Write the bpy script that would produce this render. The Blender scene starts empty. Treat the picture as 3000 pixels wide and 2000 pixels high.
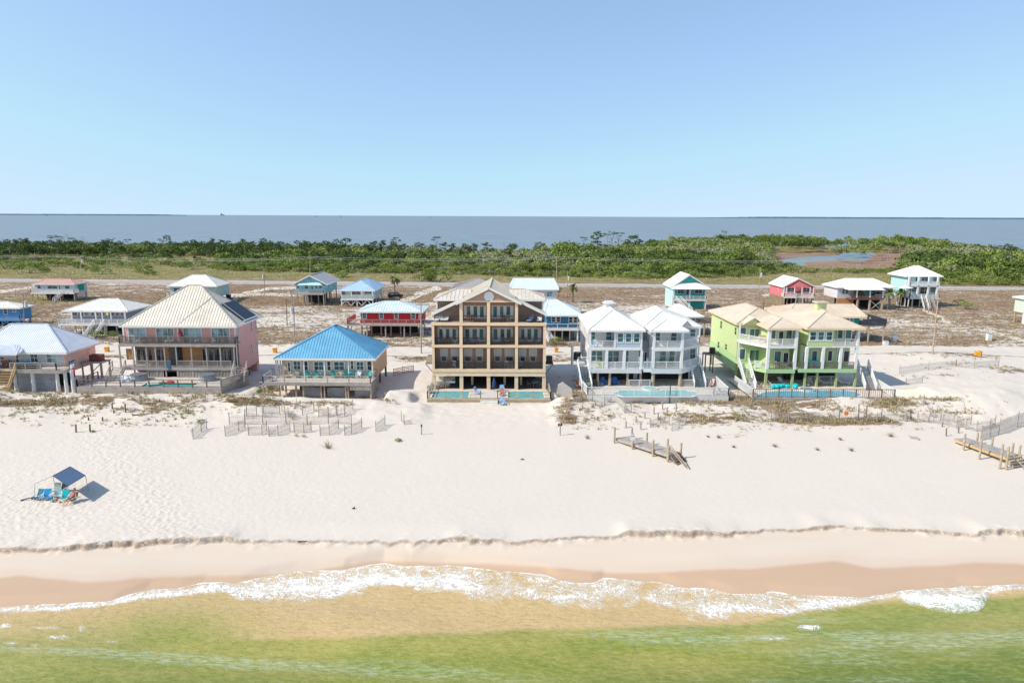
import bpy, math, random
import numpy as np
from mathutils import Vector, Matrix
random.seed(7); rng = np.random.default_rng(11)
SC = bpy.context.scene
R = math.radians
# ---------------------------------------------------------------- camera
CAM = np.array([0., 0., 28.])
PIT, ROL, FPX = R(10.43), R(0.25), 2000.0
FW = np.array([0, math.cos(PIT), -math.sin(PIT)])
_r0 = np.array([1., 0, 0]); _u0 = np.array([0, math.sin(PIT), math.cos(PIT)])
RT = math.cos(ROL)*_r0 + math.sin(ROL)*_u0
UP = math.cos(ROL)*_u0 - math.sin(ROL)*_r0
cd = bpy.data.cameras.new('camera'); cam = bpy.data.objects.new('camera', cd)
SC.collection.objects.link(cam); SC.camera = cam
cd.sensor_width = 36; cd.lens = 24; cd.clip_start = 0.5; cd.clip_end = 60000
M4 = Matrix(((RT[0], UP[0], -FW[0], CAM[0]), (RT[1], UP[1], -FW[1], CAM[1]), (RT[2], UP[2], -FW[2], CAM[2]), (0, 0, 0, 1)))
cam.matrix_world = M4
# ---------------------------------------------------------------- sky, sun, exposure
SUN_EL, SUN_AZ = R(43), R(-109)         # azimuth of the sun from +Y, negative = to the left (west)
w = bpy.data.worlds.new("World"); SC.world = w; w.use_nodes = True
nt = w.node_tree; nt.nodes.clear()
sky = nt.nodes.new('ShaderNodeTexSky'); sky.sky_type = 'NISHITA'; sky.sun_disc = False
sky.sun_elevation = SUN_EL; sky.sun_rotation = SUN_AZ
sky.altitude = 0; sky.air_density = 1.0; sky.dust_density = 0.3; sky.ozone_density = 2.0
bg = nt.nodes.new('ShaderNodeBackground'); bg.inputs[1].default_value = 0.15
ou = nt.nodes.new('ShaderNodeOutputWorld')
tc = nt.nodes.new('ShaderNodeTexCoord'); vm = nt.nodes.new('ShaderNodeVectorMath'); vm.operation = 'MULTIPLY_ADD'
vm.inputs[1].default_value = (1, 1, .68); vm.inputs[2].default_value = (0, 0, .17)
vn_ = nt.nodes.new('ShaderNodeVectorMath'); vn_.operation = 'NORMALIZE'
nt.links.new(tc.outputs['Generated'], vm.inputs[0]); nt.links.new(vm.outputs[0], vn_.inputs[0]); nt.links.new(vn_.outputs[0], sky.inputs[0])
tint = nt.nodes.new('ShaderNodeMix'); tint.data_type = 'RGBA'; tint.blend_type = 'MULTIPLY'; tint.inputs[0].default_value = 1; tint.inputs[7].default_value = (1.05, 1.06, 1.0, 1)
nt.links.new(sky.outputs[0], tint.inputs[6]); hsv = nt.nodes.new('ShaderNodeHueSaturation'); hsv.inputs['Saturation'].default_value = .97
nt.links.new(tint.outputs[2], hsv.inputs['Color']); dk = nt.nodes.new('ShaderNodeMix'); dk.data_type = 'RGBA'; dk.blend_type = 'DARKEN'; dk.inputs[0].default_value = .8; dk.inputs[7].default_value = (2.95, 3.70, 4.42, 1)
nt.links.new(hsv.outputs[0], dk.inputs[6]); nt.links.new(dk.outputs[2], bg.inputs[0]); nt.links.new(bg.outputs[0], ou.inputs[0])
sd = bpy.data.lights.new('sun', 'SUN'); sd.energy = 3.5; sd.angle = R(0.5); sd.color = (1, .93, .80)
so = bpy.data.objects.new('sun', sd); SC.collection.objects.link(so)
SDIR = Vector((math.sin(SUN_AZ)*math.cos(SUN_EL), math.cos(SUN_AZ)*math.cos(SUN_EL), math.sin(SUN_EL)))
if SDIR.y > 0: SDIR.y = -SDIR.y
so.rotation_euler = SDIR.to_track_quat('Z', 'Y').to_euler()
sky.sun_rotation = math.atan2(SDIR.x, SDIR.y)
SC.view_settings.view_transform = 'Standard'; SC.view_settings.look = 'None'
SC.view_settings.exposure = 0.5; SC.view_settings.gamma = 1
SC.cycles.max_bounces = 5; SC.cycles.diffuse_bounces = 4; SC.cycles.glossy_bounces = 3
SC.cycles.transparent_max_bounces = 6; SC.cycles.transmission_bounces = 3; SC.cycles.caustics_reflective = False
SC.cycles.sample_clamp_indirect = 4

# ---------------------------------------------------------------- measuring: photograph pixel (3000 x 2000) <-> place
def ray(px, py):
    d = FW + RT*((px-1500)/FPX) + UP*((1000-py)/FPX)
    return d
def G(px, py, z=2.5):                  # point on level z
    d = ray(px, py); t = (z-CAM[2])/d[2]
    return (float(d[0]*t), float(d[1]*t))
def P(px, py, Y):                      # (x, z) on the vertical plane at depth Y
    d = ray(px, py); t = Y/d[1]
    return (float(d[0]*t), float(CAM[2]+d[2]*t))
def XZ(px, py, X):                     # (y, z) on the vertical plane x = X
    d = ray(px, py); t = X/d[0]
    return (float(d[1]*t), float(CAM[2]+d[2]*t))
def proj(X, Y, Z):
    x = X-CAM[0]; y = Y-CAM[1]; z = Z-CAM[2]
    de = x*FW[0]+y*FW[1]+z*FW[2]
    return 1500+FPX*(x*RT[0]+y*RT[1]+z*RT[2])/de, 1000-FPX*(x*UP[0]+y*UP[1]+z*UP[2])/de

# ---------------------------------------------------------------- noise
_T = rng.random((8, 256, 256)).astype(np.float32)
def vnoise(x, y, k=0):
    xi = np.floor(x).astype(int); yi = np.floor(y).astype(int); fx = x-xi; fy = y-yi
    fx = fx*fx*(3-2*fx); fy = fy*fy*(3-2*fy); t = _T[k]
    a = t[yi & 255, xi & 255]; b = t[yi & 255, (xi+1) & 255]; c = t[(yi+1) & 255, xi & 255]; d = t[(yi+1) & 255, (xi+1) & 255]
    return (a*(1-fx)+b*fx)*(1-fy)+(c*(1-fx)+d*fx)*fy
def fbm(x, y, k=0, o=4):
    s = 0; a = 1; n = 0
    for i in range(o):
        s = s+a*vnoise(x*2**i+i*17.3, y*2**i+i*9.1, (k+i) % 8); n += a; a *= .5
    return s/n
def sst(a, b, x):
    t = np.clip((x-a)/(b-a), 0, 1); return t*t*(3-2*t)
def curve(pts, x):
    p = np.array(pts, float); return np.interp(x, p[:, 0], p[:, 1])

# ---------------------------------------------------------------- materials
MATS = {}
def newmat(name):
    m = bpy.data.materials.new(name); m.use_nodes = True; m.node_tree.nodes.clear(); return m, m.node_tree
class N:
    def __init__(s, nt): s.t = nt
    def n(s, ty, **k):
        o = s.t.nodes.new(ty)
        for a, b in k.items():
            if a.startswith('i_'):
                q = a[2:]; q = int(q) if q.isdigit() else q
                o.inputs[q].default_value = b
            else: setattr(o, a, b)
        return o
    def l(s, a, b): s.t.links.new(a, b)
    def noise(s, vec, scale, det=3, rough=.55, dis=0):
        o = s.n('ShaderNodeTexNoise'); o.inputs['Scale'].default_value = scale; o.inputs['Detail'].default_value = det
        o.inputs['Roughness'].default_value = rough; o.inputs['Distortion'].default_value = dis
        s.l(vec, o.inputs['Vector']); return o.outputs['Fac']
    def ramp(s, fac, *st):
        o = s.n('ShaderNodeValToRGB'); cr = o.color_ramp
        while len(cr.elements) < len(st): cr.elements.new(.5)
        for e, (p, c) in zip(cr.elements, st): e.position = p; e.color = (*c, 1) if len(c) == 3 else c
        s.l(fac, o.inputs[0]); return o.outputs[0]
    def mix(s, fac, a, b, mode='MIX'):
        o = s.n('ShaderNodeMix', data_type='RGBA', blend_type=mode)
        for v, i in ((fac, 0), (a, 6), (b, 7)):
            if isinstance(v, (int, float)): o.inputs[i].default_value = v
            elif isinstance(v, tuple): o.inputs[i].default_value = (*v, 1)
            else: s.l(v, o.inputs[i])
        return o.outputs[2]
    def math(s, op, a, b=None, clamp=False, c=None):
        o = s.n('ShaderNodeMath', operation=op, use_clamp=clamp)
        for i, v in enumerate((a, b, c)):
            if v is None: continue
            if isinstance(v, (int, float)): o.inputs[i].default_value = v
            else: s.l(v, o.inputs[i])
        return o.outputs[0]
    def sstep(s, x, a, b):
        o = s.n('ShaderNodeMapRange', interpolation_type='SMOOTHSTEP'); s.l(x, o.inputs[0])
        for i, v in ((1, a), (2, b)):
            if isinstance(v, (int, float)): o.inputs[i].default_value = v
            else: s.l(v, o.inputs[i])
        return o.outputs[0]
    def pos(s, sc=(1, 1, 1), obj=False):
        if obj: v = s.n('ShaderNodeTexCoord').outputs['Object']
        else: v = s.n('ShaderNodeNewGeometry').outputs['Position']
        m = s.n('ShaderNodeMapping'); m.inputs['Scale'].default_value = sc; s.l(v, m.inputs['Vector']); return m.outputs[0]
    def bump(s, h, st, dist, nrm=None):
        o = s.n('ShaderNodeBump'); o.inputs['Strength'].default_value = st; o.inputs['Distance'].default_value = dist
        s.l(h, o.inputs['Height'])
        if nrm is not None: s.l(nrm, o.inputs['Normal'])
        return o.outputs[0]
    def bsdf(s, col, rough=.6, nrm=None, metal=0, spec=.5, sss=None):
        b = s.n('ShaderNodeBsdfPrincipled'); o = s.n('ShaderNodeOutputMaterial')
        for v, k in ((col, 'Base Color'), (rough, 'Roughness'), (metal, 'Metallic'), (spec, 'Specular IOR Level')):
            if isinstance(v, (int, float)): b.inputs[k].default_value = v
            elif isinstance(v, tuple): b.inputs[k].default_value = (*v, 1)
            else: s.l(v, b.inputs[k])
        if nrm is not None: s.l(nrm, b.inputs['Normal'])
        s.l(b.outputs[0], o.inputs[0]); return b
def paint(name, col, rough=.6, var=.12, scale=1.2, metal=0, siding=0, spec=.4):
    if name in MATS: return MATS[name]
    m, t = newmat(name); n = N(t)
    p = n.pos((1, 1, 1.6)); f = n.noise(p, scale, 5, .65); f2 = n.noise(p, scale*7, 3)
    dk = tuple(c*(1-var*1.6) for c in col); lt = tuple(min(1, c*(1+var*.6)) for c in col)
    c = n.mix(n.sstep(n.math('ADD', n.math('MULTIPLY', f, .7), n.math('MULTIPLY', f2, .3)), .3, .7), dk, lt)
    nr = None
    if siding:
        sep = n.n('ShaderNodeSeparateXYZ'); n.l(n.n('ShaderNodeNewGeometry').outputs['Position'], sep.inputs[0])
        fr = n.math('FRACT', n.math('MULTIPLY', sep.outputs[2], 1/siding))
        nr = n.bump(fr, .6, .03)
    else: nr = n.bump(f2, .15, .02)
    n.bsdf(c, rough, nr, metal, spec); MATS[name] = m; return m
def wood(name, col, rough=.85, var=.3):
    if name in MATS: return MATS[name]
    m, t = newmat(name); n = N(t)
    f = n.noise(n.pos((1.2, 1.2, 3)), 1.0, 5, .7); f2 = n.noise(n.pos((9, 2, 9)), 1.0, 3)
    dk = tuple(c*(1-var) for c in col); lt = tuple(min(1, c*(1+var*.8)) for c in col)
    c = n.mix(n.sstep(n.math('ADD', n.math('MULTIPLY', f, .6), n.math('MULTIPLY', f2, .4)), .3, .7), dk, lt)
    n.bsdf(c, rough, n.bump(f2, .4, .02), 0, .2); MATS[name] = m; return m
def glassmat(name, col, rough=.08):
    if name in MATS: return MATS[name]
    m, t = newmat(name); n = N(t)
    f = n.noise(n.pos((1, 1, .4)), 1.1, 3)
    f = n.sstep(f, .35, .65)
    c = n.mix(f, tuple(x*.5 for x in col), tuple(min(1, x*1.7) for x in col))
    n.bsdf(c, rough, None, 0, .7); MATS[name] = m; return m

# ---------------------------------------------------------------- objects
COL = SC.collection
def tag(o, label=None, cat=None, group=None, kind=None):
    if label: o['label'] = label
    if cat: o['category'] = cat
    if group: o['group'] = group
    if kind: o['kind'] = kind
    return o
def thing(name, label, cat, loc=(0, 0, 0), group=None, rz=0):
    o = bpy.data.objects.new(name, None); COL.objects.link(o); o.location = loc; o.rotation_euler = (0, 0, rz)
    o.empty_display_size = .5
    return tag(o, label, cat, group)
def meshobj(name, V, F, mats, parent=None, origin=None, mi=None, smooth=False):
    me = bpy.data.meshes.new(name)
    V = np.asarray(V, dtype=np.float32)
    if origin is not None: V = V-np.asarray(origin, dtype=np.float32)
    me.from_pydata(V.tolist(), [], [tuple(f) for f in F])
    for m in (mats if isinstance(mats, (list, tuple)) else [mats]): me.materials.append(m)
    if mi is not None: me.polygons.foreach_set('material_index', mi)
    if smooth: me.polygons.foreach_set('use_smooth', [True]*len(me.polygons))
    me.update()
    o = bpy.data.objects.new(name, me); COL.objects.link(o)
    if parent is not None: o.parent = parent
    return o
def gridmesh(name, X, Y, Z, mat, attrs=None):
    r, c = X.shape; me = bpy.data.meshes.new(name)
    co = np.stack([X, Y, Z], -1).reshape(-1, 3).astype(np.float32)
    idx = np.arange(r*c).reshape(r, c)
    q = np.stack([idx[:-1, :-1], idx[:-1, 1:], idx[1:, 1:], idx[1:, :-1]], -1).reshape(-1, 4)
    me.vertices.add(len(co)); me.vertices.foreach_set('co', co.ravel())
    me.loops.add(q.size); me.loops.foreach_set('vertex_index', q.ravel().astype(np.int32))
    me.polygons.add(len(q)); me.polygons.foreach_set('loop_start', np.arange(0, q.size, 4, dtype=np.int32))
    me.polygons.foreach_set('loop_total', np.full(len(q), 4, np.int32))
    me.polygons.foreach_set('use_smooth', np.ones(len(q), bool))
    me.update(calc_edges=True)
    for k, v in (attrs or {}).items():
        a = me.attributes.new(k, 'FLOAT', 'POINT'); a.data.foreach_set('value', v.ravel().astype(np.float32))
    me.materials.append(mat)
    o = bpy.data.objects.new(name, me); COL.objects.link(o); return o
def soup(name, V, nv, mat, parent=None, attr=None):     # polygon soup: V (n*nv,3)
    me = bpy.data.meshes.new(name); n = len(V)//nv
    me.vertices.add(len(V)); me.vertices.foreach_set('co', np.asarray(V, np.float32).ravel())
    me.loops.add(len(V)); me.loops.foreach_set('vertex_index', np.arange(len(V), dtype=np.int32))
    me.polygons.add(n); me.polygons.foreach_set('loop_start', np.arange(0, n*nv, nv, dtype=np.int32))
    me.polygons.foreach_set('loop_total', np.full(n, nv, np.int32)); me.update(calc_edges=True)
    if attr is not None:
        for k, v in attr.items():
            a = me.attributes.new(k, 'FLOAT', 'POINT'); a.data.foreach_set('value', np.asarray(v, np.float32).ravel())
    me.materials.append(mat)
    o = bpy.data.objects.new(name, me); COL.objects.link(o)
    if parent is not None: o.parent = parent
    return o
class MB:
    def __init__(s): s.V = []; s.F = []
    def add(s, V, F):
        b = len(s.V); s.V += [tuple(v) for v in V]; s.F += [tuple(b+i for i in f) for f in F]; return s
    def box(s, x0, x1, y0, y1, z0, z1):
        if x0 > x1: x0, x1 = x1, x0
        if y0 > y1: y0, y1 = y1, y0
        if z0 > z1: z0, z1 = z1, z0
        return s.add([(x0, y0, z0), (x1, y0, z0), (x1, y1, z0), (x0, y1, z0), (x0, y0, z1), (x1, y0, z1), (x1, y1, z1), (x0, y1, z1)],
              [(0, 3, 2, 1), (4, 5, 6, 7), (0, 1, 5, 4), (1, 2, 6, 5), (2, 3, 7, 6), (3, 0, 4, 7)])
    def bar(s, p, q, a=.05, b=None, up=(0, 0, 1)):       # rectangular bar, a = half width sideways, b = half height
        b = a if b is None else b
        p = Vector(p); q = Vector(q); d = (q-p).normalized(); u = Vector(up)
        if abs(d.dot(u)) > .95: u = Vector((0, 1, 0))
        sx = d.cross(u).normalized()*a; sy = sx.cross(d).normalized()*b
        V = [p-sx-sy, p+sx-sy, p+sx+sy, p-sx+sy, q-sx-sy, q+sx-sy, q+sx+sy, q-sx+sy]
        return s.add(V, [(0, 3, 2, 1), (4, 5, 6, 7), (0, 1, 5, 4), (1, 2, 6, 5), (2, 3, 7, 6), (3, 0, 4, 7)])
    def tube(s, p, q, r0, r1=None, n=8):
        r1 = r0 if r1 is None else r1
        p = Vector(p); q = Vector(q); d = (q-p).normalized(); u = Vector((0, 0, 1))
        if abs(d.z) > .95: u = Vector((1, 0, 0))
        a = d.cross(u).normalized(); b = a.cross(d)
        V = [p+(a*math.cos(t)+b*math.sin(t))*r0 for t in [2*math.pi*i/n for i in range(n)]]
        V += [q+(a*math.cos(t)+b*math.sin(t))*r1 for t in [2*math.pi*i/n for i in range(n)]]
        return s.add(V, [(i, (i+1) % n, n+(i+1) % n, n+i) for i in range(n)]+[tuple(range(n))[::-1], tuple(range(n, 2*n))])
    def prism(s, poly, axis, a, b):      # poly of 2-tuples extruded along axis
        n = len(poly)
        f = {'y': lambda p, t: (p[0], t, p[1]), 'x': lambda p, t: (t, p[0], p[1]), 'z': lambda p, t: (p[0], p[1], t)}[axis]
        return s.add([f(p, a) for p in poly]+[f(p, b) for p in poly],
                     [tuple(range(n)), tuple(range(n, 2*n))[::-1]]+[(i, n+i, n+(i+1) % n, (i+1) % n) for i in range(n)])
    def slab(s, pts, t):                 # planar polygon thickened downwards
        n = len(pts); return s.add(list(pts)+[(p[0], p[1], p[2]-t) for p in pts],
                     [tuple(range(n)), tuple(range(n, 2*n))[::-1]]+[(i, n+i, n+(i+1) % n, (i+1) % n) for i in range(n)])
    def ell(s, c, r, n=10, m=6, rot=None):
        V = []; 
        for j in range(m+1):
            ph = math.pi*j/m
            for i in range(n):
                t = 2*math.pi*i/n; v = Vector((r[0]*math.sin(ph)*math.cos(t), r[1]*math.sin(ph)*math.sin(t), r[2]*math.cos(ph)))
                if rot is not None: v = rot @ v
                V.append((c[0]+v.x, c[1]+v.y, c[2]+v.z))
        return s.add(V, [(j*n+i, (j+1)*n+i, (j+1)*n+(i+1) % n, j*n+(i+1) % n) for j in range(m) for i in range(n)])
    def build(s, name, mat, parent=None, smooth=False, abs_=True):
        org = None
        if parent is not None and abs_:
            p = parent; org = np.zeros(3)
            while p is not None: org = org+np.array(p.location); p = p.parent
        return meshobj(name, s.V, s.F, mat, parent, org, None, smooth)
def children(o): return [c for c in list(o.children)]
def copy_tree(o, loc=None, rz=None, label=None, parent=None):
    c = o.copy(); COL.objects.link(c); c.parent = parent
    if loc is not None: c.location = loc
    if rz is not None: c.rotation_euler = (0, 0, rz)
    if label: c['label'] = label
    for ch in children(o): copy_tree(ch, parent=c)
    return c
# ================================================================ terrain
CU_U = [(-900,1800),(0,1775),(170,1768),(320,1762),(370,1745),(425,1728),(520,1722),(590,1707),(700,1705),(780,1685),(860,1673),(920,1670),(1000,1672),(1020,1665),(1080,1655),(1120,1650),(1180,1658),(1300,1655),(1380,1662),(1480,1672),(1600,1685),(1640,1700),(1700,1706),(1735,1708),(1770,1693),(1850,1697),(1940,1705),(2000,1722),(2080,1722),(2160,1742),(2260,1733),(2330,1740),(2420,1744),(2520,1748),(2600,1740),(2690,1728),(2780,1722),(2820,1713),(2900,1720),(3000,1718),(3900,1700)]
CU_L = [(-900,1830),(0,1795),(160,1798),(300,1778),(400,1768),(480,1760),(570,1743),(660,1742),(700,1762),(800,1755),(900,1768),(1000,1760),(1100,1745),(1200,1735),(1300,1740),(1400,1765),(1500,1775),(1640,1780),(1720,1785),(1800,1770),(1900,1780),(2000,1820),(2080,1828),(2160,1800),(2250,1820),(2330,1805),(2420,1790),(2500,1780),(2560,1765),(2620,1760),(2700,1780),(2780,1797),(2870,1790),(2885,1765),(2900,1740),(3000,1742),(3900,1730)]
CU_G = [(-900,1850),(0,1850),(400,1860),(700,1870),(1000,1868),(1380,1848),(1500,1838),(1700,1842),(2000,1836),(2200,1826),(2400,1782),(2600,1762),(3000,1744),(3900,1735)]
CU_W = [(-900,1680),(0,1690),(60,1682),(110,1690),(250,1702),(400,1690),(600,1682),(760,1682),(900,1670),(1100,1640),(1500,1650),(1800,1678),(2000,1668),(2200,1662),(2400,1645),(2450,1640),(2560,1662),(2700,1655),(2850,1645),(3000,1650),(3900,1640)]
CU_C = [(-900,1630),(0,1612),(200,1612),(330,1602),(500,1595),(640,1590),(930,1588),(1000,1594),(1300,1588),(1500,1588),(1700,1580),(1850,1570),(2000,1570),(2200,1560),(2400,1548),(2600,1553),(2800,1565),(3000,1568),(3900,1575)]
def world_curve(cu, z, n=400):           # curve as Y(X) in the scene
    px = np.linspace(cu[0][0], cu[-1][0], n); py = curve(cu, px)
    g = np.array([G(a, b, z) for a, b in zip(px, py)]); o = np.argsort(g[:, 0]); return g[o]
def smooth(g, k):
    w_ = np.hanning(k+2)[1:-1]; w_ /= w_.sum(); y = np.pad(g[:, 1], k//2, mode='edge'); return np.stack([g[:, 0], np.convolve(y, w_, 'same')[k//2:-(k//2)]], 1)
WS = world_curve(CU_U, .05); WC = smooth(world_curve(CU_C, 1.15), 7); WSS = smooth(WS, 41); WCS = smooth(WC, 41)
BAY = [(-1200,520),(0,500),(600,500),(1000,480),(1200,450),(1500,430),(1700,470),(1900,560),(2100,690),(2300,720),(2450,655),(2600,700),(2700,620),(2800,500),(2900,430),(3000,390),(3300,340),(4500,330)]
# houses' own ground: mounds (px,py,rx,ry(m),h)
MOUNDS = [(1060,1172,9,2.6,1.3),(960,1190,8,2.5,.6),(700,1165,6,2,.9),(760,1195,5,3,.5),(150,1180,20,4,.5),(420,1190,14,4,.5),(1680,1195,7,4,.7),(1900,1180,16,3,.45),(2150,1200,16,5,.7),(2500,1190,14,4,.6),(2760,1050,10,7,1.3),(2650,1105,9,4,.8),(2700,1180,15,4,.8),(2950,1190,14,5,1.0),(2860,1215,8,4,.6),(3150,1150,20,8,1.0),(2900,1090,9,5,.7),(-300,1170,25,6,.8)]
MW = [(*G(a, b), rx, ry, h) for a, b, rx, ry, h in MOUNDS]
def SCJ(X, Y, sc): return sc+(fbm(X*1.5, Y*0+3.1, 1, 5)-.5)*.75+(fbm(X*.35, Y*0, 6, 2)-.5)*.6
PADS = [(-13, 7.3, 90.8, 110, 2.4), (-61.5, -38, 92.2, 113, 2.6), (-37, -18.5, 90.6, 110, 2.1), (8.5, 30.5, 89.3, 114, 2.5), (32.5, 56, 89.8, 120, 2.3), (-86, -62, 92, 107, 2.55)]
def height(X, Y, fine=True):
    X = np.asarray(X, float); Y = np.asarray(Y, float)
    sh = np.interp(X, WS[:, 0], WS[:, 1]); sc = np.interp(X, WC[:, 0], WC[:, 1])
    d = Y-sh; ss_ = np.interp(X, WSS[:, 0], WSS[:, 1]); cs_ = np.interp(X, WCS[:, 0], WCS[:, 1])
    zb = .08+1.0*np.clip((Y-ss_)/np.maximum(cs_-ss_, 1), -.12, 1.0); z = np.where(d < 0, np.minimum(zb, .0+d*.11), zb*sst(-.2, 1.2, d)+.02)
    z = np.maximum(z, -4)
    nz = fbm(X*.9, Y*.9, 2, 4); nl = fbm(X*.16+40, X*0+3.3, 5, 3)
    amp = .14+.34*sst(.35, .65, nl)
    amp = .36+(amp-.36)*sst(3.5, .5, Y-sc)
    scj = SCJ(X, Y, sc)
    z = z+amp*sst(-.02, .20, Y-scj)+ .10*amp*np.exp(-((Y-scj-.5)/.6)**2)*(fbm(X*2.2, Y*2.2, 4, 3)-.4)*4
    # slumped blocks at the foot of the scarp
    z = z+np.where(nz > .52, (nz-.52)*.55, 0)*np.exp(-((Y-scj+.2)/.35)**2)
    t = sst(0, 30, Y-sc)
    z = z+.9*t
    # low beach undulation
    z = z+(fbm(X*.05, Y*.05, 3, 3)-.5)*.12*sst(2, 12, Y-sc)
    # dune ridge
    px, py = proj(X, Y, 2.4)
    dn = np.exp(-((Y-90)/7.5)**2)
    lane = 1-sst(1230, 1270, px)*(1-sst(1600, 1640, px))
    lane = lane*(1-.9*sst(3050, 3150, px)*0)
    z = z+dn*lane*((fbm(X*.11, Y*.16, 4, 4)-.33)*1.9+.15)
    for mx, my, rx, ry, h in MW:
        z = z+h*np.exp(-((X-mx)/rx)**2-((Y-my)/ry)**2)
    for x0, x1, y0, y1, zm in PADS:
        k = sst(x0-1.5, x0, X)*sst(x1+1.5, x1, X)*sst(y0-1.2, y0, Y)*sst(y1+2, y1, Y); z = z+(np.minimum(z, zm)-z)*k
    # lumpy back dunes
    bk = sst(98, 104, Y)*(1-sst(240, 252, Y))
    z = z+bk*(fbm(X*.07, Y*.09, 6, 4)-.5)*1.5*(1-np.exp(-((Y-128)/5)**2))
    z = np.where(Y > 100, z+(2.5-z)*.35, z)
    if fine:
        z = z+(fbm(X*1.1, Y*1.1, 0, 3)-.5)*.16*sst(78, 86, Y)*(1-sst(235, 250, Y))
        ft = FOOT(X, Y); z = z+(fbm(X*3.1, Y*3.1, 1, 2)-.5)*(.025+.06*ft)*sst(.6, 2.5, Y-sc)
    # highway verge & beyond
    z = np.where(Y > 236, z*(1-sst(236, 246, Y))+2.5*sst(236, 246, Y), z)
    z = z+sst(290, 330, Y)*(fbm(X*.02, Y*.02, 2, 3)-.5)*1.2
    bs = curve(BAY, 1500+X/np.maximum(Y, 60)*2000)
    z = np.where(Y > 270, z*(1-sst(-40, 8, Y-bs))+(-1.2)*sst(-40, 8, Y-bs), z)
    # marsh flat and lagoon
    pxm = 1500+X/np.maximum(Y, 60)*2000; mk = sst(315, 345, Y)*sst(2180, 2270, pxm)*sst(2720, 2650, pxm)*(1-sst(-60, -20, Y-bs)*0)
    z = np.where((Y > 270) & (z > .3), z+(.3-z)*mk, z)
    lg = LAG(X, Y); z = np.where(lg > 0, z*(1-lg)-.8*lg, z)
    return z
def FOOT(X, Y):
    px, py = proj(X, Y, 1.9)
    a = np.exp(-((px-(100+(1270-py)*-.75+180))/150)**2)*sst(1240, 1300, py)
    a = np.maximum(a, np.exp(-((px-110)/240)**2-((py-1480)/130)**2))
    a = np.maximum(a, .3*np.exp(-((px-600)/500)**2-((py-1420)/200)**2))
    return np.clip(a, 0, 1)
def poly_mask(px, py, poly):
    inside = np.zeros(px.shape, bool); n = len(poly)
    for i in range(n):
        x0, y0 = poly[i]; x1, y1 = poly[(i+1) % n]
        c = ((y0 > py) != (y1 > py)) & (px < (x1-x0)*(py-y0)/(y1-y0+1e-9)+x0); inside ^= c
    return inside
LAGP = [(2228,776),(2290,760),(2335,754),(2400,751),(2455,748),(2475,737),(2545,737),(2566,748),(2532,765),(2480,765),(2400,765),(2352,769),(2362,780),(2325,782),(2296,775),(2262,773)]
LAGP = [(a, b) for a, b in LAGP]
def LAG(X, Y):
    px, py = proj(X, Y, 0.0)
    m = np.zeros(np.shape(X))
    ok = (Y > 330) & (Y < 800) & (px > 2150) & (px < 2700)
    if np.any(ok): m[ok] = poly_mask(px[ok], py[ok], LAGP)
    return m
# ---- build rows
ys = [18.]
while ys[-1] < 860:
    y = ys[-1]
    st = .30 if y < 44 else (.11 if y < 63 else (.0033*y if y < 130 else .0048*y))
    ys.append(y+st)
ys = np.array(ys); NC = 940
s = np.linspace(-1, 1, NC)
Yg = np.repeat(ys[:, None], NC, 1); Xg = s[None, :]*(ys[:, None]*.95+18)
Zg = height(Xg, Yg)
PX, PY = proj(Xg, Yg, Zg)
P0, Q0 = proj(Xg, Yg, np.where(Yg < 100, Zg, 2.5))
def gs(px, py, cx, cy, rx, ry): return np.exp(-((px-cx)/rx)**2-((py-cy)/ry)**2)
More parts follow.
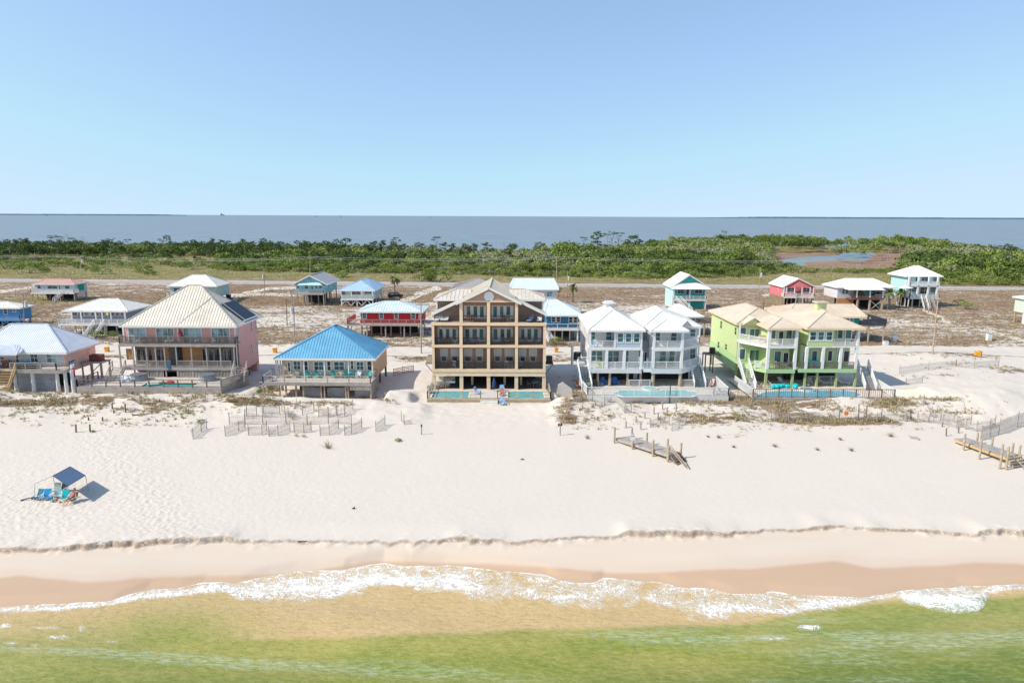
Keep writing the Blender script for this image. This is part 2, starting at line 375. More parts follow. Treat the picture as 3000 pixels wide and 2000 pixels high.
# ---- vegetation density (scrub), green share, wetness
sc_ = np.interp(Xg, WC[:, 0], WC[:, 1]); sh_ = np.interp(Xg, WS[:, 0], WS[:, 1])
def scrub_density(px, py, X, Y):
    d = np.zeros(px.shape)
    # front dunes left
    L = sst(1262, 1200, py)*sst(1130, 1150, py)*sst(620, 540, px)
    d += .34*L
    d += .5*gs(px, py, 380, 1176, 360, 12)+.5*gs(px, py, 60, 1182, 160, 8)+.45*gs(px, py, 270, 1203, 60, 14)+.3*gs(px, py, 430, 1215, 90, 26)
    # middle dunes
    d += .9*gs(px, py, 760, 1172, 90, 13)+.85*gs(px, py, 870, 1183, 120, 10)+.6*gs(px, py, 990, 1178, 60, 8)+.45*gs(px, py, 1010, 1160, 60, 6)
    d += .5*gs(px, py, 1130, 1175, 50, 10)+.4*gs(px, py, 640, 1160, 60, 15)
    # right dunes
    Rr = sst(1625, 1660, px)*sst(1150, 1162, py)
    d += Rr*(.30*sst(1262, 1225, py)*sst(2700, 2620, px)+.2*sst(1315, 1250, py)*sst(2480, 2300, px)*sst(1980, 2060, px))
    d += .38*gs(px, py, 1900, 1172, 260, 10)+.35*gs(px, py, 2180, 1176, 200, 10)+.6*gs(px, py, 2400, 1230, 260, 12)+.5*gs(px, py, 2600, 1240, 160, 8)
    d += .5*gs(px, py, 1650, 1215, 40, 30)+.5*gs(px, py, 2770, 1168, 90, 9)+.7*gs(px, py, 2620, 1180, 60, 12)+.5*gs(px, py, 2740, 1110, 70, 7)+.45*gs(px, py, 2800, 1208, 120, 8)
    d += .7*gs(px, py, 2840, 1045, 110, 9)+.6*gs(px, py, 2960, 1092, 70, 12)+.5*gs(px, py, 2990, 1038, 45, 8)
    d += .5*gs(px, py, 2650, 1040, 120, 7)+.3*gs(px, py, 2800, 1075, 120, 14)
    # bare walking paths
    for (x0, y0, x1, y1, w_) in ((350,1172,215,1290,15),(1975,1165,1850,1275,24),(2480,1178,2760,1270,16)):
        t = np.clip((py-y0)/(y1-y0), 0, 1); d = d*(1-.95*np.exp(-((px-(x0+(x1-x0)*t))/w_)**2)*(py > y0-5)*(py < y1+20))
    # beyond the beach road
    rY = 257-X*.0395; B = sst(1018, 1008, py)*sst(-4.6, -6.5, Y-rY)
    base = .64+.25*(fbm(X*.03, Y*.035, 7, 3)-.5)*2
    base = base+.28*gs(px, py, 150, 900, 420, 40)+.25*gs(px, py, 1500, 860, 420, 20)+.25*gs(px, py, 2700, 870, 600, 50)+.2*gs(px, py, 700, 880, 500, 25)+.25*gs(px, py, 700, 870, 200, 22)
    base = base+.12*gs(px, py, 800, 985, 300, 30)-.22*gs(px, py, 830, 900, 120, 10)-.22*gs(px, py, 850, 950, 150, 24)-.2*gs(px, py, 1800, 900, 200, 18)-.3*gs(px, py, 200, 915, 110, 16)-.15*gs(px, py, 2650, 950, 160, 16)
    base = base+.3*gs(px, py, 700, 838, 240, 6)
    d += B*base
    d += .8*gs(px, py, 1228, 1043, 50, 6)+.55*gs(px, py, 1180, 1027, 50, 4)+.5*gs(px, py, 1650, 1052, 60, 12)+.9*gs(px, py, 785, 1135, 40, 26)+.6*gs(px, py, 1690, 1150, 40, 16)+.7*gs(px, py, 2095, 1150, 50, 22)+.5*gs(px, py, 2120, 1030, 30, 20)+.6*gs(px, py, 1630, 1008, 40, 9)
    d += .75*gs(px, py, 330, 1042, 90, 9)+.5*gs(px, py, 1200, 1050, 60, 9)+.35*gs(px, py, 1240, 1060, 50, 14)*0+.3*gs(px, py, 1700, 1110, 40, 20)
    # verge and marsh
    d += .97*sst(4.6, 6.5, Y-rY)*(Y > 200)
    d = np.where(py > 1140, d*(.25+1.5*fbm(X*.2, Y*.36, 2, 3)), d)
    return np.clip(d, 0, 1.0)
SCR = scrub_density(P0, Q0, Xg, Yg)
# no growth on the beach road or the open beach
ROADB = np.exp(-((Yg-(127.5+2.0*np.sin(Xg*.03)))/3.0)**4)
SCR *= 1-ROADB
# tracks
def trackmask(px, py, pts, w_):
    m = np.zeros(px.shape)
    for (x0, y0), (x1, y1) in zip(pts[:-1], pts[1:]):
        dx, dy = x1-x0, y1-y0; L2 = dx*dx+dy*dy
        t = np.clip(((px-x0)*dx+(py-y0)*dy)/L2, 0, 1)
        dd = np.hypot(px-(x0+t*dx), (py-(y0+t*dy))*2.6)
        m = np.maximum(m, sst(w_*1.3, w_*.8, dd))
    return m
TR = np.zeros(Xg.shape)
for pts, w_ in (([(0,853),(60,846),(110,840)],8),([(560,925),(640,905),(720,858),(790,845),(870,842)],9),([(640,868),(760,862),(880,862)],10),([(1130,905),(1190,880),(1235,860),(1275,845)],16),([(1300,885),(1180,900)],10),([(2265,895),(2290,912)],8),([(2880,965),(3010,1000)],7),([(2700,900),(2760,935),(2775,945)],8),([(2240,862),(2350,853)],7),([(1960,892),(1990,915)],9),([(270,1022),(250,1060),(330,1075)],14)):
    TR = np.maximum(TR, trackmask(P0, Q0, pts, w_))
SCR *= 1-TR
GRN = np.clip(.12+.75*sst(3, 20, Yg-(257-Xg*.0395))+.5*gs(P0, Q0, 80, 880, 250, 14)+.5*gs(P0, Q0, 1300, 862, 80, 12)+.2*gs(P0, Q0, 420, 1185, 200, 8)-.9*gs(P0, Q0, 2420, 775, 260, 24)*sst(2250, 2290, P0), 0, 1)
MAR = sst(2225, 2280, P0)*sst(2680, 2620, P0)*sst(800, 788, Q0)*sst(726, 736, Q0)*(Yg > 290)
wl = curve(CU_W, PX)
WET = (.28*sst(-45, 2, PY-wl)+.72*sst(-4, 9, PY-wl-8*(fbm(Xg*.4, Yg*.4, 1, 3)-.5)))*(Yg < 60)
SEMI = sst(-.5, .6, sc_-Yg)*sst(.0, 1, 1-sst(-2, 1, Yg-sc_+0))   # packed sand below the scarp
SEMI = sst(.2, -.3, Yg-sc_)
FT = FOOT(Xg, Yg)*(Yg > sc_)
SCA = np.exp(-((Yg-SCJ(Xg, Yg, sc_)-.09)/.15)**2)*(.75+.5*fbm(Xg*.2, Yg*0, 2, 2))*(np.abs(Yg-sc_) < 1.5)
m, t = newmat('sand_ground'); n = N(t)
def at(nm): return n.n('ShaderNodeAttribute', attribute_name=nm).outputs['Fac']
p1 = n.pos((.55, 1.0, 1)); p2 = n.pos((1, 1, 1))
nA = n.noise(p1, 1.25, 6, .68, .6); nB = n.noise(n.pos((.12, .35, 1)), 1, 4, .6, .8)
nn = n.math('ADD', n.math('MULTIPLY', nA, .55), n.math('MULTIPLY', nB, .45))
scr = at('scrub')
thr = n.math('SUBTRACT', 0.655, n.math('MULTIPLY', scr, .27))
mask = n.math('MULTIPLY', n.sstep(nn, n.math('SUBTRACT', thr, .035), n.math('ADD', thr, .04)), n.sstep(scr, .02, .12))
sandn = n.noise(p2, .25, 4); sandf = n.noise(p2, 6, 4, .7)
sand = n.mix(sandn, (.615, .55, .48), (.66, .59, .52))
sand = n.mix(n.math('MULTIPLY', n.sstep(sandf, .45, .8), .25), sand, (.55, .47, .39))
sand = n.mix(n.math('MULTIPLY', n.sstep(n.noise(n.pos((.5, 1.4, 1)), 1.3, 5, .65), .47, .70), n.math('MULTIPLY', n.sstep(scr, .05, .5), .75)), sand, (.50, .42, .34))
pk = n.mix(n.noise(n.pos((.15, 1.2, 1)), 1, 4), (.61, .50, .405), (.65, .55, .46))
sand = n.mix(at('packed'), sand, pk)
wetc = n.mix(n.noise(n.pos((.1, .5, 1)), 1, 3), (.51, .345, .23), (.56, .395, .275))
sand = n.mix(at('wet'), sand, wetc)
face = n.math('MULTIPLY', at('scarp'), n.sstep(n.noise(n.pos((1.6, 2.2, 1.5)), 1.6, 5, .7), .30, .52))
sand = n.mix(n.math('MULTIPLY', face, .9), sand, (.30, .215, .15))
vn = n.noise(p2, .22, 3); vf = n.noise(n.pos((1, 1, 1)), 2.5, 4, .7)
brown = n.ramp(n.math('ADD', n.math('MULTIPLY', vn, .5), n.math('MULTIPLY', vf, .5)), (.28, (.12, .072, .05)), (.42, (.22, .137, .09)), (.55, (.31, .205, .13)), (.72, (.33, .26, .17)))
green = n.ramp(n.math('ADD', n.math('MULTIPLY', vn, .6), n.math('MULTIPLY', vf, .4)), (.3, (.07, .09, .025)), (.45, (.20, .18, .06)), (.58, (.30, .25, .10)), (.72, (.24, .17, .09)))
mar = n.ramp(n.noise(n.pos((.04, .05, 1)), 1, 5), (.3, (.20, .11, .075)), (.5, (.30, .18, .125)), (.7, (.27, .21, .13)))
veg = n.mix(n.sstep(n.math('ADD', at('green'), n.math('MULTIPLY', n.math('SUBTRACT', vn, .5), .6)), .3, .7), brown, green)
veg = n.mix(at('marsh'), veg, mar)
col = n.mix(mask, sand, veg)
col = n.mix(at('track'), col, (.62, .54, .46))
hb = n.math('ADD', n.math('MULTIPLY', mask, n.math('MULTIPLY', vf, 1.6)), n.math('MULTIPLY', sandf, .08))
vo = n.n('ShaderNodeTexVoronoi', feature='SMOOTH_F1'); vo.inputs['Scale'].default_value = 2.4; n.l(n.pos((1, 1.1, 1)), vo.inputs['Vector'])
hb = n.math('ADD', hb, n.math('MULTIPLY', n.math('MULTIPLY', vo.outputs[0], at('foot')), .6))
rough = n.math('SUBTRACT', .95, n.math('MULTIPLY', at('wet'), .5))
n.bsdf(col, rough, n.bump(hb, .7, .22), 0, .25)
MSAND = m
ground = gridmesh('ground', Xg, Yg, Zg, m, dict(scrub=SCR*np.where(Yg < 103, .86, 1), green=GRN, marsh=MAR, wet=WET, packed=SEMI*(Yg < 62), track=TR, foot=FT, scarp=SCA))
tag(ground, kind='structure')
# wider, coarser ground beyond the sheet on both sides
yb = np.concatenate([np.linspace(48, 130, 60), np.linspace(135, 860, 90)])
for sgn in (-1, 1):
    ss = np.linspace(0, 1, 60); Yb = np.repeat(yb[:, None], 60, 1)
    Xb = sgn*((Yb*.95+17)+ss[None, :]*(900)); 
    if sgn < 0: Xb = Xb[:, ::-1]
    Zb = height(Xb, Yb, False)-.03
    o = gridmesh('ground', Xb, Yb, Zb, m, dict(scrub=np.clip(.55*sst(86, 92, Yb)+.4*sst(240, 260, Yb), 0, .95), green=sst(240, 280, Yb), marsh=Yb*0, wet=Yb*0, packed=Yb*0, track=Yb*0, foot=Yb*0, scarp=Yb*0)); tag(o, kind='structure')
def zg(x, y): return float(height(np.array([x]), np.array([y]), False)[0])
def gp(px, py, it=6):                    # point of the terrain under a photo pixel
    z = 2.3
    for _ in range(it):
        x, y = G(px, py, z); z = zg(x, y)
    return x, y, z

# ================================================================ gulf water with foam
xw = np.concatenate([np.linspace(-900, -75, 60)[:-1], np.linspace(-75, 75, 1000), np.linspace(75, 900, 60)[1:]])
yl = []
v = 0.0
dv = [0]
while dv[-1] < 34: dv.append(dv[-1]+.09+.004*dv[-1])
while dv[-1] < 700: dv.append(dv[-1]*1.12)
dv = np.array(dv)
sh = np.interp(xw, WS[:, 0], WS[:, 1])
shj = sh+(fbm(xw*.8, xw*0+1, 2, 3)-.5)*.35
Xw = np.repeat(xw[None, :], len(dv), 0); Yw = shj[None, :]-dv[:, None]
k = sst(.3, 8, dv)[:, None]
ph = Yw*.85+fbm(Xw*.05, Yw*.05, 3, 2)*5+Xw*.06
Zw = .03+k*(.10*np.sin(ph)+.16*(fbm(Xw*.22, Yw*.5, 4, 4)-.5))-.012*np.minimum(dv, 1)[:, None]
px, py = proj(Xw, Yw, 0*Xw)
uy = curve(CU_U, px); ly = curve(CU_L, px); gy = curve(CU_G, px)
tfo = np.clip((py-uy)/np.maximum(ly-uy, 6), -1, 3)
nf = fbm(Xw*.5, Yw*.5, 6, 3)
band = sst(1.18, .72, tfo+(nf-.5)*.9)
foam = band*(.36+.45*(nf-.35)+.42*np.exp(-((tfo-.55)/.25)**2)*sst(.45, .6, fbm(Xw*.12, Yw*.2, 5, 2)))
foam = np.maximum(foam, 1.0*np.exp(-((py-uy-1)/3.0)**2))
foam = np.maximum(foam, 1.0*sst(-10, 10, py-uy)*sst(9, -12, py-ly+16*(nf-.5))*sst(2540, 2680, px)*(-.12+1.45*fbm(Xw*.45+Yw*.8, Yw*1.1, 1, 4)))      # breaker on the right
foam = np.maximum(foam, .9*sst(12, 0, py-uy)*sst(420, 200, px))
foam = np.maximum(foam, .8*gs(px, py, 2150, 1732, 90, 12))
for cx, cy, rx, ry, a in ((2375,1838,45,9,.75),(2270,1873,60,7,.5),(15,1833,22,7,.6),(130,1838,60,5,.42),(160,1865,80,8,.4),(90,1890,25,14,.42),(240,1842,14,10,.5),(330,1877,22,5,.55),(30,1885,30,6,.5),(1700,1703,80,10,.85),(1660,1748,140,9,.85),(2420,1770,90,9,.6)):
    foam = np.maximum(foam, a*gs(px, py, cx, cy, rx, ry))
dpt = sst(-6, 14, py-gy+14*(fbm(Xw*.12, Yw*.12, 1, 3)-.5))
dpl = sst(0, 170, py-uy+60*(fbm(Xw*.1, Yw*.15, 2, 3)-.5))
lf = sst(900, 500, px); dpt = dpt*(1-lf)+lf*dpl
deep = sst(10, 260, py-gy)
# glare streaks along the swell crests, painted into the water colour
stk = fbm(Xw*.07+Yw*.1, Yw*.55-Xw*.035*np.tanh(Xw/12), 3, 4)
stk = sst(.56, .76, stk)*sst(0, 40, py-gy+10)
xx = foam > .2
Zw = Zw+.035*foam+.22*sst(2560, 2700, px)*np.exp(-((py-(uy+ly)/2)/18)**2)*(.5+nf)
m, t = newmat('gulf_water'); n = N(t)
fo = at('foam'); dp = at('depth'); de = at('deep'); st_ = at('streak')
rip = n.noise(n.pos((1.1, 3.2, 1)), 1.3, 5, .65, .5)
c0 = n.mix(n.noise(n.pos((.25, .5, 1)), 1, 4), (.54, .36, .165), (.62, .44, .235))
c1 = n.mix(n.sstep(n.noise(n.pos((.10, .3, 1)), 1, 4, .6), .35, .7), (.245, .27, .05), (.38, .335, .09))
c2 = n.mix(n.sstep(n.noise(n.pos((.08, .25, 1)), 1, 4, .6), .35, .7), (.10, .155, .022), (.215, .23, .035))
cw = n.mix(dp, c0, n.mix(de, c1, c2))
cw = n.mix(n.math('MULTIPLY', n.sstep(rip, .42, .68), .30), cw, (.46, .43, .19))
cw = n.mix(n.math('MULTIPLY', n.sstep(rip, .52, .34), .28), cw, (.14, .17, .04))
cw = n.mix(n.math('MULTIPLY', n.math('MULTIPLY', st_, n.sstep(n.noise(n.pos((1.0, 4.5, 1)), 1.2, 5, .7), .40, .66)), .75), cw, (.44, .52, .36))
# foam: thin warped cell borders at two sizes over a translucent veil
wv = n.n('ShaderNodeTexNoise'); wv.inputs['Scale'].default_value = .9; wv.inputs['Detail'].default_value = 5; n.l(n.pos(), wv.inputs['Vector'])
def cells(sc, warp, wid):
    v = n.n('ShaderNodeTexVoronoi', feature='DISTANCE_TO_EDGE'); v.inputs['Scale'].default_value = sc
    ad = n.n('ShaderNodeVectorMath', operation='MULTIPLY_ADD'); n.l(wv.outputs['Color'], ad.inputs[0]); ad.inputs[1].default_value = (warp, warp, 0); n.l(n.pos((.75, 1.0, 0)), ad.inputs[2]); n.l(ad.outputs[0], v.inputs['Vector'])
    return n.sstep(v.outputs[0], wid, 0.0)
l1 = cells(1.1, 2.6, n.math('MULTIPLY', fo, .16)); l2 = cells(2.7, 2.0, n.math('MULTIPLY', fo, .26)); wisp = n.noise(n.pos((1, 1.2, 1)), 2.6, 8, .8, 1.6)
dense = n.sstep(n.math('ADD', wisp, n.math('MULTIPLY', fo, .60)), .94, 1.06)
ln_ = n.math('MAXIMUM', n.math('MULTIPLY', l1, 1.0), n.math('MULTIPLY', l2, .9))
gate = n.sstep(n.math('ADD', n.noise(n.pos((1, 1, 1)), .55, 4, .6), n.math('MULTIPLY', fo, .7)), .58, .86)
ft = n.math('MAXIMUM', n.math('MULTIPLY', ln_, gate), dense)
ft = n.math('MAXIMUM', ft, n.math('MULTIPLY', n.math('MULTIPLY', gate, fo), .36))
ft = n.math('MULTIPLY', ft, n.sstep(fo, .03, .25), True)
col = n.mix(ft, cw, (.88, .88, .88))
wb = n.noise(n.pos((.8, 1.6, 1)), 1.6, 5, .6, .4); wb2 = n.noise(n.pos((1, 1.4, 1)), 7, 3)
hb = n.math('ADD', n.math('ADD', wb, n.math('MULTIPLY', wb2, .15)), n.math('MULTIPLY', ft, .5))
n.bsdf(col, n.math('ADD', .26, n.math('MULTIPLY', ft, .6)), n.bump(hb, .55, .25), 0, .22)
sea = gridmesh('sea', Xw, Yw, Zw, m, dict(foam=foam, depth=dpt, deep=deep, streak=stk)); tag(sea, kind='structure')

# ================================================================ bay water out to the horizon
m, t = newmat('bay_water'); n = N(t)
f1 = n.noise(n.pos((.02, .02, 1)), 1, 6, .7); f2 = n.noise(n.pos((.004, .0012, 1)), 1, 4, .6); f3 = n.noise(n.pos((.25, .12, 1)), 1, 4, .7)
c = n.mix(f2, (.150, .210, .250), (.20, .26, .30)); c = n.mix(n.sstep(n.math('ADD', n.math('MULTIPLY', f1, .5), n.math('MULTIPLY', f3, .5)), .38, .62), c, (.245, .30, .34))
n.bsdf(c, .5, n.bump(n.math('ADD', f3, f1), .5, .6), 0, .25)
q = MB(); Y0, Y1, H_ = 300, 30000, 30000
q.add([(-2500, Y0, 0), (2500, Y0, 0), (H_, Y1, 0), (-H_, Y1, 0)], [(0, 1, 2, 3)])
o = q.build('bay', m); tag(o, kind='structure')
# sea bed / earth under everything, so that no hole shows at the rim
q = MB(); q.add([(-30000, -4000, -5), (30000, -4000, -5), (30000, 30000, -5), (-30000, 30000, -5)], [(0, 1, 2, 3)])
o = q.build('seabed', MSAND); tag(o, kind='structure')
q = MB(); q.add([(-3000, -2500, -.25), (3000, -2500, -.25), (3000, 22, -.25), (-3000, 22, -.25)], [(0, 1, 2, 3)])

# ================================================================ roads
def strip(name, pts, w_, mat, dz=.05, seg=4.0, zf=None):
    P_ = [Vector((*p, 0)) for p in pts]; out = []
    for a, b in zip(P_[:-1], P_[1:]):
        k = max(1, int((b-a).length/seg))
        out += [a.lerp(b, i/k) for i in range(k)]
    out.append(P_[-1]); V = []; F = []
    nl = 5
    for i, p in enumerate(out):
        d = (out[min(i+1, len(out)-1)]-out[max(i-1, 0)]).normalized(); s_ = Vector((d.y, -d.x, 0))
        for j in range(nl):
            q = p+s_*(j/(nl-1)-.5)*w_; z = zf if zf is not None else zg(q.x, q.y)
            V.append((q.x, q.y, z+dz))
    for i in range(len(out)-1):
        for j in range(nl-1): F.append((i*nl+j, i*nl+j+1, (i+1)*nl+j+1, (i+1)*nl+j))
    return meshobj(name, V, F, mat)
MASPH = paint('worn_asphalt', (.43, .41, .385), .9, .10, .5)
MLINE = paint('road_paint', (.78, .76, .70), .8, .1, 2)
MYEL = paint('road_paint_yellow', (.70, .50, .12), .8, .1, 2)
ra, rb = (-494, 257+494*.0395), (475, 257-475*.0395)
def rd(t, off=0): return (ra[0]+(rb[0]-ra[0])*t, ra[1]+(rb[1]-ra[1])*t+off)
o = strip('road', [rd(-.4), rd(1.4)], 8.2, MASPH, .12, 12, 2.5); tag(o, kind='structure')
for off, mt, nm in ((-3.3, MLINE, 'edge_line'), (3.3, MLINE, 'edge_line'), (0, MYEL, 'centre_line')):
    o = strip(nm, [rd(-.4, off), rd(1.4, off)], .16, mt, .126, 40, 2.5); tag(o, kind='structure')
MSR = paint('sandy_road', (.64, .57, .49), .95, .09, .35)
pts = [(x, 127.5+2.0*math.sin(x*.03)) for x in range(-190, 125, 6)]
pts += [(130, 126), (160, 118), (190, 108), (220, 100)]
o = strip('beach_road', pts, 5.6, MSR, .07, 1.5); tag(o, kind='structure')
# ================================================================ vegetation
def leafmat(name, cols, rough=.7, randomize=True):
    m, t = newmat(name); n = N(t)
    a = n.n('ShaderNodeAttribute', attribute_name='tint').outputs['Fac']
    if randomize:
        oi = n.n('ShaderNodeObjectInfo').outputs['Random']; a = n.math('ADD', n.math('MULTIPLY', a, .45), n.math('MULTIPLY', oi, .55))
    k = len(cols); c = n.ramp(a, *[(i/(k-1), cols[i]) for i in range(k)])
    f = n.noise(n.pos(), .9, 3, .6); c = n.mix(n.math('MULTIPLY', n.sstep(f, .35, .7), .35), c, tuple(x*1.6 for x in cols[k//2]))
    b = n.n('ShaderNodeBsdfPrincipled'); b.inputs['Roughness'].default_value = rough; b.inputs['Specular IOR Level'].default_value = .25
    n.l(c, b.inputs['Base Color']); tr = n.n('ShaderNodeBsdfTranslucent'); n.l(c, tr.inputs[0])
    mx = n.n('ShaderNodeMixShader'); mx.inputs[0].default_value = .18; n.l(b.outputs[0], mx.inputs[1]); n.l(tr.outputs[0], mx.inputs[2])
    o = n.n('ShaderNodeOutputMaterial'); n.l(mx.outputs[0], o.inputs[0]); return m
LEAF = [(.055, .085, .028), (.12, .18, .038), (.20, .26, .05), (.265, .305, .08), (.25, .27, .145), (.33, .31, .22)]
MLEAF = leafmat('leaves', [LEAF[0]]+LEAF); MLEAFW = leafmat('leaves_wood', [(.05, .085, .025)]+LEAF, randomize=False)
MPINE = leafmat('pine_needles', [(.055, .085, .032), (.08, .12, .045), (.12, .155, .065)])
MPALM = leafmat('palm_fronds', [(.07, .10, .02), (.15, .17, .05), (.25, .22, .10)])
MBARK = wood('bark', (.14, .115, .095)); MDEAD = wood('dead_wood', (.36, .33, .30))
def leaves(c, r, nlf, size, shell=.75, flat=.0, seed=0, lumps=9):
    """clumped leaf faces through the volume of a lumpy crown"""
    g = np.random.default_rng(seed)
    d = g.normal(size=(lumps, 3)); d /= np.linalg.norm(d, axis=1)[:, None]; d[:, 2] = np.abs(d[:, 2])*.9-.15
    lc = d*.62; lr = g.uniform(.28, .48, lumps)
    k = g.integers(0, lumps, nlf)
    e = g.normal(size=(nlf, 3)); e /= np.linalg.norm(e, axis=1)[:, None]
    e[:, 2] = np.where(g.random(nlf) < .7, np.abs(e[:, 2]), e[:, 2])
    pos = lc[k]+e*lr[k][:, None]*g.uniform(shell, 1.05, nlf)[:, None]
    pos = pos*np.array(r)+np.array(c)
    nrm = e+g.normal(size=(nlf, 3))*.55; nrm /= np.linalg.norm(nrm, axis=1)[:, None]
    t1 = np.cross(nrm, g.normal(size=(nlf, 3))); t1 /= np.linalg.norm(t1, axis=1)[:, None]; t2 = np.cross(nrm, t1)
    sz = size*g.uniform(.6, 1.3, nlf)[:, None]
    V = np.stack([pos-t1*sz*.5, pos-t2*sz*.38, pos+t1*sz*.62, pos+t2*sz*.38], 1).reshape(-1, 3)
    tint = np.clip(g.normal(.5, .22, lumps)[k]+g.normal(0, .1, nlf), 0, 1)
    return V, np.repeat(tint, 4)
def protect(o): o['_p'] = 1
def make_tree(name, kind, seed, h, wd):
    """prototype: Empty root > trunk, crown"""
    g = np.random.default_rng(seed); root = thing(name, None, None)
    tb = MB()
    if kind == 'oak' or kind == 'shrub':
        k = 5 if kind == 'oak' else 3; hh = h*(.5 if kind == 'oak' else .3)
        for i in range(k):
            a = g.uniform(0, 6.28); b = (math.cos(a)*wd*.25, math.sin(a)*wd*.25, hh)
            m_ = (b[0]*.3, b[1]*.3, hh*.45)
            tb.tube((0, 0, -.4), m_, .02*h+.05, .015*h+.03, 6); tb.tube(m_, b, .015*h+.03, .02, 5)
        V, T = leaves((0, 0, h*(.50 if kind == 'oak' else .30)), (wd*.62, wd*.62, h*(.58 if kind == 'oak' else .72)), 1100 if kind == 'oak' else 500, max(.24, wd*.055), seed=seed, lumps=15 if kind == 'oak' else 10)
        cr = soup('crown', V, 4, MLEAF, root, {'tint': T})
    elif kind == 'pine':
        lean = g.uniform(-.06, .06); top = (lean*h, 0, h*.95)
        tb.tube((0, 0, -.4), (lean*h*.5, 0, h*.5), .018*h, .013*h, 7); tb.tube((lean*h*.5, 0, h*.5), top, .013*h, .03, 6)
        Vs = []; Ts = []
        nb = 17
        for i in range(nb):
            f_ = g.uniform(0, 1); z = h*(.40+.54*f_); a = g.uniform(0, 6.28); L = wd*.5*(1.05-.75*abs(f_-.3))*g.uniform(.35, 1)
            e = (lean*z+math.cos(a)*L, math.sin(a)*L, z+.03*h)
            tb.tube((lean*z, 0, z-.04*h), e, .05, .02, 4); q_ = wd*g.uniform(.13, .23)
            v, t_ = leaves(e, (q_, q_, q_*g.uniform(.5, .8)), 75, .34, seed=seed*31+i, lumps=5); Vs.append(v); Ts.append(t_)
        v, t_ = leaves((top[0], 0, h*.95), (wd*.2, wd*.2, h*.08), 90, .34, seed=seed*31+77, lumps=6); Vs.append(v); Ts.append(t_)
        cr = soup('crown', np.concatenate(Vs), 4, MPINE, root, {'tint': np.concatenate(Ts)})
    elif kind == 'flatpine':
        tb.tube((0, 0, -.4), (.02*h, 0, h*.6), .02*h, .012*h, 7)
        Vs = []; Ts = []
        for i in range(6):
            a = i*1.05+g.uniform(-.2, .2); L = wd*.36*g.uniform(.6, 1); e = (math.cos(a)*L+.02*h, math.sin(a)*L, h*g.uniform(.82, .96))
            tb.tube((.02*h, 0, h*.6), e, .07, .03, 4)
            v, t_ = leaves(e, (wd*.22, wd*.22, h*.055), 90, .34, seed=seed*31+i, lumps=5); Vs.append(v); Ts.append(t_)
        for i in range(2):
            e = ((-1)**i*wd*.3, 0, h*g.uniform(.5, .65)); tb.tube((.02*h, 0, h*.45), e, .05, .02, 4)
            v, t_ = leaves(e, (wd*.16, wd*.16, h*.05), 25, .45, seed=seed*31+50+i, lumps=4); Vs.append(v); Ts.append(t_)
        cr = soup('crown', np.concatenate(Vs), 4, MPINE, root, {'tint': np.concatenate(Ts)})
    elif kind == 'snag':
        tb.tube((0, 0, -.3), (.03*h, 0, h), .02*h, .02, 6)
        for i in range(9):
            z = h*g.uniform(.35, .95); a = g.uniform(0, 6.28); L = wd*.4*g.uniform(.4, 1)
            tb.tube((.03*z, 0, z), (math.cos(a)*L, math.sin(a)*L, z+L*.5), .05, .015, 4)
        tb.build('trunk', MDEAD, root, abs_=False); return root
    elif kind == 'palm':
        tb.tube((0, 0, -.3), (.06, 0, h*.5), .17, .14, 8); tb.tube((.06, 0, h*.5), (.1, 0, h), .14, .12, 8)
        Vs = []; Ts = []
        for i in range(22):
            a = i*2.399; el = g.uniform(-.5, 1.2); L = wd*.5*g.uniform(.8, 1.1)
            p0 = Vector((.1, 0, h)); pts = [p0]; d = Vector((math.cos(a)*math.cos(el), math.sin(a)*math.cos(el), math.sin(el)))
            for k in range(5):
                d = (d+Vector((0, 0, -.28))).normalized(); pts.append(pts[-1]+d*L/5)
            for k in range(5):
                s_ = Vector((-math.sin(a), math.cos(a), 0)); w0 = .26*math.sin(math.pi*(k+.6)/6); w1 = .26*math.sin(math.pi*(k+1.4)/6.2)
                dn = Vector((0, 0, -.10))
                for sg in (1, -1):
                    Vs += [pts[k], pts[k+1], pts[k+1]+s_*sg*w1*1.3+dn, pts[k]+s_*sg*w0*1.3+dn]; Ts += [.9 if el < -.2 else g.uniform(.1, .6)]*4
        cr = soup('crown', np.array([tuple(v) for v in Vs]), 4, MPALM, root, {'tint': np.array(Ts)})
    tb.build('trunk', MBARK, root, abs_=False); return root
WHERE = [(90,'at the far left edge'),(270,'beyond the faded red roof'),(480,'left of the white hip roof'),(680,'beyond the big pink house'),(850,'left of the aqua gabled house'),(1005,'beyond the aqua gabled house'),(1150,'beyond the sky blue roof'),(1320,'left of the brown gable'),(1480,'beyond the brown gable'),(1640,'beyond the tall white metal roof'),(1830,'beyond the left white twin'),(1950,'left of the turquoise house'),(2090,'beyond the turquoise house'),(2250,'left of the coral cottage'),(2400,'beyond the coral cottage'),(2620,'beyond the lavender house'),(2760,'beyond the aqua tower'),(9999,'right of the aqua tower')]
def where(x, y):
    px = 1500+2000*x/(y*.983+5); return next(w for a, w in WHERE if px < a)
PRO = {}
specs = [('oak', 'oak_tree', 3, 5.5, 8.5), ('oak', 'oak_tree', 4, 6.5, 10.), ('oak', 'oak_tree', 5, 5., 7.), ('shrub', 'shrub', 6, 2.2, 3.8), ('shrub', 'shrub', 7, 1.6, 3.), ('shrub', 'shrub', 8, 3.2, 5.),
         ('pine', 'pine_tree', 9, 11, 7), ('pine', 'pine_tree', 10, 9, 6.5), ('flatpine', 'pine_tree', 12, 15, 8), ('flatpine', 'pine_tree', 13, 14, 7), ('snag', 'dead_tree', 14, 12, 6), ('snag', 'dead_tree', 15, 5, 5), ('palm', 'palm_tree', 16, 4.4, 4.2)]
for i, (k, nm, sd_, h, wd) in enumerate(specs):
    PRO.setdefault(k, []).append((nm, sd_, h, wd))
MADE = {}
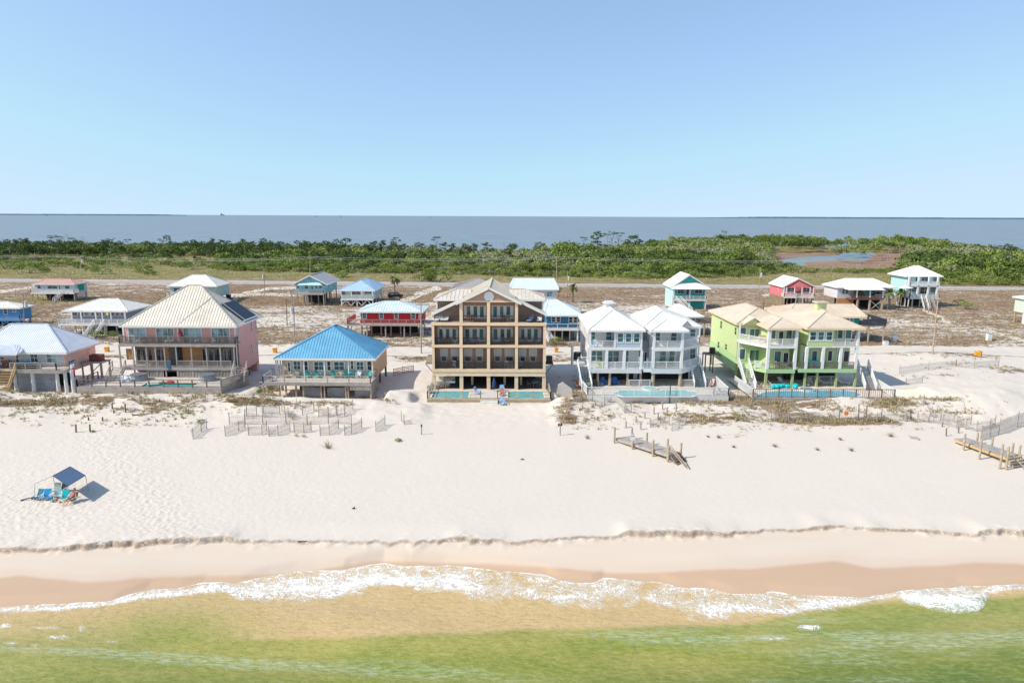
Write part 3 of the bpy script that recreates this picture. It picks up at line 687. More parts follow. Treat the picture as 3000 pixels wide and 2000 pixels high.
def place(kind, j, x, y, z, s, label, cat, group, rz=None, sz=None):
    nm, sd_, h, wd = PRO[kind][j % len(PRO[kind])]
    key = (kind, j % len(PRO[kind]))
    if key not in MADE: o = make_tree(nm, kind, sd_, h, wd); MADE[key] = o
    else: o = copy_tree(MADE[key])
    if label in (LOAK, LSHR, LPIN, LSHL) or 'against the bay' in label or 'inside the wood' in label:
        lo, hi = {'oak': (.7, .85), 'shrub': (1.0, 1.45), 'pine': (.75, .9), 'flatpine': (.7, .9), 'snag': (.7, 1.2)}[kind]
        label = ('small' if s < lo else 'large' if s > hi else 'mid sized')+' '+label+' '+where(x, y)
    o.location = (x, y, z); o.rotation_euler = (0, 0, random.uniform(0, 6.28) if rz is None else rz)
    o.scale = (s, s, s*(sz or 1)); tag(o, label, cat, group); return o
LOAK = 'broad green oak in the wood'
LSHR = 'leafy bush on the highway verge'
LPIN = 'dark ragged pine above the wood'
LSHL = 'leafy bush in the tawny meadow'
def zt(x, y): return zg(x, y)
for k in range(95):
    px = random.uniform(-30, 1420); bs = 0
    bs = float(curve(BAY, px)); Y = bs-random.uniform(10, 110); X = (px-1500)/2000*Y
    place('pine', k % 2, X, Y, 1.4, random.uniform(.62, 1.0), LPIN, 'tree', 'pines rising from the wood', sz=random.uniform(.85, 1.2))
# front of the wood: individual bushes and oaks whose feet meet the verge
g = np.random.default_rng(21); cnt = 0
FRONT = [(0,790),(250,775),(560,775),(640,792),(800,797),(1000,800),(1200,800),(1400,806),(1650,812),(1900,816),(2150,812),(2300,800),(2600,800),(2640,826),(2800,834),(3000,836),(3300,838)]
px = -60.
while px < 3080:
    py = float(curve(FRONT, px)); big = px > 640
    x, y = G(px, py+g.uniform(-2, 1)); x += g.uniform(-1, 1)
    if y > 272 or px > 2600:
        y = max(y, 262)
        place('shrub', int(g.integers(0, 3)), x, y, zt(x, y)-.1, g.uniform(.8, 1.7)*(1 if big else 1.1), LSHR if px > 600 else LSHL, 'bush', 'bushes at the foot of the wood')
    px += g.uniform(13, 26)*(1 if big else 1.7)
for k in range(26):                      # loose bushes on the left meadow and verge
    px, py = [(60,775),(110,785),(160,782),(40,790),(130,797),(90,800),(215,775),(230,785),(285,780),(300,772),(270,795),(295,803),(345,782),(375,778),(400,795),(425,800),(440,806),(470,775),(500,780),(530,785),(560,790),(600,778),(1265,822),(1290,826),(1235,824),(1010,812)][k]
    x, y = G(px+g.uniform(-4, 4), py); place('shrub', k % 3, x, y, zt(x, y)-.1, g.uniform(1.4, 2.1), LSHL if px < 640 else LSHR, 'bush', 'bushes at the foot of the wood')
for k in range(105):                      # second line: oaks
    px = 640+k*23.2+g.uniform(-6, 6)
    if 2330 < px < 2640: continue
    py = float(curve(FRONT, px)); x, y = G(px, py); d = g.uniform(9, 26); x *= (y+d)/y; y += d
    s = g.uniform(.6, .95)
    place('oak', int(g.integers(0, 3)), x, y, zt(x, y)-.2, s, LOAK, 'tree', 'oaks along the near edge of the wood')
# pines standing out against the bay (photo column, crown top row, kind)
for px, top, kd, j in ((152,688,'flatpine',0),(174,691,'flatpine',1),(208,696,'flatpine',1),(230,706,'flatpine',0),(322,697,'flatpine',0),(300,702,'pine',0),(372,700,'flatpine',1),(470,698,'flatpine',0),(20,700,'pine',0),(75,704,'pine',1),(200,712,'pine',0),(270,716,'pine',1),(420,716,'pine',0),(450,716,'pine',1),(512,708,'pine',0),(575,710,'pine',1),(615,708,'pine',0),(642,702,'pine',1),(690,714,'pine',0),(745,706,'pine',1),(772,697,'pine',0),(815,707,'pine',1),(870,704,'pine',0),(890,704,'pine',1),(925,708,'pine',0),(948,705,'pine',1),(985,700,'pine',0),(1010,697,'pine',1),(1045,712,'pine',0),(1100,706,'pine',1),(1125,703,'pine',0),(1158,694,'flatpine',0),(1150,706,'pine',0),(1185,714,'pine',1),(1225,709,'pine',0),(1280,692,'flatpine',1),(1305,710,'pine',1),(1330,712,'pine',0),(1360,713,'pine',0),(1428,710,'pine',1),(1495,714,'pine',1),(1508,713,'pine',0),(1580,708,'pine',0),(1635,714,'pine',1),(1660,706,'oak',1),(1750,677,'pine',0),(1710,693,'flatpine',1),(1795,678,'flatpine',0),(1812,680,'flatpine',1),(1845,690,'pine',1),(1868,688,'pine',1),(2122,676,'flatpine',1),(2955,714,'pine',0),(2960,720,'flatpine',0),(650,716,'pine',1),(840,712,'pine',0),(960,712,'pine',0),(1070,714,'pine',1),(130,712,'pine',0),(350,714,'pine',0),(540,714,'pine',1)):
    bs = float(curve(BAY, px)); Y = bs-g.uniform(25, 70); X, Z = P(px, top, Y); h0 = PRO[kd][j % len(PRO[kd])][2]
    zb = 1.2; place(kd, j, X, Y, zb, max(.4, (Z-zb)/h0/1.0), LPIN if kd == 'pine' else ('flat crowned pine against the bay' if kd == 'flatpine' else LOAK), 'tree', {'pine': 'pines rising from the wood', 'flatpine': 'umbrella pines on the skyline', 'oak': 'oaks along the near edge of the wood'}[kd])
for px, top, Yd in ((196,683,60),(243,692,50),(255,703,40),(1780,672,60),(1960,680,40),(1980,678,30),(1958,686,50),(2195,680,40),(2245,684,30)):
    bs = float(curve(BAY, px)); Y = bs-Yd; X, Z = P(px, top, Y); place('snag', 0, X, Y, 1.0, (Z-1)/12, 'bare dead tree against the bay', 'tree', 'dead trees on the skyline')
for px, py, s in ((30,760,1.0),(105,775,.9),(800,762,1.1),(1475,745,1.2),(2420,742,.5),(2600,762,1.3),(2635,745,1.2),(2650,760,1.2),(2610,755,1.)):
    x, y = G(px, py); place('snag', 1, x, y, 1.5, s*1.5, 'bleached leafless tree inside the wood', 'tree', 'bleached trees in the wood')
# the wood itself: one mass of crowns
def far_wood():
    g = np.random.default_rng(5); tiles = [leaves((0, 0, 0), (1, 1, 1), 300, .19, seed=100+i, lumps=13, shell=.8) for i in range(6)]
    Vs = []; Ts = []; n = 0
    for _ in range(26000):
        Y = 270+(750-270)*g.random()**1.15; px = g.uniform(-500, 3500)
        X = (px-1500)/2000*Y*1.02; bs = float(curve(BAY, px)); pxx, py = proj(X, Y, 2.5)
        if Y > bs-6: continue
        fr = float(curve(FRONT, pxx))
        if py > fr-1: continue
        dens = 1.0
        if pxx < 640: dens = .05 if py > 768 else (.8 if py < 752 else .3)
        # marsh and lagoon stay open
        if 2255 < pxx < 2660 and 735+8*(pxx < 2300) < py < 787: dens = 0
        if 2255 < pxx < 2480 and py < 742: dens = .75 if py < 733 and pxx < 2430 else .0
        if 2430 < pxx < 2572 and 712 < py < 760: dens = .12
        if 2280 < pxx < 2640 and py > 787: dens = .9
        if g.random() > dens*.62: continue
        far = (Y-280)/250; front = max(0, min(1, (fr-py)/22))
        mid = 1.0; r = g.uniform(1.8, 5.0)*(.55+.6*front); h = r*g.uniform(.6, 1.15)
        zc = 1.6+(1.0+3.0*front*g.uniform(.3, 1.15))
        if 1900 < pxx < 2700 or pxx > 2620: zc += 1.5*front
        if py > 787 and 2280 < pxx < 2640: r *= .7; zc = 1.8; h = r*.7
        if pxx < 640 and py > 752: r *= .7; zc = 2
        V, T = tiles[g.integers(0, 6)]; a = g.uniform(0, 6.28); c, s_ = math.cos(a), math.sin(a)
        W = np.empty_like(V); W[:, 0] = (V[:, 0]*c-V[:, 1]*s_)*r+X; W[:, 1] = (V[:, 0]*s_+V[:, 1]*c)*r+Y; W[:, 2] = V[:, 2]*h+zc
        Vs.append(W); base = fbm(np.array([X*.02]), np.array([Y*.02]), 3, 3)[0]
        tb_ = float(np.clip((base-.5)*2.2+.40+g.normal(0, .27), 0, 1))
        if pxx > 1950 and py < 760: tb_ = min(1, tb_+.15)
        if py < 742 and pxx < 1400: tb_ *= .30
        Ts.append(np.clip(T*.5+tb_-.2, 0, 1)); n += 1
    o = soup('woodland', np.concatenate(Vs), 4, MLEAFW, None, {'tint': np.concatenate(Ts)}); tag(o, kind='stuff')
    o['label'] = 'dense green coastal wood between the highway and the bay'; o['category'] = 'woodland'
    print('WOOD', n)
far_wood()
# low growth and grass tufts
MTUFT = leafmat('dune_grass', [(.22, .16, .09), (.36, .27, .16), (.45, .37, .22), (.36, .36, .17), (.56, .50, .36)], randomize=False)
def tufts(name, N_, region, label, size, dens_fn, gbias=0, seed=3, nb=7, loose=False):
    g = np.random.default_rng(seed); Vs = []; Ts = []
    y0, y1, = region; out = 0
    Y = np.exp(g.uniform(math.log(y0), math.log(y1), N_)); X = g.uniform(-1, 1, N_)*(Y*.86+6)
    Z = height(X, Y, True); px, py = proj(X, Y, np.where(Y < 100, Z, 2.5)); d = dens_fn(px, py, X, Y)
    cl = fbm(X*.5, Y*.9, 3, 4); keep = g.random(N_) < (d if loose else d*sst(.42, .62, cl+.25*(d-.4))*1.1)
    X, Y, Z, d = X[keep], Y[keep], Z[keep], d[keep]; n = len(X)
    tn = np.clip(g.normal(.42, .22, n)+gbias, 0, 1)
    s = size*g.uniform(.5, 1.3, n)
    for b in range(nb):
        a = g.uniform(0, 6.28, n); L = s*g.uniform(.5, 1, n); ln = g.uniform(.15, 1.0, n); wd = s*.10
        bx = X+g.normal(0, .2, n)*s; by = Y+g.normal(0, .2, n)*s
        tx = bx+np.cos(a)*L*ln; ty = by+np.sin(a)*L*ln; tz = Z+L*(1.05-.55*ln)
        px_ = -np.sin(a)*wd; py_ = np.cos(a)*wd
        Vs.append(np.stack([np.stack([bx-px_, by-py_, Z-.05], -1), np.stack([bx+px_, by+py_, Z-.05], -1), np.stack([tx, ty, tz], -1)], 1).reshape(-1, 3))
        Ts.append(np.repeat(np.clip(tn+g.normal(0, .06, n), 0, 1), 3))
    o = soup(name, np.concatenate(Vs), 3, MTUFT, None, {'tint': np.concatenate(Ts)}); tag(o, label, 'grass', None, 'stuff'); print(name, n); return o
def dd_front(px, py, X, Y):
    d = scrub_density(px, py, X, Y); d = np.maximum(d, .10*sst(1640, 1700, px)*sst(1330, 1280, py)*sst(2600, 2500, px)*(py > 1200))
    return d*(Y < 103)*(py > 1140)
tufts('dune_grass', 30000, (82, 103), 'sparse brown and olive dune grass on the white sand before the houses', .55, dd_front, 0, 3, 8)
def dd_loose(px, py, X, Y):
    a = sst(1268, 1235, py)*sst(1150, 1160, py)*sst(640, 560, px)*.55+sst(1325, 1240, py)*sst(1168, 1178, py)*sst(1625, 1660, px)*sst(3000, 2700, px)*.5
    a = a+.25*sst(1165, 1172, py)*sst(1230, 1200, py)*sst(1100, 1000, px)*sst(600, 680, px)
    for (x0, y0, x1, y1, w_) in ((350,1172,215,1290,15),(1975,1165,1850,1275,24),(2480,1178,2760,1270,16)):
        t = np.clip((py-y0)/(y1-y0), 0, 1); a = a*(1-.95*np.exp(-((px-(x0+(x1-x0)*t))/w_)**2))
    return a*sst(.38, .60, fbm(X*.3, Y*.5, 6, 3))*(Y < 103)
tufts('dune_grass', 15000, (80, 103), 'scattered thin tufts of dune grass on the pale sand', .40, dd_loose, .05, 13, 7, True)
tufts('scrub', 90000, (104, 246), 'low brown heath scrub over the sandy lots between the houses', .55, lambda px, py, X, Y: scrub_density(px, py, X, Y)*(np.abs(Y-127.5-2*np.sin(X*.03)) > 3.2)*(Y > 104)*1.0, -.12, 4, 6)
tufts('verge_grass', 26000, (272, 420), 'tawny meadow grass beyond the highway', .9, lambda px, py, X, Y: .8*(py > 735)*(py < 823), .22, 5, 5)
# ================================================================ house kit
WHT = paint('white_trim', (.78, .775, .765), .5, .06); WHTW = paint('white_siding', (.72, .715, .72), .6, .07, siding=.2)
RWHITE = paint('white_metal_roof', (.80, .79, .775), .45, .07, .5, spec=.4); RCREAM = paint('cream_metal_roof', (.70, .63, .54), .5, .12, .35)
RBEIGE = paint('beige_roof', (.66, .55, .43), .6, .11, .35); RBLUE = paint('blue_metal_roof', (.16, .42, .62), .4, .13, .35)
RPALEBLUE = paint('pale_blue_metal_roof', (.50, .64, .78), .45, .08, .5); RGREY = paint('grey_shingle_roof', (.44, .46, .48), .8, .12, 1)
RPINK = paint('faded_red_shingle_roof', (.66, .40, .34), .85, .14, 1); RDARK = paint('dark_shingle_roof', (.27, .25, .25), .85, .15, 1)
WGREY = wood('weathered_grey_wood', (.40, .36, .33)); WDARK = wood('dark_weathered_wood', (.20, .16, .135)); WTAN = wood('tan_pile_wood', (.45, .36, .25)); WDECK = wood('deck_boards', (.52, .455, .40)); WNEW = wood('fresh_lumber', (.55, .38, .20)); WORG = wood('orange_cedar_boards', (.50, .25, .11))
GTEAL = glassmat('teal_glass', (.045, .115, .13)); GDARK = glassmat('dark_glass', (.018, .026, .035)); GSKY = glassmat('sky_glass', (.20, .30, .33)); GBLIND = paint('closed_blinds', (.70, .70, .68), .6, .05)
VOID = paint('undercroft_shade_paint', (.045, .045, .05), .9, .2); BLACKM = paint('black_metal', (.03, .03, .032), .5, .1); CREAMT = paint('cream_trim', (.80, .60, .41), .6, .06)  # VOID: near-black paint that puts undercroft shade into plain sheets
def poolmat(name, col):
    m, t = newmat(name); n = N(t); f = n.noise(n.pos((1.2, 2, 1)), 2.2, 4, .6, .8); g_ = n.noise(n.pos(), .35, 2)
    c = n.mix(n.math('MULTIPLY', n.sstep(f, .5, .7), .5), n.mix(g_, tuple(x*.75 for x in col), col), tuple(min(1, x*1.5+.08) for x in col)); n.bsdf(c, .12, n.bump(f, .5, .1), 0, .5); MATS[name] = m; return m
POOLW = poolmat('pool_water', (.13, .50, .54)); COPE = paint('pool_coping', (.70, .66, .60), .7, .08, 2); PAVE = paint('pale_paving', (.60, .53, .47), .85, .12, 2)
def qa(k):
    ox, oy, s_ = {0: (0, 0, 1), 1: (0, 750, .3189), 2: (300, 780, .2678), 3: (740, 780, .2678), 4: (1200, 780, .2678), 5: (1640, 780, .2678), 6: (2050, 780, .2678), 7: (2500, 750, .3189), 8: (1640, 880, .1913), 9: (1870, 880, .1913), 10: (1240, 1080, .08503), 11: (1560, 860, .09566), 12: (0, 1000, .10204), 13: (2240, 770, .17007), 14: (1800, 600, .2551), 15: (600, 600, .2551), 16: (1200, 600, .2551), 17: (2400, 600, .2551), 18: (0, 600, .2551)}[k]
    return lambda u, v: (ox+u*s_, oy+v*s_)
class House:
    def __init__(s, name, label, x, y, z, cat='house', q=0):
        s.r = thing(name, label, cat, (x, y, z)); s.q = qa(q); s.z = z
    def at(s, u, v, Y): return P(*s.q(u, v), Y)
    def box(s, name, mat, x0, x1, y0, y1, z0, z1, parent=None):
        return MB().box(x0, x1, y0, y1, z0, z1).build(name, mat, parent or s.r)
    def pbox(s, name, mat, a, b, Y0, Y1, parent=None):          # a, b: crop corners measured on the plane Y0
        x0, z1 = s.at(*a, Y0); x1, z0 = s.at(*b, Y0); return s.box(name, mat, x0, x1, Y0, Y1, z0, z1, parent)
    def win(s, a, b, Y, glass=None, fm=None, mull=1, rail=1, name='window', fw=.09):
        x0, z1 = s.at(*a, Y); x1, z0 = s.at(*b, Y); return s.winm(x0, x1, z0, z1, Y, glass, fm, mull, rail, name, fw)
    def winm(s, x0, x1, z0, z1, Y, glass=None, fm=None, mull=1, rail=1, name='window', fw=.09):
        f = MB(); d0, d1 = Y-.075, Y+.01
        f.box(x0-fw, x0, d0, d1, z0-fw, z1+fw).box(x1, x1+fw, d0, d1, z0-fw, z1+fw).box(x0, x1, d0, d1, z1, z1+fw).box(x0, x1, d0, d1, z0-fw, z0)
        for i in range(1, mull+1):
            if mull: xm = x0+(x1-x0)*i/(mull+1); f.box(xm-.035, xm+.035, d0+.01, d1, z0, z1)
        if rail: zm = (z0+z1)/2; f.box(x0, x1, d0+.014, d1-.01, zm-.03, zm+.03)
        o = f.build(name, fm or WHT, s.r); MB().box(x0, x1, Y-.03, Y-.003, z0, z1).build('pane', glass or GTEAL, o); return o
    def wside(s, X, y0, y1, z0, z1, sg, glass=None, fm=None, fw=.09, name='window', rail=1):   # sg=+1 looks to +X
        f = MB(); a, b = (X-.01*sg, X+.075*sg)
        f.box(a, b, y0-fw, y0, z0-fw, z1+fw).box(a, b, y1, y1+fw, z0-fw, z1+fw).box(a, b, y0, y1, z1, z1+fw).box(a, b, y0, y1, z0-fw, z0)
        if rail: f.box(a+.01*sg, b-.014*sg, y0, y1, (z0+z1)/2-.03, (z0+z1)/2+.03)
        o = f.build(name, fm or WHT, s.r); MB().box(X+.003*sg, X+.03*sg, y0, y1, z0, z1).build('pane', glass or GTEAL, o); return o
    def pside(s, X, a, b, sg, **k):
        y0, z1 = XZ(*s.q(*a), X); y1, z0 = XZ(*s.q(*b), X)
        if y0 > y1: y0, y1 = y1, y0
        if z0 > z1: z0, z1 = z1, z0
        return s.wside(X, y0, y1, z0, z1, sg, **k)
    def post(s, x, y, z0, z1, r=.12, mat=None, name='post', rnd=False):
        m_ = MB()
        if rnd: m_.tube((x, y, z0), (x, y, z1), r, r*.92, 8)
        else: m_.box(x-r, x+r, y-r, y+r, z0, z1)
        return m_.build(name, mat or WTAN, s.r)
    def rail(s, pts, z, h=1.0, mat=None, gap=.15, name='railing', pw=.05, every=1.9, bars=0, parent=None):
        m_ = MB()
        for a, b in zip(pts[:-1], pts[1:]):
            L = math.hypot(b[0]-a[0], b[1]-a[1])
            if L < .05: continue
            za = a[2] if len(a) > 2 else z; zb = b[2] if len(b) > 2 else z
            m_.bar((a[0], a[1], za+h), (b[0], b[1], zb+h), .06, .035); m_.bar((a[0], a[1], za+.12), (b[0], b[1], zb+.12), .03, .03)
            n = max(1, round(L/every))
            for i in range(n+1):
                t_ = i/n; x = a[0]+(b[0]-a[0])*t_; y = a[1]+(b[1]-a[1])*t_; zz = za+(zb-za)*t_; m_.box(x-pw, x+pw, y-pw, y+pw, zz, zz+h+.05)
            if gap:
                n = max(1, int(L/gap))
                for i in range(1, n):
                    t_ = i/n; x = a[0]+(b[0]-a[0])*t_; y = a[1]+(b[1]-a[1])*t_; zz = za+(zb-za)*t_; m_.box(x-.018, x+.018, y-.018, y+.018, zz+.12, zz+h)
            for k in range(bars):
                f_ = (k+1)/(bars+1); m_.bar((a[0], a[1], za+.12+(h-.12)*f_), (b[0], b[1], zb+.12+(h-.12)*f_), .015, .035)
        return m_.build(name, mat or WHT, parent or s.r)
    def stair(s, top, bot, width, mat=None, railm=None, n=None, solid=False, h=.95, railgap=.0):
        top = Vector(top); bot = Vector(bot); d = bot-top; hz = Vector((d.x, d.y, 0)); L = hz.length; hz.normalize(); sd_ = Vector((hz.y, -hz.x, 0))*width/2
        n = n or max(3, int(abs(d.z)/.19)); m_ = MB()
        for i in range(n):
            c = top+d*((i+.5)/n); e = hz*(L/n*.5)
            A = [c-e-sd_, c+e-sd_, c+e+sd_, c-e+sd_]
            m_.slab([tuple(v) for v in A][::-1], .05)
        for sg in (-1, 1):
            off = sd_*sg*1.02; m_.bar(top+off-Vector((0, 0, .12)), bot+off-Vector((0, 0, .05)), .03, .14)
        o = m_.build('staircase', mat or WGREY, s.r)
        r = MB()
        for sg in (-1, 1):
            off = sd_*sg*1.08; r.bar(top+off+Vector((0, 0, h)), bot+off+Vector((0, 0, h)), .06, .05)
            r.bar(top+off+Vector((0, 0, h*.5)), bot+off+Vector((0, 0, h*.5)), .025, .04)
            k = max(2, int(L/1.5))
            for i in range(k+1):
                p_ = top+d*(i/k)+off; r.box(p_.x-.06, p_.x+.06, p_.y-.06, p_.y+.06, p_.z-.1, p_.z+h+.04)
            if railgap:
                k = int(L/railgap)
                for i in range(k): p_ = top+d*(i/k)+off; r.box(p_.x-.02, p_.x+.02, p_.y-.02, p_.y+.02, p_.z, p_.z+h)
        r.build('handrail', railm or WHT, o); return o
def inplane_ribs(m_, poly, spacing, rr=.035, h=.05):
    """standing seams down the slope of a planar face"""
    p = [Vector(q) for q in poly]; nrm = Vector((0, 0, 0))
    for i in range(len(p)): nrm += p[i].cross(p[(i+1) % len(p)])
    nrm.normalize()
    if nrm.z < 0: nrm = -nrm
    l = Vector((0, 0, 1)).cross(nrm)
    if l.length < 1e-3: return
    l.normalize(); d = l.cross(nrm)
    o = p[0]; q = [((v-o).dot(l), (v-o).dot(d)) for v in p]
    lo = min(a for a, b in q); hi = max(a for a, b in q); k = int((hi-lo)/spacing); 
    for i in range(1, k+1):
        t = lo+(hi-lo)*i/(k+1); xs = []
        for (a0, b0), (a1, b1) in zip(q, q[1:]+q[:1]):
            if (a0-t)*(a1-t) < 0: xs.append(b0+(b1-b0)*(t-a0)/(a1-a0))
        if len(xs) >= 2 and max(xs)-min(xs) > .25:
            A = o+l*t+d*min(xs)+nrm*h*.5; B = o+l*t+d*max(xs)+nrm*h*.5; m_.bar(A, B, rr*.6, h*.5, nrm)
def roof_faces(s, faces, mat, trim=None, ribs=.55, name='roof', th=.14, eave=None, parent=None):
    m_ = MB()
    for f in faces:
        m_.slab(f, th)
        if ribs: inplane_ribs(m_, f, ribs)
    o = m_.build(name, mat, parent or s.r)
    if eave:                                 # trim board under the eave edges and caps on the ridges
        t = MB()
        for a, b in eave[0]: t.bar((a[0], a[1], a[2]-th*.5-.04), (b[0], b[1], b[2]-th*.5-.04), .035, .15)
        t.build('fascia', trim or WHT, o)
        c = MB()
        for a, b in eave[1]: c.bar((a[0], a[1], a[2]+.04), (b[0], b[1], b[2]+.04), .13, .035)
        if c.V: c.build('ridge_cap', mat, o)
    return o
def hip(s, x0, x1, y0, y1, ze, r0, r1, zr, mat, trim=None, ribs=.55, name='roof', zr1=None):
    zr1 = zr if zr1 is None else zr1
    A, B, C, D = (x0, y0, ze), (x1, y0, ze), (x1, y1, ze), (x0, y1, ze); R0, R1 = (*r0, zr), (*r1, zr1)
    e = [(A, B), (B, C), (C, D), (D, A)]
    if abs(r1[0]-r0[0]) >= abs(r1[1]-r0[1]):
        fs = [(A, B, R1, R0), (B, C, R1), (C, D, R0, R1), (D, A, R0)]; rg = [(R0, R1), (A, R0), (D, R0), (B, R1), (C, R1)]
    else:
        fs = [(A, B, R0), (B, C, R1, R0), (C, D, R1), (D, A, R0, R1)]; rg = [(R0, R1), (A, R0), (B, R0), (C, R1), (D, R1)]
    if math.hypot(r1[0]-r0[0], r1[1]-r0[1]) < .05: fs = [(A, B, R0), (B, C, R0), (C, D, R0), (D, A, R0)]; rg = rg[1:]
    roof_faces(s, fs, mat, trim, ribs, name, eave=(e, rg))
    m_ = MB(); m_.slab([(x0+.03, y0+.03, ze-.10), (x1-.03, y0+.03, ze-.10), (x1-.03, y1-.03, ze-.10), (x0+.03, y1-.03, ze-.10)], .05); return m_.build('soffit', trim or WHT, s.r)
def gable(s, x0, x1, y0, y1, ze, xr, zr, mat, trim=None, wall=None, wx0=None, wx1=None, wy=None, ribs=.55, name='roof', y_back=None):
    A, B, C, D = (x0, y0, ze), (x1, y0, ze), (x1, y1, ze), (x0, y1, ze); R0, R1 = (xr, y0, zr), (xr, y1, zr)
    roof_faces(s, [(D, A, R0, R1), (B, C, R1, R0)], mat, trim, ribs, name, eave=([(A, D), (B, C), (A, R0), (R0, B), (D, R1), (R1, C)], [(R0, R1)]))
    if wall:
        wx0 = x0+.4 if wx0 is None else wx0; wx1 = x1-.4 if wx1 is None else wx1
        wy = (y0+.5) if wy is None else wy
        def zr_(x): return (ze+(zr-ze)*(x-x0)/(xr-x0) if x < xr else ze+(zr-ze)*(x1-x)/(x1-xr))-.16
        m_ = MB()
        for yy in (wy, y1-.6): m_.prism([(wx0, ze-.2), (wx1, ze-.2), (wx1, zr_(wx1)), (xr, zr_(xr)), (wx0, zr_(wx0))], 'y', yy, yy+.12)
        m_.build('gable_wall', wall, s.r)
def lattice_skirt(s, x0, x1, y, z0, z1, mat, gap=.22, w_=.075, name='skirting', axis='x'):
    m_ = MB(); n = max(2, int(abs(x1-x0)/gap))
    for i in range(n+1):
        t = x0+(x1-x0)*i/n
        if axis == 'x': m_.box(t-w_, t+w_, y-.02, y+.02, z0, z1)
        else: m_.box(y-.02, y+.02, t-w_, t+w_, z0, z1)
    if axis == 'x': m_.box(x0, x1, y+.02, y+.07, z1-.15, z1).box(x0, x1, y+.02, y+.07, z0+.1, z0+.2)
    else: m_.box(y+.02, y+.07, x0, x1, z1-.15, z1)
    return m_.build(name, mat, s.r)
# ---- furniture kit
def chair(label, x, y, z, rz, mat, group, kind='adirondack', parent=None):
    key = ('chair', kind, mat.name)
    if key in MADE: return tag(copy_tree(MADE[key], (x, y, z), rz), label, None, group)
    t = thing({'adirondack': 'adirondack_chair', 'lounge': 'chaise_longue', 'dining': 'patio_chair', 'beach': 'beach_chair', 'rocker': 'rocking_chair'}[kind], label, 'chair', (0, 0, 0), group)
    if kind == 'adirondack':
        m_ = MB(); m_.slab([(-.3, -.32, .38), (.3, -.32, .38), (.27, .3, .26), (-.27, .3, .26)], .04); m_.build('seat', mat, t, abs_=False)
        m_ = MB()
        for i in range(5): x_ = -.24+.12*i; m_.bar((x_*.85, .24, .26), (x_*1.15, .52, 1.05-.5*abs(x_)**1.2), .052, .015, (0, 1, .3))
        m_.build('backrest', mat, t, abs_=False)
        for sg in (-1, 1):
            MB().box(sg*.30, sg*.40, -.36, .40, .56, .60).build('armrest', mat, t, abs_=False)
            MB().box(sg*.31, sg*.37, -.34, -.26, 0, .56).build('leg', mat, t, abs_=False); MB().bar((sg*.31, -.2, .34), (sg*.31, .55, .02), .025, .06).build('leg', mat, t, abs_=False)
    elif kind == 'lounge':
        MB().box(-.32, .32, -1.0, .35, .32, .38).build('seat', mat, t, abs_=False)
        MB().bar((0, .33, .36), (0, .95, .86), .32, .03).build('backrest', mat, t, abs_=False)
        for a_, b_ in ((-.28, -.8), (.28, -.8), (-.28, .25), (.28, .25)): MB().box(a_-.03, a_+.03, b_-.03, b_+.03, 0, .33).build('leg', mat, t, abs_=False)
    elif kind == 'beach':
        MB().slab([(-.3, -.28, .30), (.3, -.28, .30), (.3, .25, .22), (-.3, .25, .22)], .03).build('seat', mat, t, abs_=False)
        MB().bar((0, .24, .24), (0, .52, .92), .29, .02).build('backrest', mat, t, abs_=False)
        for sg in (-1, 1):
            MB().bar((sg*.32, -.25, .5), (sg*.32, .42, .52), .03, .02).build('armrest', WHT, t, abs_=False)
            MB().bar((sg*.32, -.24, .5), (sg*.32, .3, .0), .014, .014).build('leg', WHT, t, abs_=False); MB().bar((sg*.32, -.3, .0), (sg*.32, .4, .5), .014, .014).build('leg', WHT, t, abs_=False)
    else:
        MB().box(-.25, .25, -.24, .24, .42, .46).build('seat', mat, t, abs_=False)
        m_ = MB().box(-.25, .25, .22, .25, .82, .95)
        for i in range(5): m_.box(-.23+.11*i-.012, -.23+.11*i+.03, .22, .245, .46, .83)
        m_.build('backrest', mat, t, abs_=False)
        for a_, b_ in ((-.22, -.21), (.22, -.21), (-.22, .21), (.22, .21)): MB().box(a_-.025, a_+.025, b_-.025, b_+.025, 0, .42).build('leg', mat, t, abs_=False)
        if kind == 'rocker':
            for sg in (-1, 1): MB().bar((sg*.27, -.25, .62), (sg*.27, .25, .66), .03, .02).build('armrest', mat, t, abs_=False)
    MADE[key] = t; t.location = (x, y, z); t.rotation_euler = (0, 0, rz); return t
def table(label, x, y, z, mat, r=.5, h=.72, group=None, name='patio_table'):
    t = thing(name, label, 'table', (x, y, z), group); MB().tube((0, 0, h-.04), (0, 0, h), r, r, 14).build('tabletop', mat, t, abs_=False)
    for a in range(4): MB().bar((math.cos(a*1.57+.8)*r*.6, math.sin(a*1.57+.8)*r*.6, 0), (math.cos(a*1.57+.8)*r*.45, math.sin(a*1.57+.8)*r*.45, h-.04), .025).build('leg', mat, t, abs_=False)
    return t
def cpaint(nm, c): return paint(nm, c, .55, .08)
CB = cpaint('light_blue_plastic', (.30, .50, .78)); CBLUE = cpaint('bright_blue_plastic', (.02, .24, .72)); CTEAL = cpaint('teal_plastic', (.08, .40, .38)); CWH = cpaint('white_plastic', (.74, .75, .76)); CRED = cpaint('red_brown_wood_paint', (.30, .09, .06)); CGRN = cpaint('lime_plastic', (.45, .62, .15)); CDG = cpaint('dark_green_plastic', (.03, .16, .06)); CNAVY = cpaint('navy_canvas', (.012, .04, .13)); CTURQ = cpaint('turquoise_plastic', (.01, .52, .58)); CORG = cpaint('orange_plastic', (.80, .22, .02)); CRD = cpaint('red_plastic', (.62, .04, .05)); CBRN = cpaint('brown_wicker', (.16, .10, .07)); CLB = cpaint('sky_blue_canvas', (.02, .32, .62)); CGREY = cpaint('grey_canvas', (.35, .36, .33)); CTAN = cpaint('tan_canvas', (.52, .42, .30))
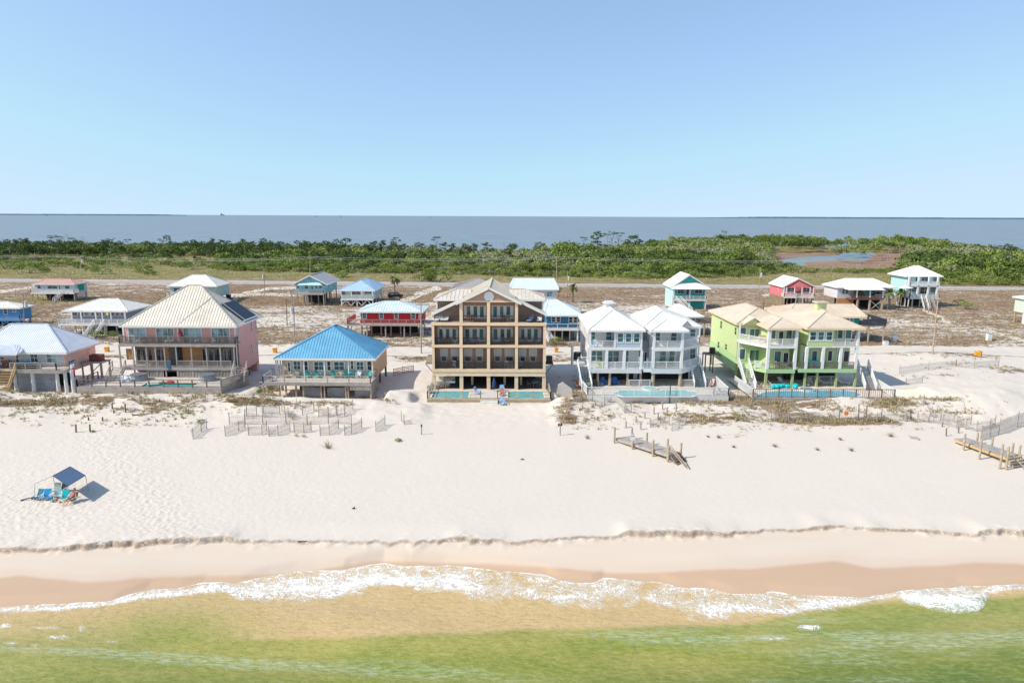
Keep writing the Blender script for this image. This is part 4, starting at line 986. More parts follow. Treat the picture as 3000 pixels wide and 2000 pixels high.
# ================================================================ brown four-storey house in the centre
def brown_house():
    F = 97.0; h = House('brown_house', 'brown four storey beach house with cream trimmed balcony bays and a round gable vent', -3.3, F, 2.9, q=4); A = h.at
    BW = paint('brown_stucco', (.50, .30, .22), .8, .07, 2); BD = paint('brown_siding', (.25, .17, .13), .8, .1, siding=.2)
    xl, xr = A(245, 700, F)[0], A(1490, 700, F)[0]
    zT = A(860, 617, F)[1]; zT0 = A(860, 648, F)[1]; z3 = A(860, 862, F)[1]; z30 = A(860, 888, F)[1]; z2 = A(860, 1125, F)[1]; z20 = A(860, 1195, F)[1]
    D = 2.4; Fw = F+D; yb = F+15
    # floors
    for zz, nm in ((zT, 'floor_slab'), (z3, 'floor_slab'), (z2, 'floor_slab')): h.box(nm, WGREY, xl+.1, xr-.1, F+.12, Fw, zz-.25, zz-.04)
    h.box('wall', BW, xl+.05, xr-.05, Fw, yb, z20, zT+.9)
    h.box('wall', VOID, xl+1.2, xr-1.2, Fw+5, Fw+5.2, 2.9, z20)  # near-black sheet and ceiling carry the shade below the house in their colour
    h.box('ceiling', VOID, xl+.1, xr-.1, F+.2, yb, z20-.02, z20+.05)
    xs = [(245, 272), (546, 580), (846, 880), (1153, 1186), (1461, 1490)]
    for a, b in xs:
        x0, x1 = A(a, 900, F)[0], A(b, 900, F)[0]
        h.box('column', CREAMT, x0, x1, F-.02, F+.35, z2+.02, z30-.02); h.box('column', CREAMT, x0, x1, F-.02, F+.35, z3+.02, zT0-.02)
        xm = (x0+x1)/2; h.box('column', CREAMT, xm-.26, xm+.26, F+.05, F+.5, 2.9, z20)
    for a in (685, 1040, 1218): x0 = A(a, 1250, F+3)[0]; h.box('column', CREAMT, x0-.17, x0+.17, F+3, F+3.35, 2.9, z20)
    for k in range(1, 4):
        x0, x1 = A(xs[k][0], 500, F)[0], A(xs[k][1], 500, F)[0]; h.box('column', CREAMT, x0, x1, F-.02, F+.3, zT+.02, zT+2.95)
    for a, b in ((zT0, zT), (z30, z3), (z2-.45, z2)): h.box('band', CREAMT, xl-.08, xr+.08, F-.08, F+.4, a, b)
    h.box('band', CREAMT, xl-.02, xr+.02, F-.03, F+.4, z2-1.0, z2-.53); h.box('band', WTAN, xl-.06, xr+.06, F-.06, F+.3, z2-.53, z2-.45); h.box('band', CREAMT, xl-.05, xr+.05, F-.06, F+.4, z20, z2-1.02)
    # side return walls of the balconies
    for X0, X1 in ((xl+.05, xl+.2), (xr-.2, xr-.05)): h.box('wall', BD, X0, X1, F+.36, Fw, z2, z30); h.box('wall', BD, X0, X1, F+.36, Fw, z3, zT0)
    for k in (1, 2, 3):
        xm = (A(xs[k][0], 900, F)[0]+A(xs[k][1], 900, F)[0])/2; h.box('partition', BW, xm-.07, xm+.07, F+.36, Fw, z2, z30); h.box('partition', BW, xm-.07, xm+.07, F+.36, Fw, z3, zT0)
    # top storey: middle gable, set-back wall above the two terraces
    xi0, xi1 = A(546, 500, F)[0], A(1186, 500, F)[0]; xc = A(868, 235, F)[0]; zp = A(870, 232, F)[1]; zi = A(870, 398, F)[1]
    ztop = zT+2.95; h.box('band', CREAMT, xi0, xi1, F-.03, F+.33, ztop, ztop+.22)
    def zs(x): return zp-(zp-zi)*abs(x-xc)/(xc-A(525, 395, F)[0])
    h.gw = MB().prism([(xi0, ztop+.22), (xi1, ztop+.22), (xi1, zs(xi1)-.15), (xc, zp-.2), (xi0, zs(xi0)-.15)], 'y', F+.02, F+.3).build('gable_wall', BW, h.r)
    vx, vz = A(868, 330, F); MB().tube((vx, F-.03, vz), (vx, F+.03, vz), .74, .74, 8).build('gable_vent', WHT, h.r)
    h.box('wall', BW, xi0+.3, xi1-.3, Fw, yb, zT+.9, ztop+.4); h.box('ceiling', BW, xi0+.1, xi1-.1, F+.33, Fw, ztop, ztop+.1)
    slope = (zp-zi)/(xc-A(525, 395, F)[0]); xo0, xo1 = xl-.15, xr+.15
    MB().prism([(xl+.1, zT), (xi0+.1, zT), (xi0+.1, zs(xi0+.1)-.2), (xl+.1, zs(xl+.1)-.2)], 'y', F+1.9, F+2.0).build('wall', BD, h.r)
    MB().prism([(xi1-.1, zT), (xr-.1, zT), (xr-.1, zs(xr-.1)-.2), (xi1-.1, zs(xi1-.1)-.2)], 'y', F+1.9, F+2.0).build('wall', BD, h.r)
    yr = F+14; ym = F+3.1
    R0, R1 = (xc, F-.4, zp+.05), (xc, yr, zp+.05); I0 = (xi0-.45, F-.4, zs(xi0-.45)+.05); I1 = (xi1+.45, F-.4, zs(xi1+.45)+.05)
    I0b = (I0[0], F+1.2, I0[2]); I1b = (I1[0], F+1.2, I1[2]); O0 = (xo0, F+1.2, zs(xo0)+.05); O1 = (xo1, F+1.2, zs(xo1)+.05); O0m = (xo0, ym, O0[2]); O1m = (xo1, ym, O1[2]); I0m = (I0[0], ym, I0[2]); I1m = (I1[0], ym, I1[2])
    I0r = (I0[0], yr, I0[2]); I1r = (I1[0], yr, I1[2])
    roof_faces(h, [(O0, I0b, I0, R0, R1, I0r, I0m, O0m), (R0, I1, I1b, O1, O1m, I1m, I1r, R1)], RCREAM, WHT, .6,
        eave=([(I0, R0), (R0, I1), (O0, I0b), (I1b, O1), (O0, O0m), (O1, O1m), (I0, I0b), (I1, I1b), (I0m, I0r), (I1m, I1r)], [(R0, R1)]))
    # side wings with their own low hip roofs
    for sg in (-1, 1):
        xe = xl-.05 if sg < 0 else xr+.05; xin = xc+sg*4.4; yw = F+3.3; zz = A(860, 362, yw)[1]; zr2 = zz+1.15
        a = (xe-sg*.0, yw, zz); b = (xin-sg*1.5, yw, zz); c = (xin-sg*1.5, yw+4, zr2); d = (xe-sg*3.0, yw+4, zr2); e = (xe, yw+8, zz); f = (xin-sg*1.5, yw+8, zz)
        fs = [(a, b, c, d) if sg < 0 else (b, a, d, c), (e, a, d) if sg < 0 else (a, e, d), (f, e, d, c)]
        roof_faces(h, fs, RCREAM, WHT, .6, name='wing_roof', eave=([(a, b), (a, e)], [(d, c), (a, d)]))
        h.box('wing_wall', BD, min(xe-sg*.3, xin), max(xe-sg*.3, xin), yw+.4, yw+7.6, zT, zz-.06)
        h.box('corner_board', WHT, xe-sg*.28, xe-sg*.5, yw+.34, yw+.5, zT+.9, zz-.08)
    # doors and windows
    def french(ps, v0, v1, a, b, w0, w1):
        h.pbox('door_surround', WHT, (a, w0), (b, w1), Fw-.06, Fw-.005)
        for p0, p1 in ps: h.win((p0, v0), (p1, v1), Fw-.06, GTEAL, WHT, 0, 0, 'french_door', .07)
    french(((625, 665), (700, 740), (770, 810)), 437, 558, 597, 835, 428, 572); french(((915, 955), (990, 1025), (1060, 1100)), 437, 558, 900, 1135, 428, 572)
    for ps, a, b in ((((325, 362), (398, 435), (470, 508)), 305, 530), (((608, 655), (688, 735), (765, 808)), 590, 832), (((920, 960), (995, 1035), (1065, 1105)), 900, 1130), (((1220, 1255), (1290, 1328), (1360, 1400)), 1200, 1440)):
        french(ps, 685, 800, a, b, 668, 826)
    for a, b in ((332, 422), (448, 540), (590, 688), (722, 808), (918, 1008), (1038, 1148), (1195, 1278), (1305, 1395)):
        h.win((a+8, 905), (b-8, 985), Fw, GBLIND, WHT, 0, 0); h.win((a+18, 990), (b-18, 1036), Fw, GDARK, WHT, 0, 0)
    for k in range(4):
        x0 = A(xs[k][1], 900, F)[0]; x1 = A(xs[k+1][0], 900, F)[0]
        h.rail([(x0, F+.2), (x1, F+.2)], z3, 1.0, BLACKM, .16, pw=.025); h.rail([(x0, F+.2), (x1, F+.2)], z2, 1.0, BLACKM, .09, pw=.03)
        h.rail([(x0, F+.2), (x1, F+.2)], zT, .95, BLACKM, .22, pw=.02)
    # cream board with slanting dark marks below
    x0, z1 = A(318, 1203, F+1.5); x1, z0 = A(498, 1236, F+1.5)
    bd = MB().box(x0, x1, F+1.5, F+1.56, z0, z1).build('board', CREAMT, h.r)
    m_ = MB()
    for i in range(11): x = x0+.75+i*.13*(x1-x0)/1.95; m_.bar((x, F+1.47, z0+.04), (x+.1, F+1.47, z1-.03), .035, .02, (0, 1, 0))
    m_.build('dark_bars', BLACKM, bd); h.box('shelf', WHT, x0, x1, F+1.3, F+1.9, z0-.5, z0-.2)  # made-up slanted bars in place of illegible lettering
    # brackets with air-conditioners at the sides
    for sg, X in ((-1, xl), (1, xr)):
        m_ = MB().box(X, X+sg*1.3, F+2, F+3.6, z2+.3, z2+.42).bar((X, F+2, z2-1.2), (X+sg*1.25, F+2, z2+.3), .05)
        m_.build('bracket_shelf', WDARK, h.r)
        q = thing('air_conditioner', ('air conditioner unit on the left bracket of the brown house' if sg < 0 else 'dark air conditioner unit on the right bracket of the brown house'), 'air conditioner', (X+sg*.7, F+2.8, z2+.42))
        mt = CTAN if sg < 0 else BLACKM; MB().box(-.45, .45, -.45, .45, 0, 1.0).build('casing', mt, q, abs_=False); MB().tube((0, 0, 1.0), (0, 0, 1.04), .36, .36, 12).build('fan_grille', BLACKM, q, abs_=False)
    # pool terrace
    zd = 2.95; Yf = 92.0; xd0 = A(190, 1400, Yf)[0]; xd1 = A(1545, 1400, Yf)[0]
    dk = House('pool_deck', 'pale paved pool deck with two pools before the brown house', (xd0+xd1)/2, Yf, 2.4, 'deck', 4)
    pools = []
    for u0, u1 in ((262, 648), (1078, 1462)):
        x0 = A(u0, 1400, 94.5)[0]; x1 = A(u1, 1400, 94.5)[0]; pools.append((x0, x1))
    xa, xb = pools[0]; xcn, xdn = pools[1]; py0, py1 = 92.55, 96.1
    m_ = MB()
    for a, b, c, d in ((xd0, xd1, py1, F+.6), (xd0, xd1, Yf, py0), (xd0, xa, py0, py1), (xb, xcn, py0, py1), (xdn, xd1, py0, py1)): m_.box(a, b, c, d, zd-.12, zd)
    m_.build('paving', PAVE, dk.r); MB().box(xd0+.5, xd1-.5, F+.6, F+8, zd-.12, zd-.005).build('shaded_floor', paint('shade_toned_floor', (.16, .14, .13), .9, .2), dk.r)  # floor under the house coloured dark to stand for its shade
    m_ = MB().box(xd0, xd1, Yf-.04, Yf+.06, 1.9, zd-.02).box(xd0-.04, xd0+.06, Yf, F, 1.9, zd-.02).box(xd1-.06, xd1+.04, Yf, F, 1.9, zd-.02)
    for i in range(3): m_.box(xd0-.02, xd1+.02, Yf-.07, Yf-.04, 2.15+i*.27, 2.35+i*.27)
    m_.build('skirting', WTAN, dk.r)
    for (x0, x1), wd in zip(pools, ('left', 'right')):
        pl = thing('swimming_pool', 'small rectangular turquoise pool on the %s half of the brown house deck' % wd, 'pool', ((x0+x1)/2, py0, zd), 'pools of the brown house')
        m_ = MB()
        for a, b, c, d in ((x0-.05, x1+.05, py0-.2, py0), (x0-.05, x1+.05, py1, py1+.2), (x0-.25, x0, py0, py1), (x1, x1+.25, py0, py1)): m_.box(a, b, c, d, zd-.5, zd+.03)
        m_.build('coping', COPE, pl)
        MB().box(x0, x1, py0, py1, zd-.25, zd-.10).build('water', POOLW, pl)
    zr_ = zd
    dk.rail([(xd0+.05, F), (xd0+.05, Yf+.1), (A(775, 1400, Yf)[0], Yf+.1)], zd, 1.0, WTAN, 0, pw=.06, every=2.6, bars=1); dk.rail([(A(962, 1400, Yf)[0], Yf+.1), (xd1-.05, Yf+.1), (xd1-.05, F)], zd, 1.0, WTAN, 0, pw=.06, every=2.6, bars=1)
    xs0, xs1 = A(775, 1470, Yf)[0], A(965, 1470, Yf)[0]
    m_ = MB()
    for i in range(3): m_.box(xs0, xs1, Yf-.35*(i+1), Yf-.35*i-.01, 2.2, zd-.17*(i+1))
    m_.build('steps', COPE, dk.r)
    dk.rail([(xs0+.05, Yf+.1), (xs1, Yf+.1)], zd, 1.0, WHT, .1, name='gate', pw=.06, every=3)
    for sg, x in ((1, xd1),):
        for k in range(2): MB().bar((x+.3+k*1.3, Yf+.2, 2.3), (x-.3+k*1.3, F-.5, 3.3), .06).build('timber', WDARK, dk.r)
    # furniture
    def pl(u, v, Y): x, _ = A(u, v, Y); return x
    g4 = 'chairs round the brown house pools'
    chair('tall light blue adirondack chair beside the left pool near the gate', pl(745, 1350, 94.6), 94.6, zd, 1.1, CB, g4); chair('light blue chair beside the right pool, partly behind a rail post', pl(1010, 1350, 95.5), 95.5, zd, 0, CB, g4)
    chair('pale red slatted chair behind the light blue chair at the right pool', pl(1015, 1400, 93.6), 93.6, zd, .3, cpaint('salmon_plastic', (.62, .25, .18)), g4)
    chair('light blue adirondack chair standing on the sand below the pool deck', pl(1015, 1480, 90.9), 90.9, zg(pl(1015, 1480, 90.9), 90.9)+.02, .1, CB, g4)
    chair('grey blue chair at the far left corner of the brown house deck', pl(225, 1370, 95), 95, zd, .5, CGREY, g4)
    u = thing('patio_umbrella', 'closed navy patio umbrella between the two pools', 'umbrella', (pl(925, 1300, 96.2), 96.2, zd))
    MB().tube((0, 0, 0), (0, 0, 2.1), .03).build('pole', BLACKM, u, abs_=False); MB().tube((0, 0, .55), (0, 0, 1.3), .34, .28, 8).tube((0, 0, 1.3), (0, 0, 2.1), .28, .04, 8).build('canopy', CNAVY, u, abs_=False)
    table('grey round table under the right end of the brown house', pl(1375, 1310, F+2.2), F+2.2, zd, CGREY, .7)
    for a, dx in ((0, -.9), (1, .9)): chair('grey chair %s of the round table under the brown house' % ('left', 'right')[a], pl(1375, 1310, F+2.2)+dx, F+2.2, zd, 1.57*(1-2*a), CGREY, 'chairs under the brown house', 'dining')
    for i, (u_, dz, w_) in enumerate(((305, 0, 'first'), (350, 0, 'second'), (395, 0, 'third'))): chair('tan rocking chair under the cream board, %s from the left' % w_, pl(u_, 1320, F+.9), F+.9, zd, .4*i, CTAN, 'rocking chairs under the brown house', 'rocker')
    # balcony furniture
    k = 0
    for u_, fl, zf, mt, kd in ((300, 'left top terrace', zT, CWH, 'lounge'), (355, 'left top terrace', zT, CWH, 'lounge'), (400, 'left top terrace', zT, CWH, 'lounge'), (1320, 'right top terrace', zT, CB, 'lounge'), (1420, 'right top terrace', zT, CWH, 'lounge'),
        (640, 'left middle top balcony', zT, CRED, 'dining'), (690, 'left middle top balcony', zT, CRED, 'dining'), (1030, 'right middle top balcony', zT, CRED, 'dining'), (1085, 'right middle top balcony', zT, CTAN, 'dining'),
        (350, 'first balcony of the third storey', z3, CRED, 'dining'), (440, 'first balcony of the third storey', z3, CRED, 'dining'), (640, 'second balcony of the third storey', z3, CBRN, 'dining'), (730, 'second balcony of the third storey', z3, CRED, 'dining'), (1020, 'third balcony of the third storey', z3, CBRN, 'dining'), (1110, 'third balcony of the third storey', z3, CRED, 'dining'), (1270, 'fourth balcony of the third storey', z3, CBRN, 'dining'), (1370, 'fourth balcony of the third storey', z3, CBRN, 'dining'),
        (480, 'first balcony of the second storey', z2, CWH, 'dining'), (515, 'first balcony of the second storey', z2, BLACKM, 'dining'), (600, 'second balcony of the second storey', z2, CWH, 'dining'), (670, 'second balcony of the second storey', z2, CGREY, 'dining'), (1060, 'third balcony of the second storey', z2, CWH, 'dining'), (1110, 'third balcony of the second storey', z2, CGREY, 'dining'), (1220, 'fourth balcony of the second storey', z2, CWH, 'dining'), (1265, 'fourth balcony of the second storey', z2, CGREY, 'dining')):
        k += 1; nm = {'white_plastic': 'white', 'light_blue_plastic': 'light blue', 'red_brown_wood_paint': 'red brown', 'tan_canvas': 'tan', 'brown_wicker': 'dark brown', 'black_metal': 'black', 'grey_canvas': 'grey'}[mt.name]
        side = 'left' if k % 2 else 'right'
        pos_ = ('leftmost of three', 'middle of three', 'rightmost of three')[k-1] if k <= 3 else ('left one' if k % 2 == 0 else 'right one')
        chair('%s %s, %s on the %s' % (nm, 'sun lounger' if kd == 'lounge' else 'chair', pos_, fl.replace('balcony of the ', 'brown balcony, ')), A(u_, 600, F+1.1)[0], F+1.1, zf, random.uniform(-.5, .5), mt, 'balcony chairs of the brown house', kd)
    for u_, zf, w_ in ((665, zT, 'left middle top'), (1055, zT, 'right middle top'), (395, z3, 'first third storey'), (1065, z3, 'third third storey')): table('small red brown table on the %s balcony of the brown house' % w_, A(u_, 600, F+1.1)[0], F+1.4, zf, CRED, .4)
    return h
brown_house()

# ================================================================ pink house with big cream hip roof
def pink_house():
    F = 102.6; Fb = 101.4; h = House('pink_house', 'large pink house with a huge cream hip roof and a dark solar panel', -50, F, 3.0, q=2); A = h.at
    PK = paint('pink_siding', (.82, .42, .38), .7, .07, siding=.22)
    xl = A(228, 700, F)[0]; xr = A(1450, 700, F)[0]; yb = 111.5; ze = 11.5
    zu = A(800, 850, Fb)[1]; zl = A(800, 1105, Fb)[1]; zp = 3.55
    h.box('wall', PK, xl, xr, F, yb, zu-.3, ze); h.box('wall', PK, xl+1.0, xr, F+1.0, yb, zl-1.2, zu-.3); h.box('porch_wall', WDARK, xl+1.0, xr-.1, F+.9, F+1.0, zl-.3, zu-.3)
    h.box('wall', WORG, xl+2.9, xl+6.2, F+.86, F+.9, zl, zu-.3); h.box('wall', WORG, A(830, 950, F)[0], A(1085, 950, F)[0], F+.86, F+.9, zl, zu-.3)
    hip(h, A(180, 640, Fb)[0], A(1470, 645, Fb)[0], Fb-.1, 112.1, ze, (A(935, 205, 106.8)[0], 106.8), (A(1072, 205, 106.8)[0], 106.8), 17.1, RCREAM, WHT, .45)
    X = xr
    # lower gable ridge on the front face of the roof
    a = P(*h.q(815, 625), Fb); b = P(*h.q(1215, 400), 105.3); MB().bar((a[0], Fb, ze+.1), (b[0], 105.2, ze+.15+(17.1-ze)*(105.2-Fb)/(106.8-Fb)-.05), .05, .05).build('roof_seam', RCREAM, h.r)
    for a, b in ((285, 485), (590, 788), (888, 1088), (1195, 1395)): h.win((a, 680), (b, 842), F, GSKY, WHT, 2, 1, 'sliding_door', .14)
    for i, u in enumerate((375, 680, 985, 1290)): x, z = A(u, 655, F); MB().box(x-.12, x+.12, F-.15, F, z-.08, z+.08).build('wall_lamp', CREAMT, h.r)
    for x in (xl, A(823, 700, F)[0], xr): h.box('corner_board', WHT, x-.12, x+.12, F-.05, F+.05, zu, ze-.1)
    # lower storey glass
    for a, b in ((375, 425), (440, 480), (500, 550), (575, 640), (650, 680), (1095, 1140), (1160, 1215), (1225, 1290), (1330, 1360), (1372, 1420)): h.win((a, 905), (b, 1030), F+.88, GDARK, WGREY, 0, 0, 'glass_door', .1)
    h.box('shade_panel', VOID, A(735, 1000, Fb)[0], A(805, 1000, Fb)[0], F+.7, F+1.0, zp, zu-.3)  # near-black panels paint the darkness of the passage and the undercroft
    h.box('shade_panel', VOID, xl+.6, xr-.2, F+2.2, F+2.4, 2.8, zl-.2)
    # orange screen at the left of the lower balcony
    x0, z1 = A(255, 900, Fb+.4); x1, z0 = A(330, 1020, Fb+.4); m_ = MB().box(x0, x1, Fb+.4, Fb+.44, z0, z1); m_.build('screen', WORG, h.r)
    # upper and lower balcony
    xb0 = A(182, 860, Fb)[0]; xb1 = A(1455, 860, Fb)[0]
    for zz, nm in ((zu, 'upper_balcony'), (zl, 'lower_balcony')):
        m_ = MB().box(xb0, xb1, Fb, F+.9, zz-.12, zz).box(xb0, xb1, Fb-.06, Fb, zz-.42, zz+.02); m_.build(nm, WGREY, h.r)
    h.rail([(xb0+.05, F), (xb0+.05, Fb+.06), (xb1-.05, Fb+.06), (xb1-.05, F)], zu, 1.05, WDARK, .14, pw=.04)
    xg0 = A(735, 1000, Fb)[0]; xg1 = A(808, 1000, Fb)[0]
    h.rail([(xb0+2.0, Fb+.06), (xg0, Fb+.06)], zl, 1.0, WGREY, .13); h.rail([(xg1, Fb+.06), (xb1-.9, Fb+.06)], zl, 1.0, WGREY, .13)
    for u in (190, 335, 483, 583, 680, 808, 975, 1140, 1290, 1440): x = A(u, 1000, Fb)[0]; h.post(x, Fb+.12, zp, zu-.15, .085, WGREY)
    lattice_skirt(h, A(490, 1200, Fb)[0], A(665, 1200, Fb)[0], Fb+.1, zp, zl-.45, WGREY); lattice_skirt(h, A(820, 1200, Fb)[0], A(1400, 1200, Fb)[0], Fb+.1, zp, zl-.45, WGREY)
    h.stair((A(1485, 1080, Fb)[0]+.2, Fb+.4, zl), (A(1465, 1215, 98.2)[0], 98.6, zp), 1.7, WGREY, WGREY); h.stair((A(165, 1060, Fb)[0], Fb+.4, zl), (A(110, 1230, 98.4)[0], 98.4, zp), 1.7, WGREY, WGREY)
    # right wall
    h.box('corner_board', WHT, X-.02, X+.05, F-.02, F+.18, zl-.5, ze-.1)
    for a, b in (((1478, 670), (1492, 790)), ((1620, 610), (1636, 715)), ((1668, 590), (1682, 695)), ((1622, 850), (1640, 955)), ((1675, 825), (1686, 865))): h.pside(X, a, b, 1, glass=GDARK, fw=.08)
    m_ = MB(); 
    for y in (104.5, 107.5, 110.8): m_.box(X-.35, X-.1, y-.12, y+.12, 2.2, zl-1.1)
    m_.build('pile', WDARK, h.r); h.box('wall', PK, X-1.5, X, 110.6, yb+.02, 2.3, zl-1.1)
    # solar panel, lying on the right slope
    def on(u, v):       # intersect with the right roof plane
        xe = A(1470, 645, Fb)[0]; r1x = A(1072, 205, 106.8)[0]; d = ray(*h.q(u, v)); nrm = Vector((17.1-ze, 0, xe-r1x)).normalized(); p0 = Vector((xe, Fb, ze+.2)); 
        t = (p0-Vector(CAM)).dot(nrm)/Vector(d).dot(nrm); return Vector(CAM)+Vector(d)*t+nrm*.06
    q4 = [on(1295, 415), on(1440, 375), on(1690, 545), on(1545, 602)]
    m_ = MB(); m_.slab([tuple(v) for v in q4], .1); sp = m_.build('solar_panel', paint('solar_black', (.012, .015, .03), .35, .2, 3), h.r)
    m_ = MB(); a = q4[0].lerp(q4[1], .12); b = q4[3].lerp(q4[2], .12); m_.bar(a+Vector((0, 0, .05)), b+Vector((0, 0, .05)), .05); m_.bar(q4[3], q4[2], .12, .08); m_.build('manifold_pipe', cpaint('grey_pipe', (.5, .55, .6)), sp)
    # pool deck
    Yf = 95.3; xd0 = P(226, 1140, Yf)[0]; xd1 = A(1300, 1340, Yf)[0]
    dk = House('pool_deck', 'weathered wooden pool deck with railings in front of the pink house', -50, Yf, 2.4, 'deck', 2)
    px0, px1 = A(440, 1330, 96.3)[0], A(1010, 1330, 96.3)[0]; p0, p1 = 95.75, 97.5
    m_ = MB()
    xd2 = xb1+1.4
    for a, b, c, d in ((xd0, xd1, Yf, p0), (xd0, px0, p0, p1), (px1, xd1, p0, p1)): m_.box(a, b, c, d, zp-.12, zp)
    m_.prism([(xd0, p1), (xd1, p1), (xd1+.1, p1), (xd2+.4, Fb+.3), (xd0, Fb+.3)], 'z', zp-.12, zp)
    m_.build('deck_boards', WDECK, dk.r)
    m_ = MB().box(xd0, xd1, Yf-.05, Yf, 2.1, zp-.03).box(xd0-.05, xd0, Yf, Fb, 2.1, zp-.03); m_.bar((xd1, Yf, zp-.5), (xd2+.3, Fb, zp-.5), .03, .5); m_.build('skirting', WGREY, dk.r)
    dk.rail([(xd0+.05, Fb-1), (xd0+.05, Yf+.05), (xd1, Yf+.05)], zp, 1.05, WDARK, 0, pw=.07, every=2.1, bars=1); 
    m_ = MB(); A_ = Vector((xd1, Yf, zp)); B_ = Vector((xd2+.3, Fb, zp)); 
    for i in range(5): m_.bar(A_+Vector((0, 0, .12+.21*i)), B_+Vector((0, 0, .12+.21*i)), .02, .085)
    m_.bar(A_+Vector((0, 0, 1.12)), B_+Vector((0, 0, 1.12)), .08, .03)
    m_.build('board_fence', WGREY, dk.r)
    pl = thing('swimming_pool', 'narrow teal pool at the front edge of the pink house deck', 'pool', ((px0+px1)/2, p0, zp))
    m_ = MB()
    for a, b, c, d in ((px0-.2, px1+.2, p0-.18, p0), (px0-.2, px1+.2, p1, p1+.18), (px0-.2, px0, p0, p1), (px1, px1+.2, p0, p1)): m_.box(a, b, c, d, zp-.5, zp+.03)
    m_.build('coping', COPE, pl); MB().box(px0, px1, p0, p1, zp-.25, zp-.1).build('water', poolmat('pool_teal', (.06, .42, .42)), pl)
    for u, w_, mt in ((1147, 'right', CGREY), (400, 'left', CGREY)):
        x = A(u, 1210, 99.6)[0]; t = thing('hot_tub', 'grey hot tub with a dark folded cover on the %s of the pink house deck' % w_, 'hot tub', (x, 99.6, zp), 'hot tubs of the pink house')
        MB().tube((0, 0, 0), (0, 0, .82), 1.2, 1.18, 12).build('tub', wood('tub_panels', (.30, .33, .36)), t, abs_=False); MB().tube((0, 0, .82), (0, 0, .95), 1.24, 1.2, 12).build('cover', cpaint('tub_cover', (.16, .17, .19)), t, abs_=False)
    x = A(280, 1220, 98.9)[0]; t = MB(); g = np.random.default_rng(2)
    for i in range(16): t.ell((x+g.normal(0, .5), 98.9+g.normal(0, .4), zp+.15+.1*g.random()+.25*math.exp(-(i % 4))), (.45, .35, .28*g.uniform(.6, 1.5)), 7, 5, Matrix.Rotation(g.uniform(0, 3), 3, 'Z') @ Matrix.Rotation(g.uniform(-.6, .6), 3, 'X'))
    o = t.build('tarpaulin', cpaint('white_tarp', (.62, .66, .74))); tag(o, 'crumpled white tarpaulin heap beside the left hot tub', 'tarpaulin')
    x = A(740, 1272, 98)[0]; t = MB(); 
    for i in range(12): a = i*.5236; t.ell((x+.4*math.cos(a), 98+.4*math.sin(a), zp+.13), (.16, .16, .13), 6, 5)
    o = t.build('swim_ring', CRD); tag(o, 'red swim ring lying behind the pink house pool', 'swim ring')
    x = A(660, 1285, 97.8)[0]; o = MB().ell((x, 97.85, zp+.08), (.75, .25, .08), 10, 5).build('pool_float', CDG); tag(o, 'flat green pool float at the rim of the pink house pool', 'float')
    x = A(510, 1315, 96.4)[0]; t = MB(); 
    for i in range(4): t.ell((x+.35*i, 96.6+.1*i, zp+.12), (.35, .3, .16), 7, 5)
    o = t.build('pool_float', cpaint('pale_aqua', (.45, .65, .62))); tag(o, 'crumpled pale aqua pool float at the left end of the pink house pool', 'float')
    x = A(715, 1060, Fb-.3)[0]; o = MB().box(x-.28, x+.25, Fb-.12, Fb-.06, zl-.1, zl+1.05).box(x-.1, x+.2, Fb-.16, Fb-.12, zl-.5, zl+.3).build('beach_towel', cpaint('blue_towel', (.04, .14, .27))); tag(o, 'blue beach towels hanging over the lower balcony rail of the pink house', 'towel')
    um = thing('patio_umbrella', 'closed red patio umbrella on the upper balcony of the pink house', 'umbrella', (A(838, 800, Fb)[0], Fb+.5, zu)); MB().tube((0, 0, 0), (0, 0, 2.3), .03).build('pole', WGREY, um, abs_=False); MB().tube((0, 0, 1.1), (0, 0, 2.3), .45, .04, 8).build('canopy', cpaint('maroon_canvas', (.28, .05, .07)), um, abs_=False)
    for i, (u, mt, c_) in enumerate(((400, CWH, 'white'), (460, CGREY, 'grey'), (530, CGREY, 'grey'), (715, CWH, 'white'), (765, CWH, 'white'), (870, CGREY, 'grey'), (1035, CWH, 'white'), (1140, CTAN, 'tan'), (1225, CWH, 'white'), (1330, CGREY, 'grey'))):
        chair('%s chair on the pink balcony before the %s' % (c_, ('first glass door, left side', 'first glass door, right side', 'wall right of the first glass door', 'second glass door, left side', 'second glass door, right side', 'third glass door, left edge', 'third glass door, middle', 'wall right of the third glass door', 'fourth glass door, left side', 'fourth glass door, right side')[i]), A(u, 830, F-.5)[0], F-.6, zu, (i % 3-1)*.4, mt, 'chairs on the pink house balcony', 'dining')
pink_house()

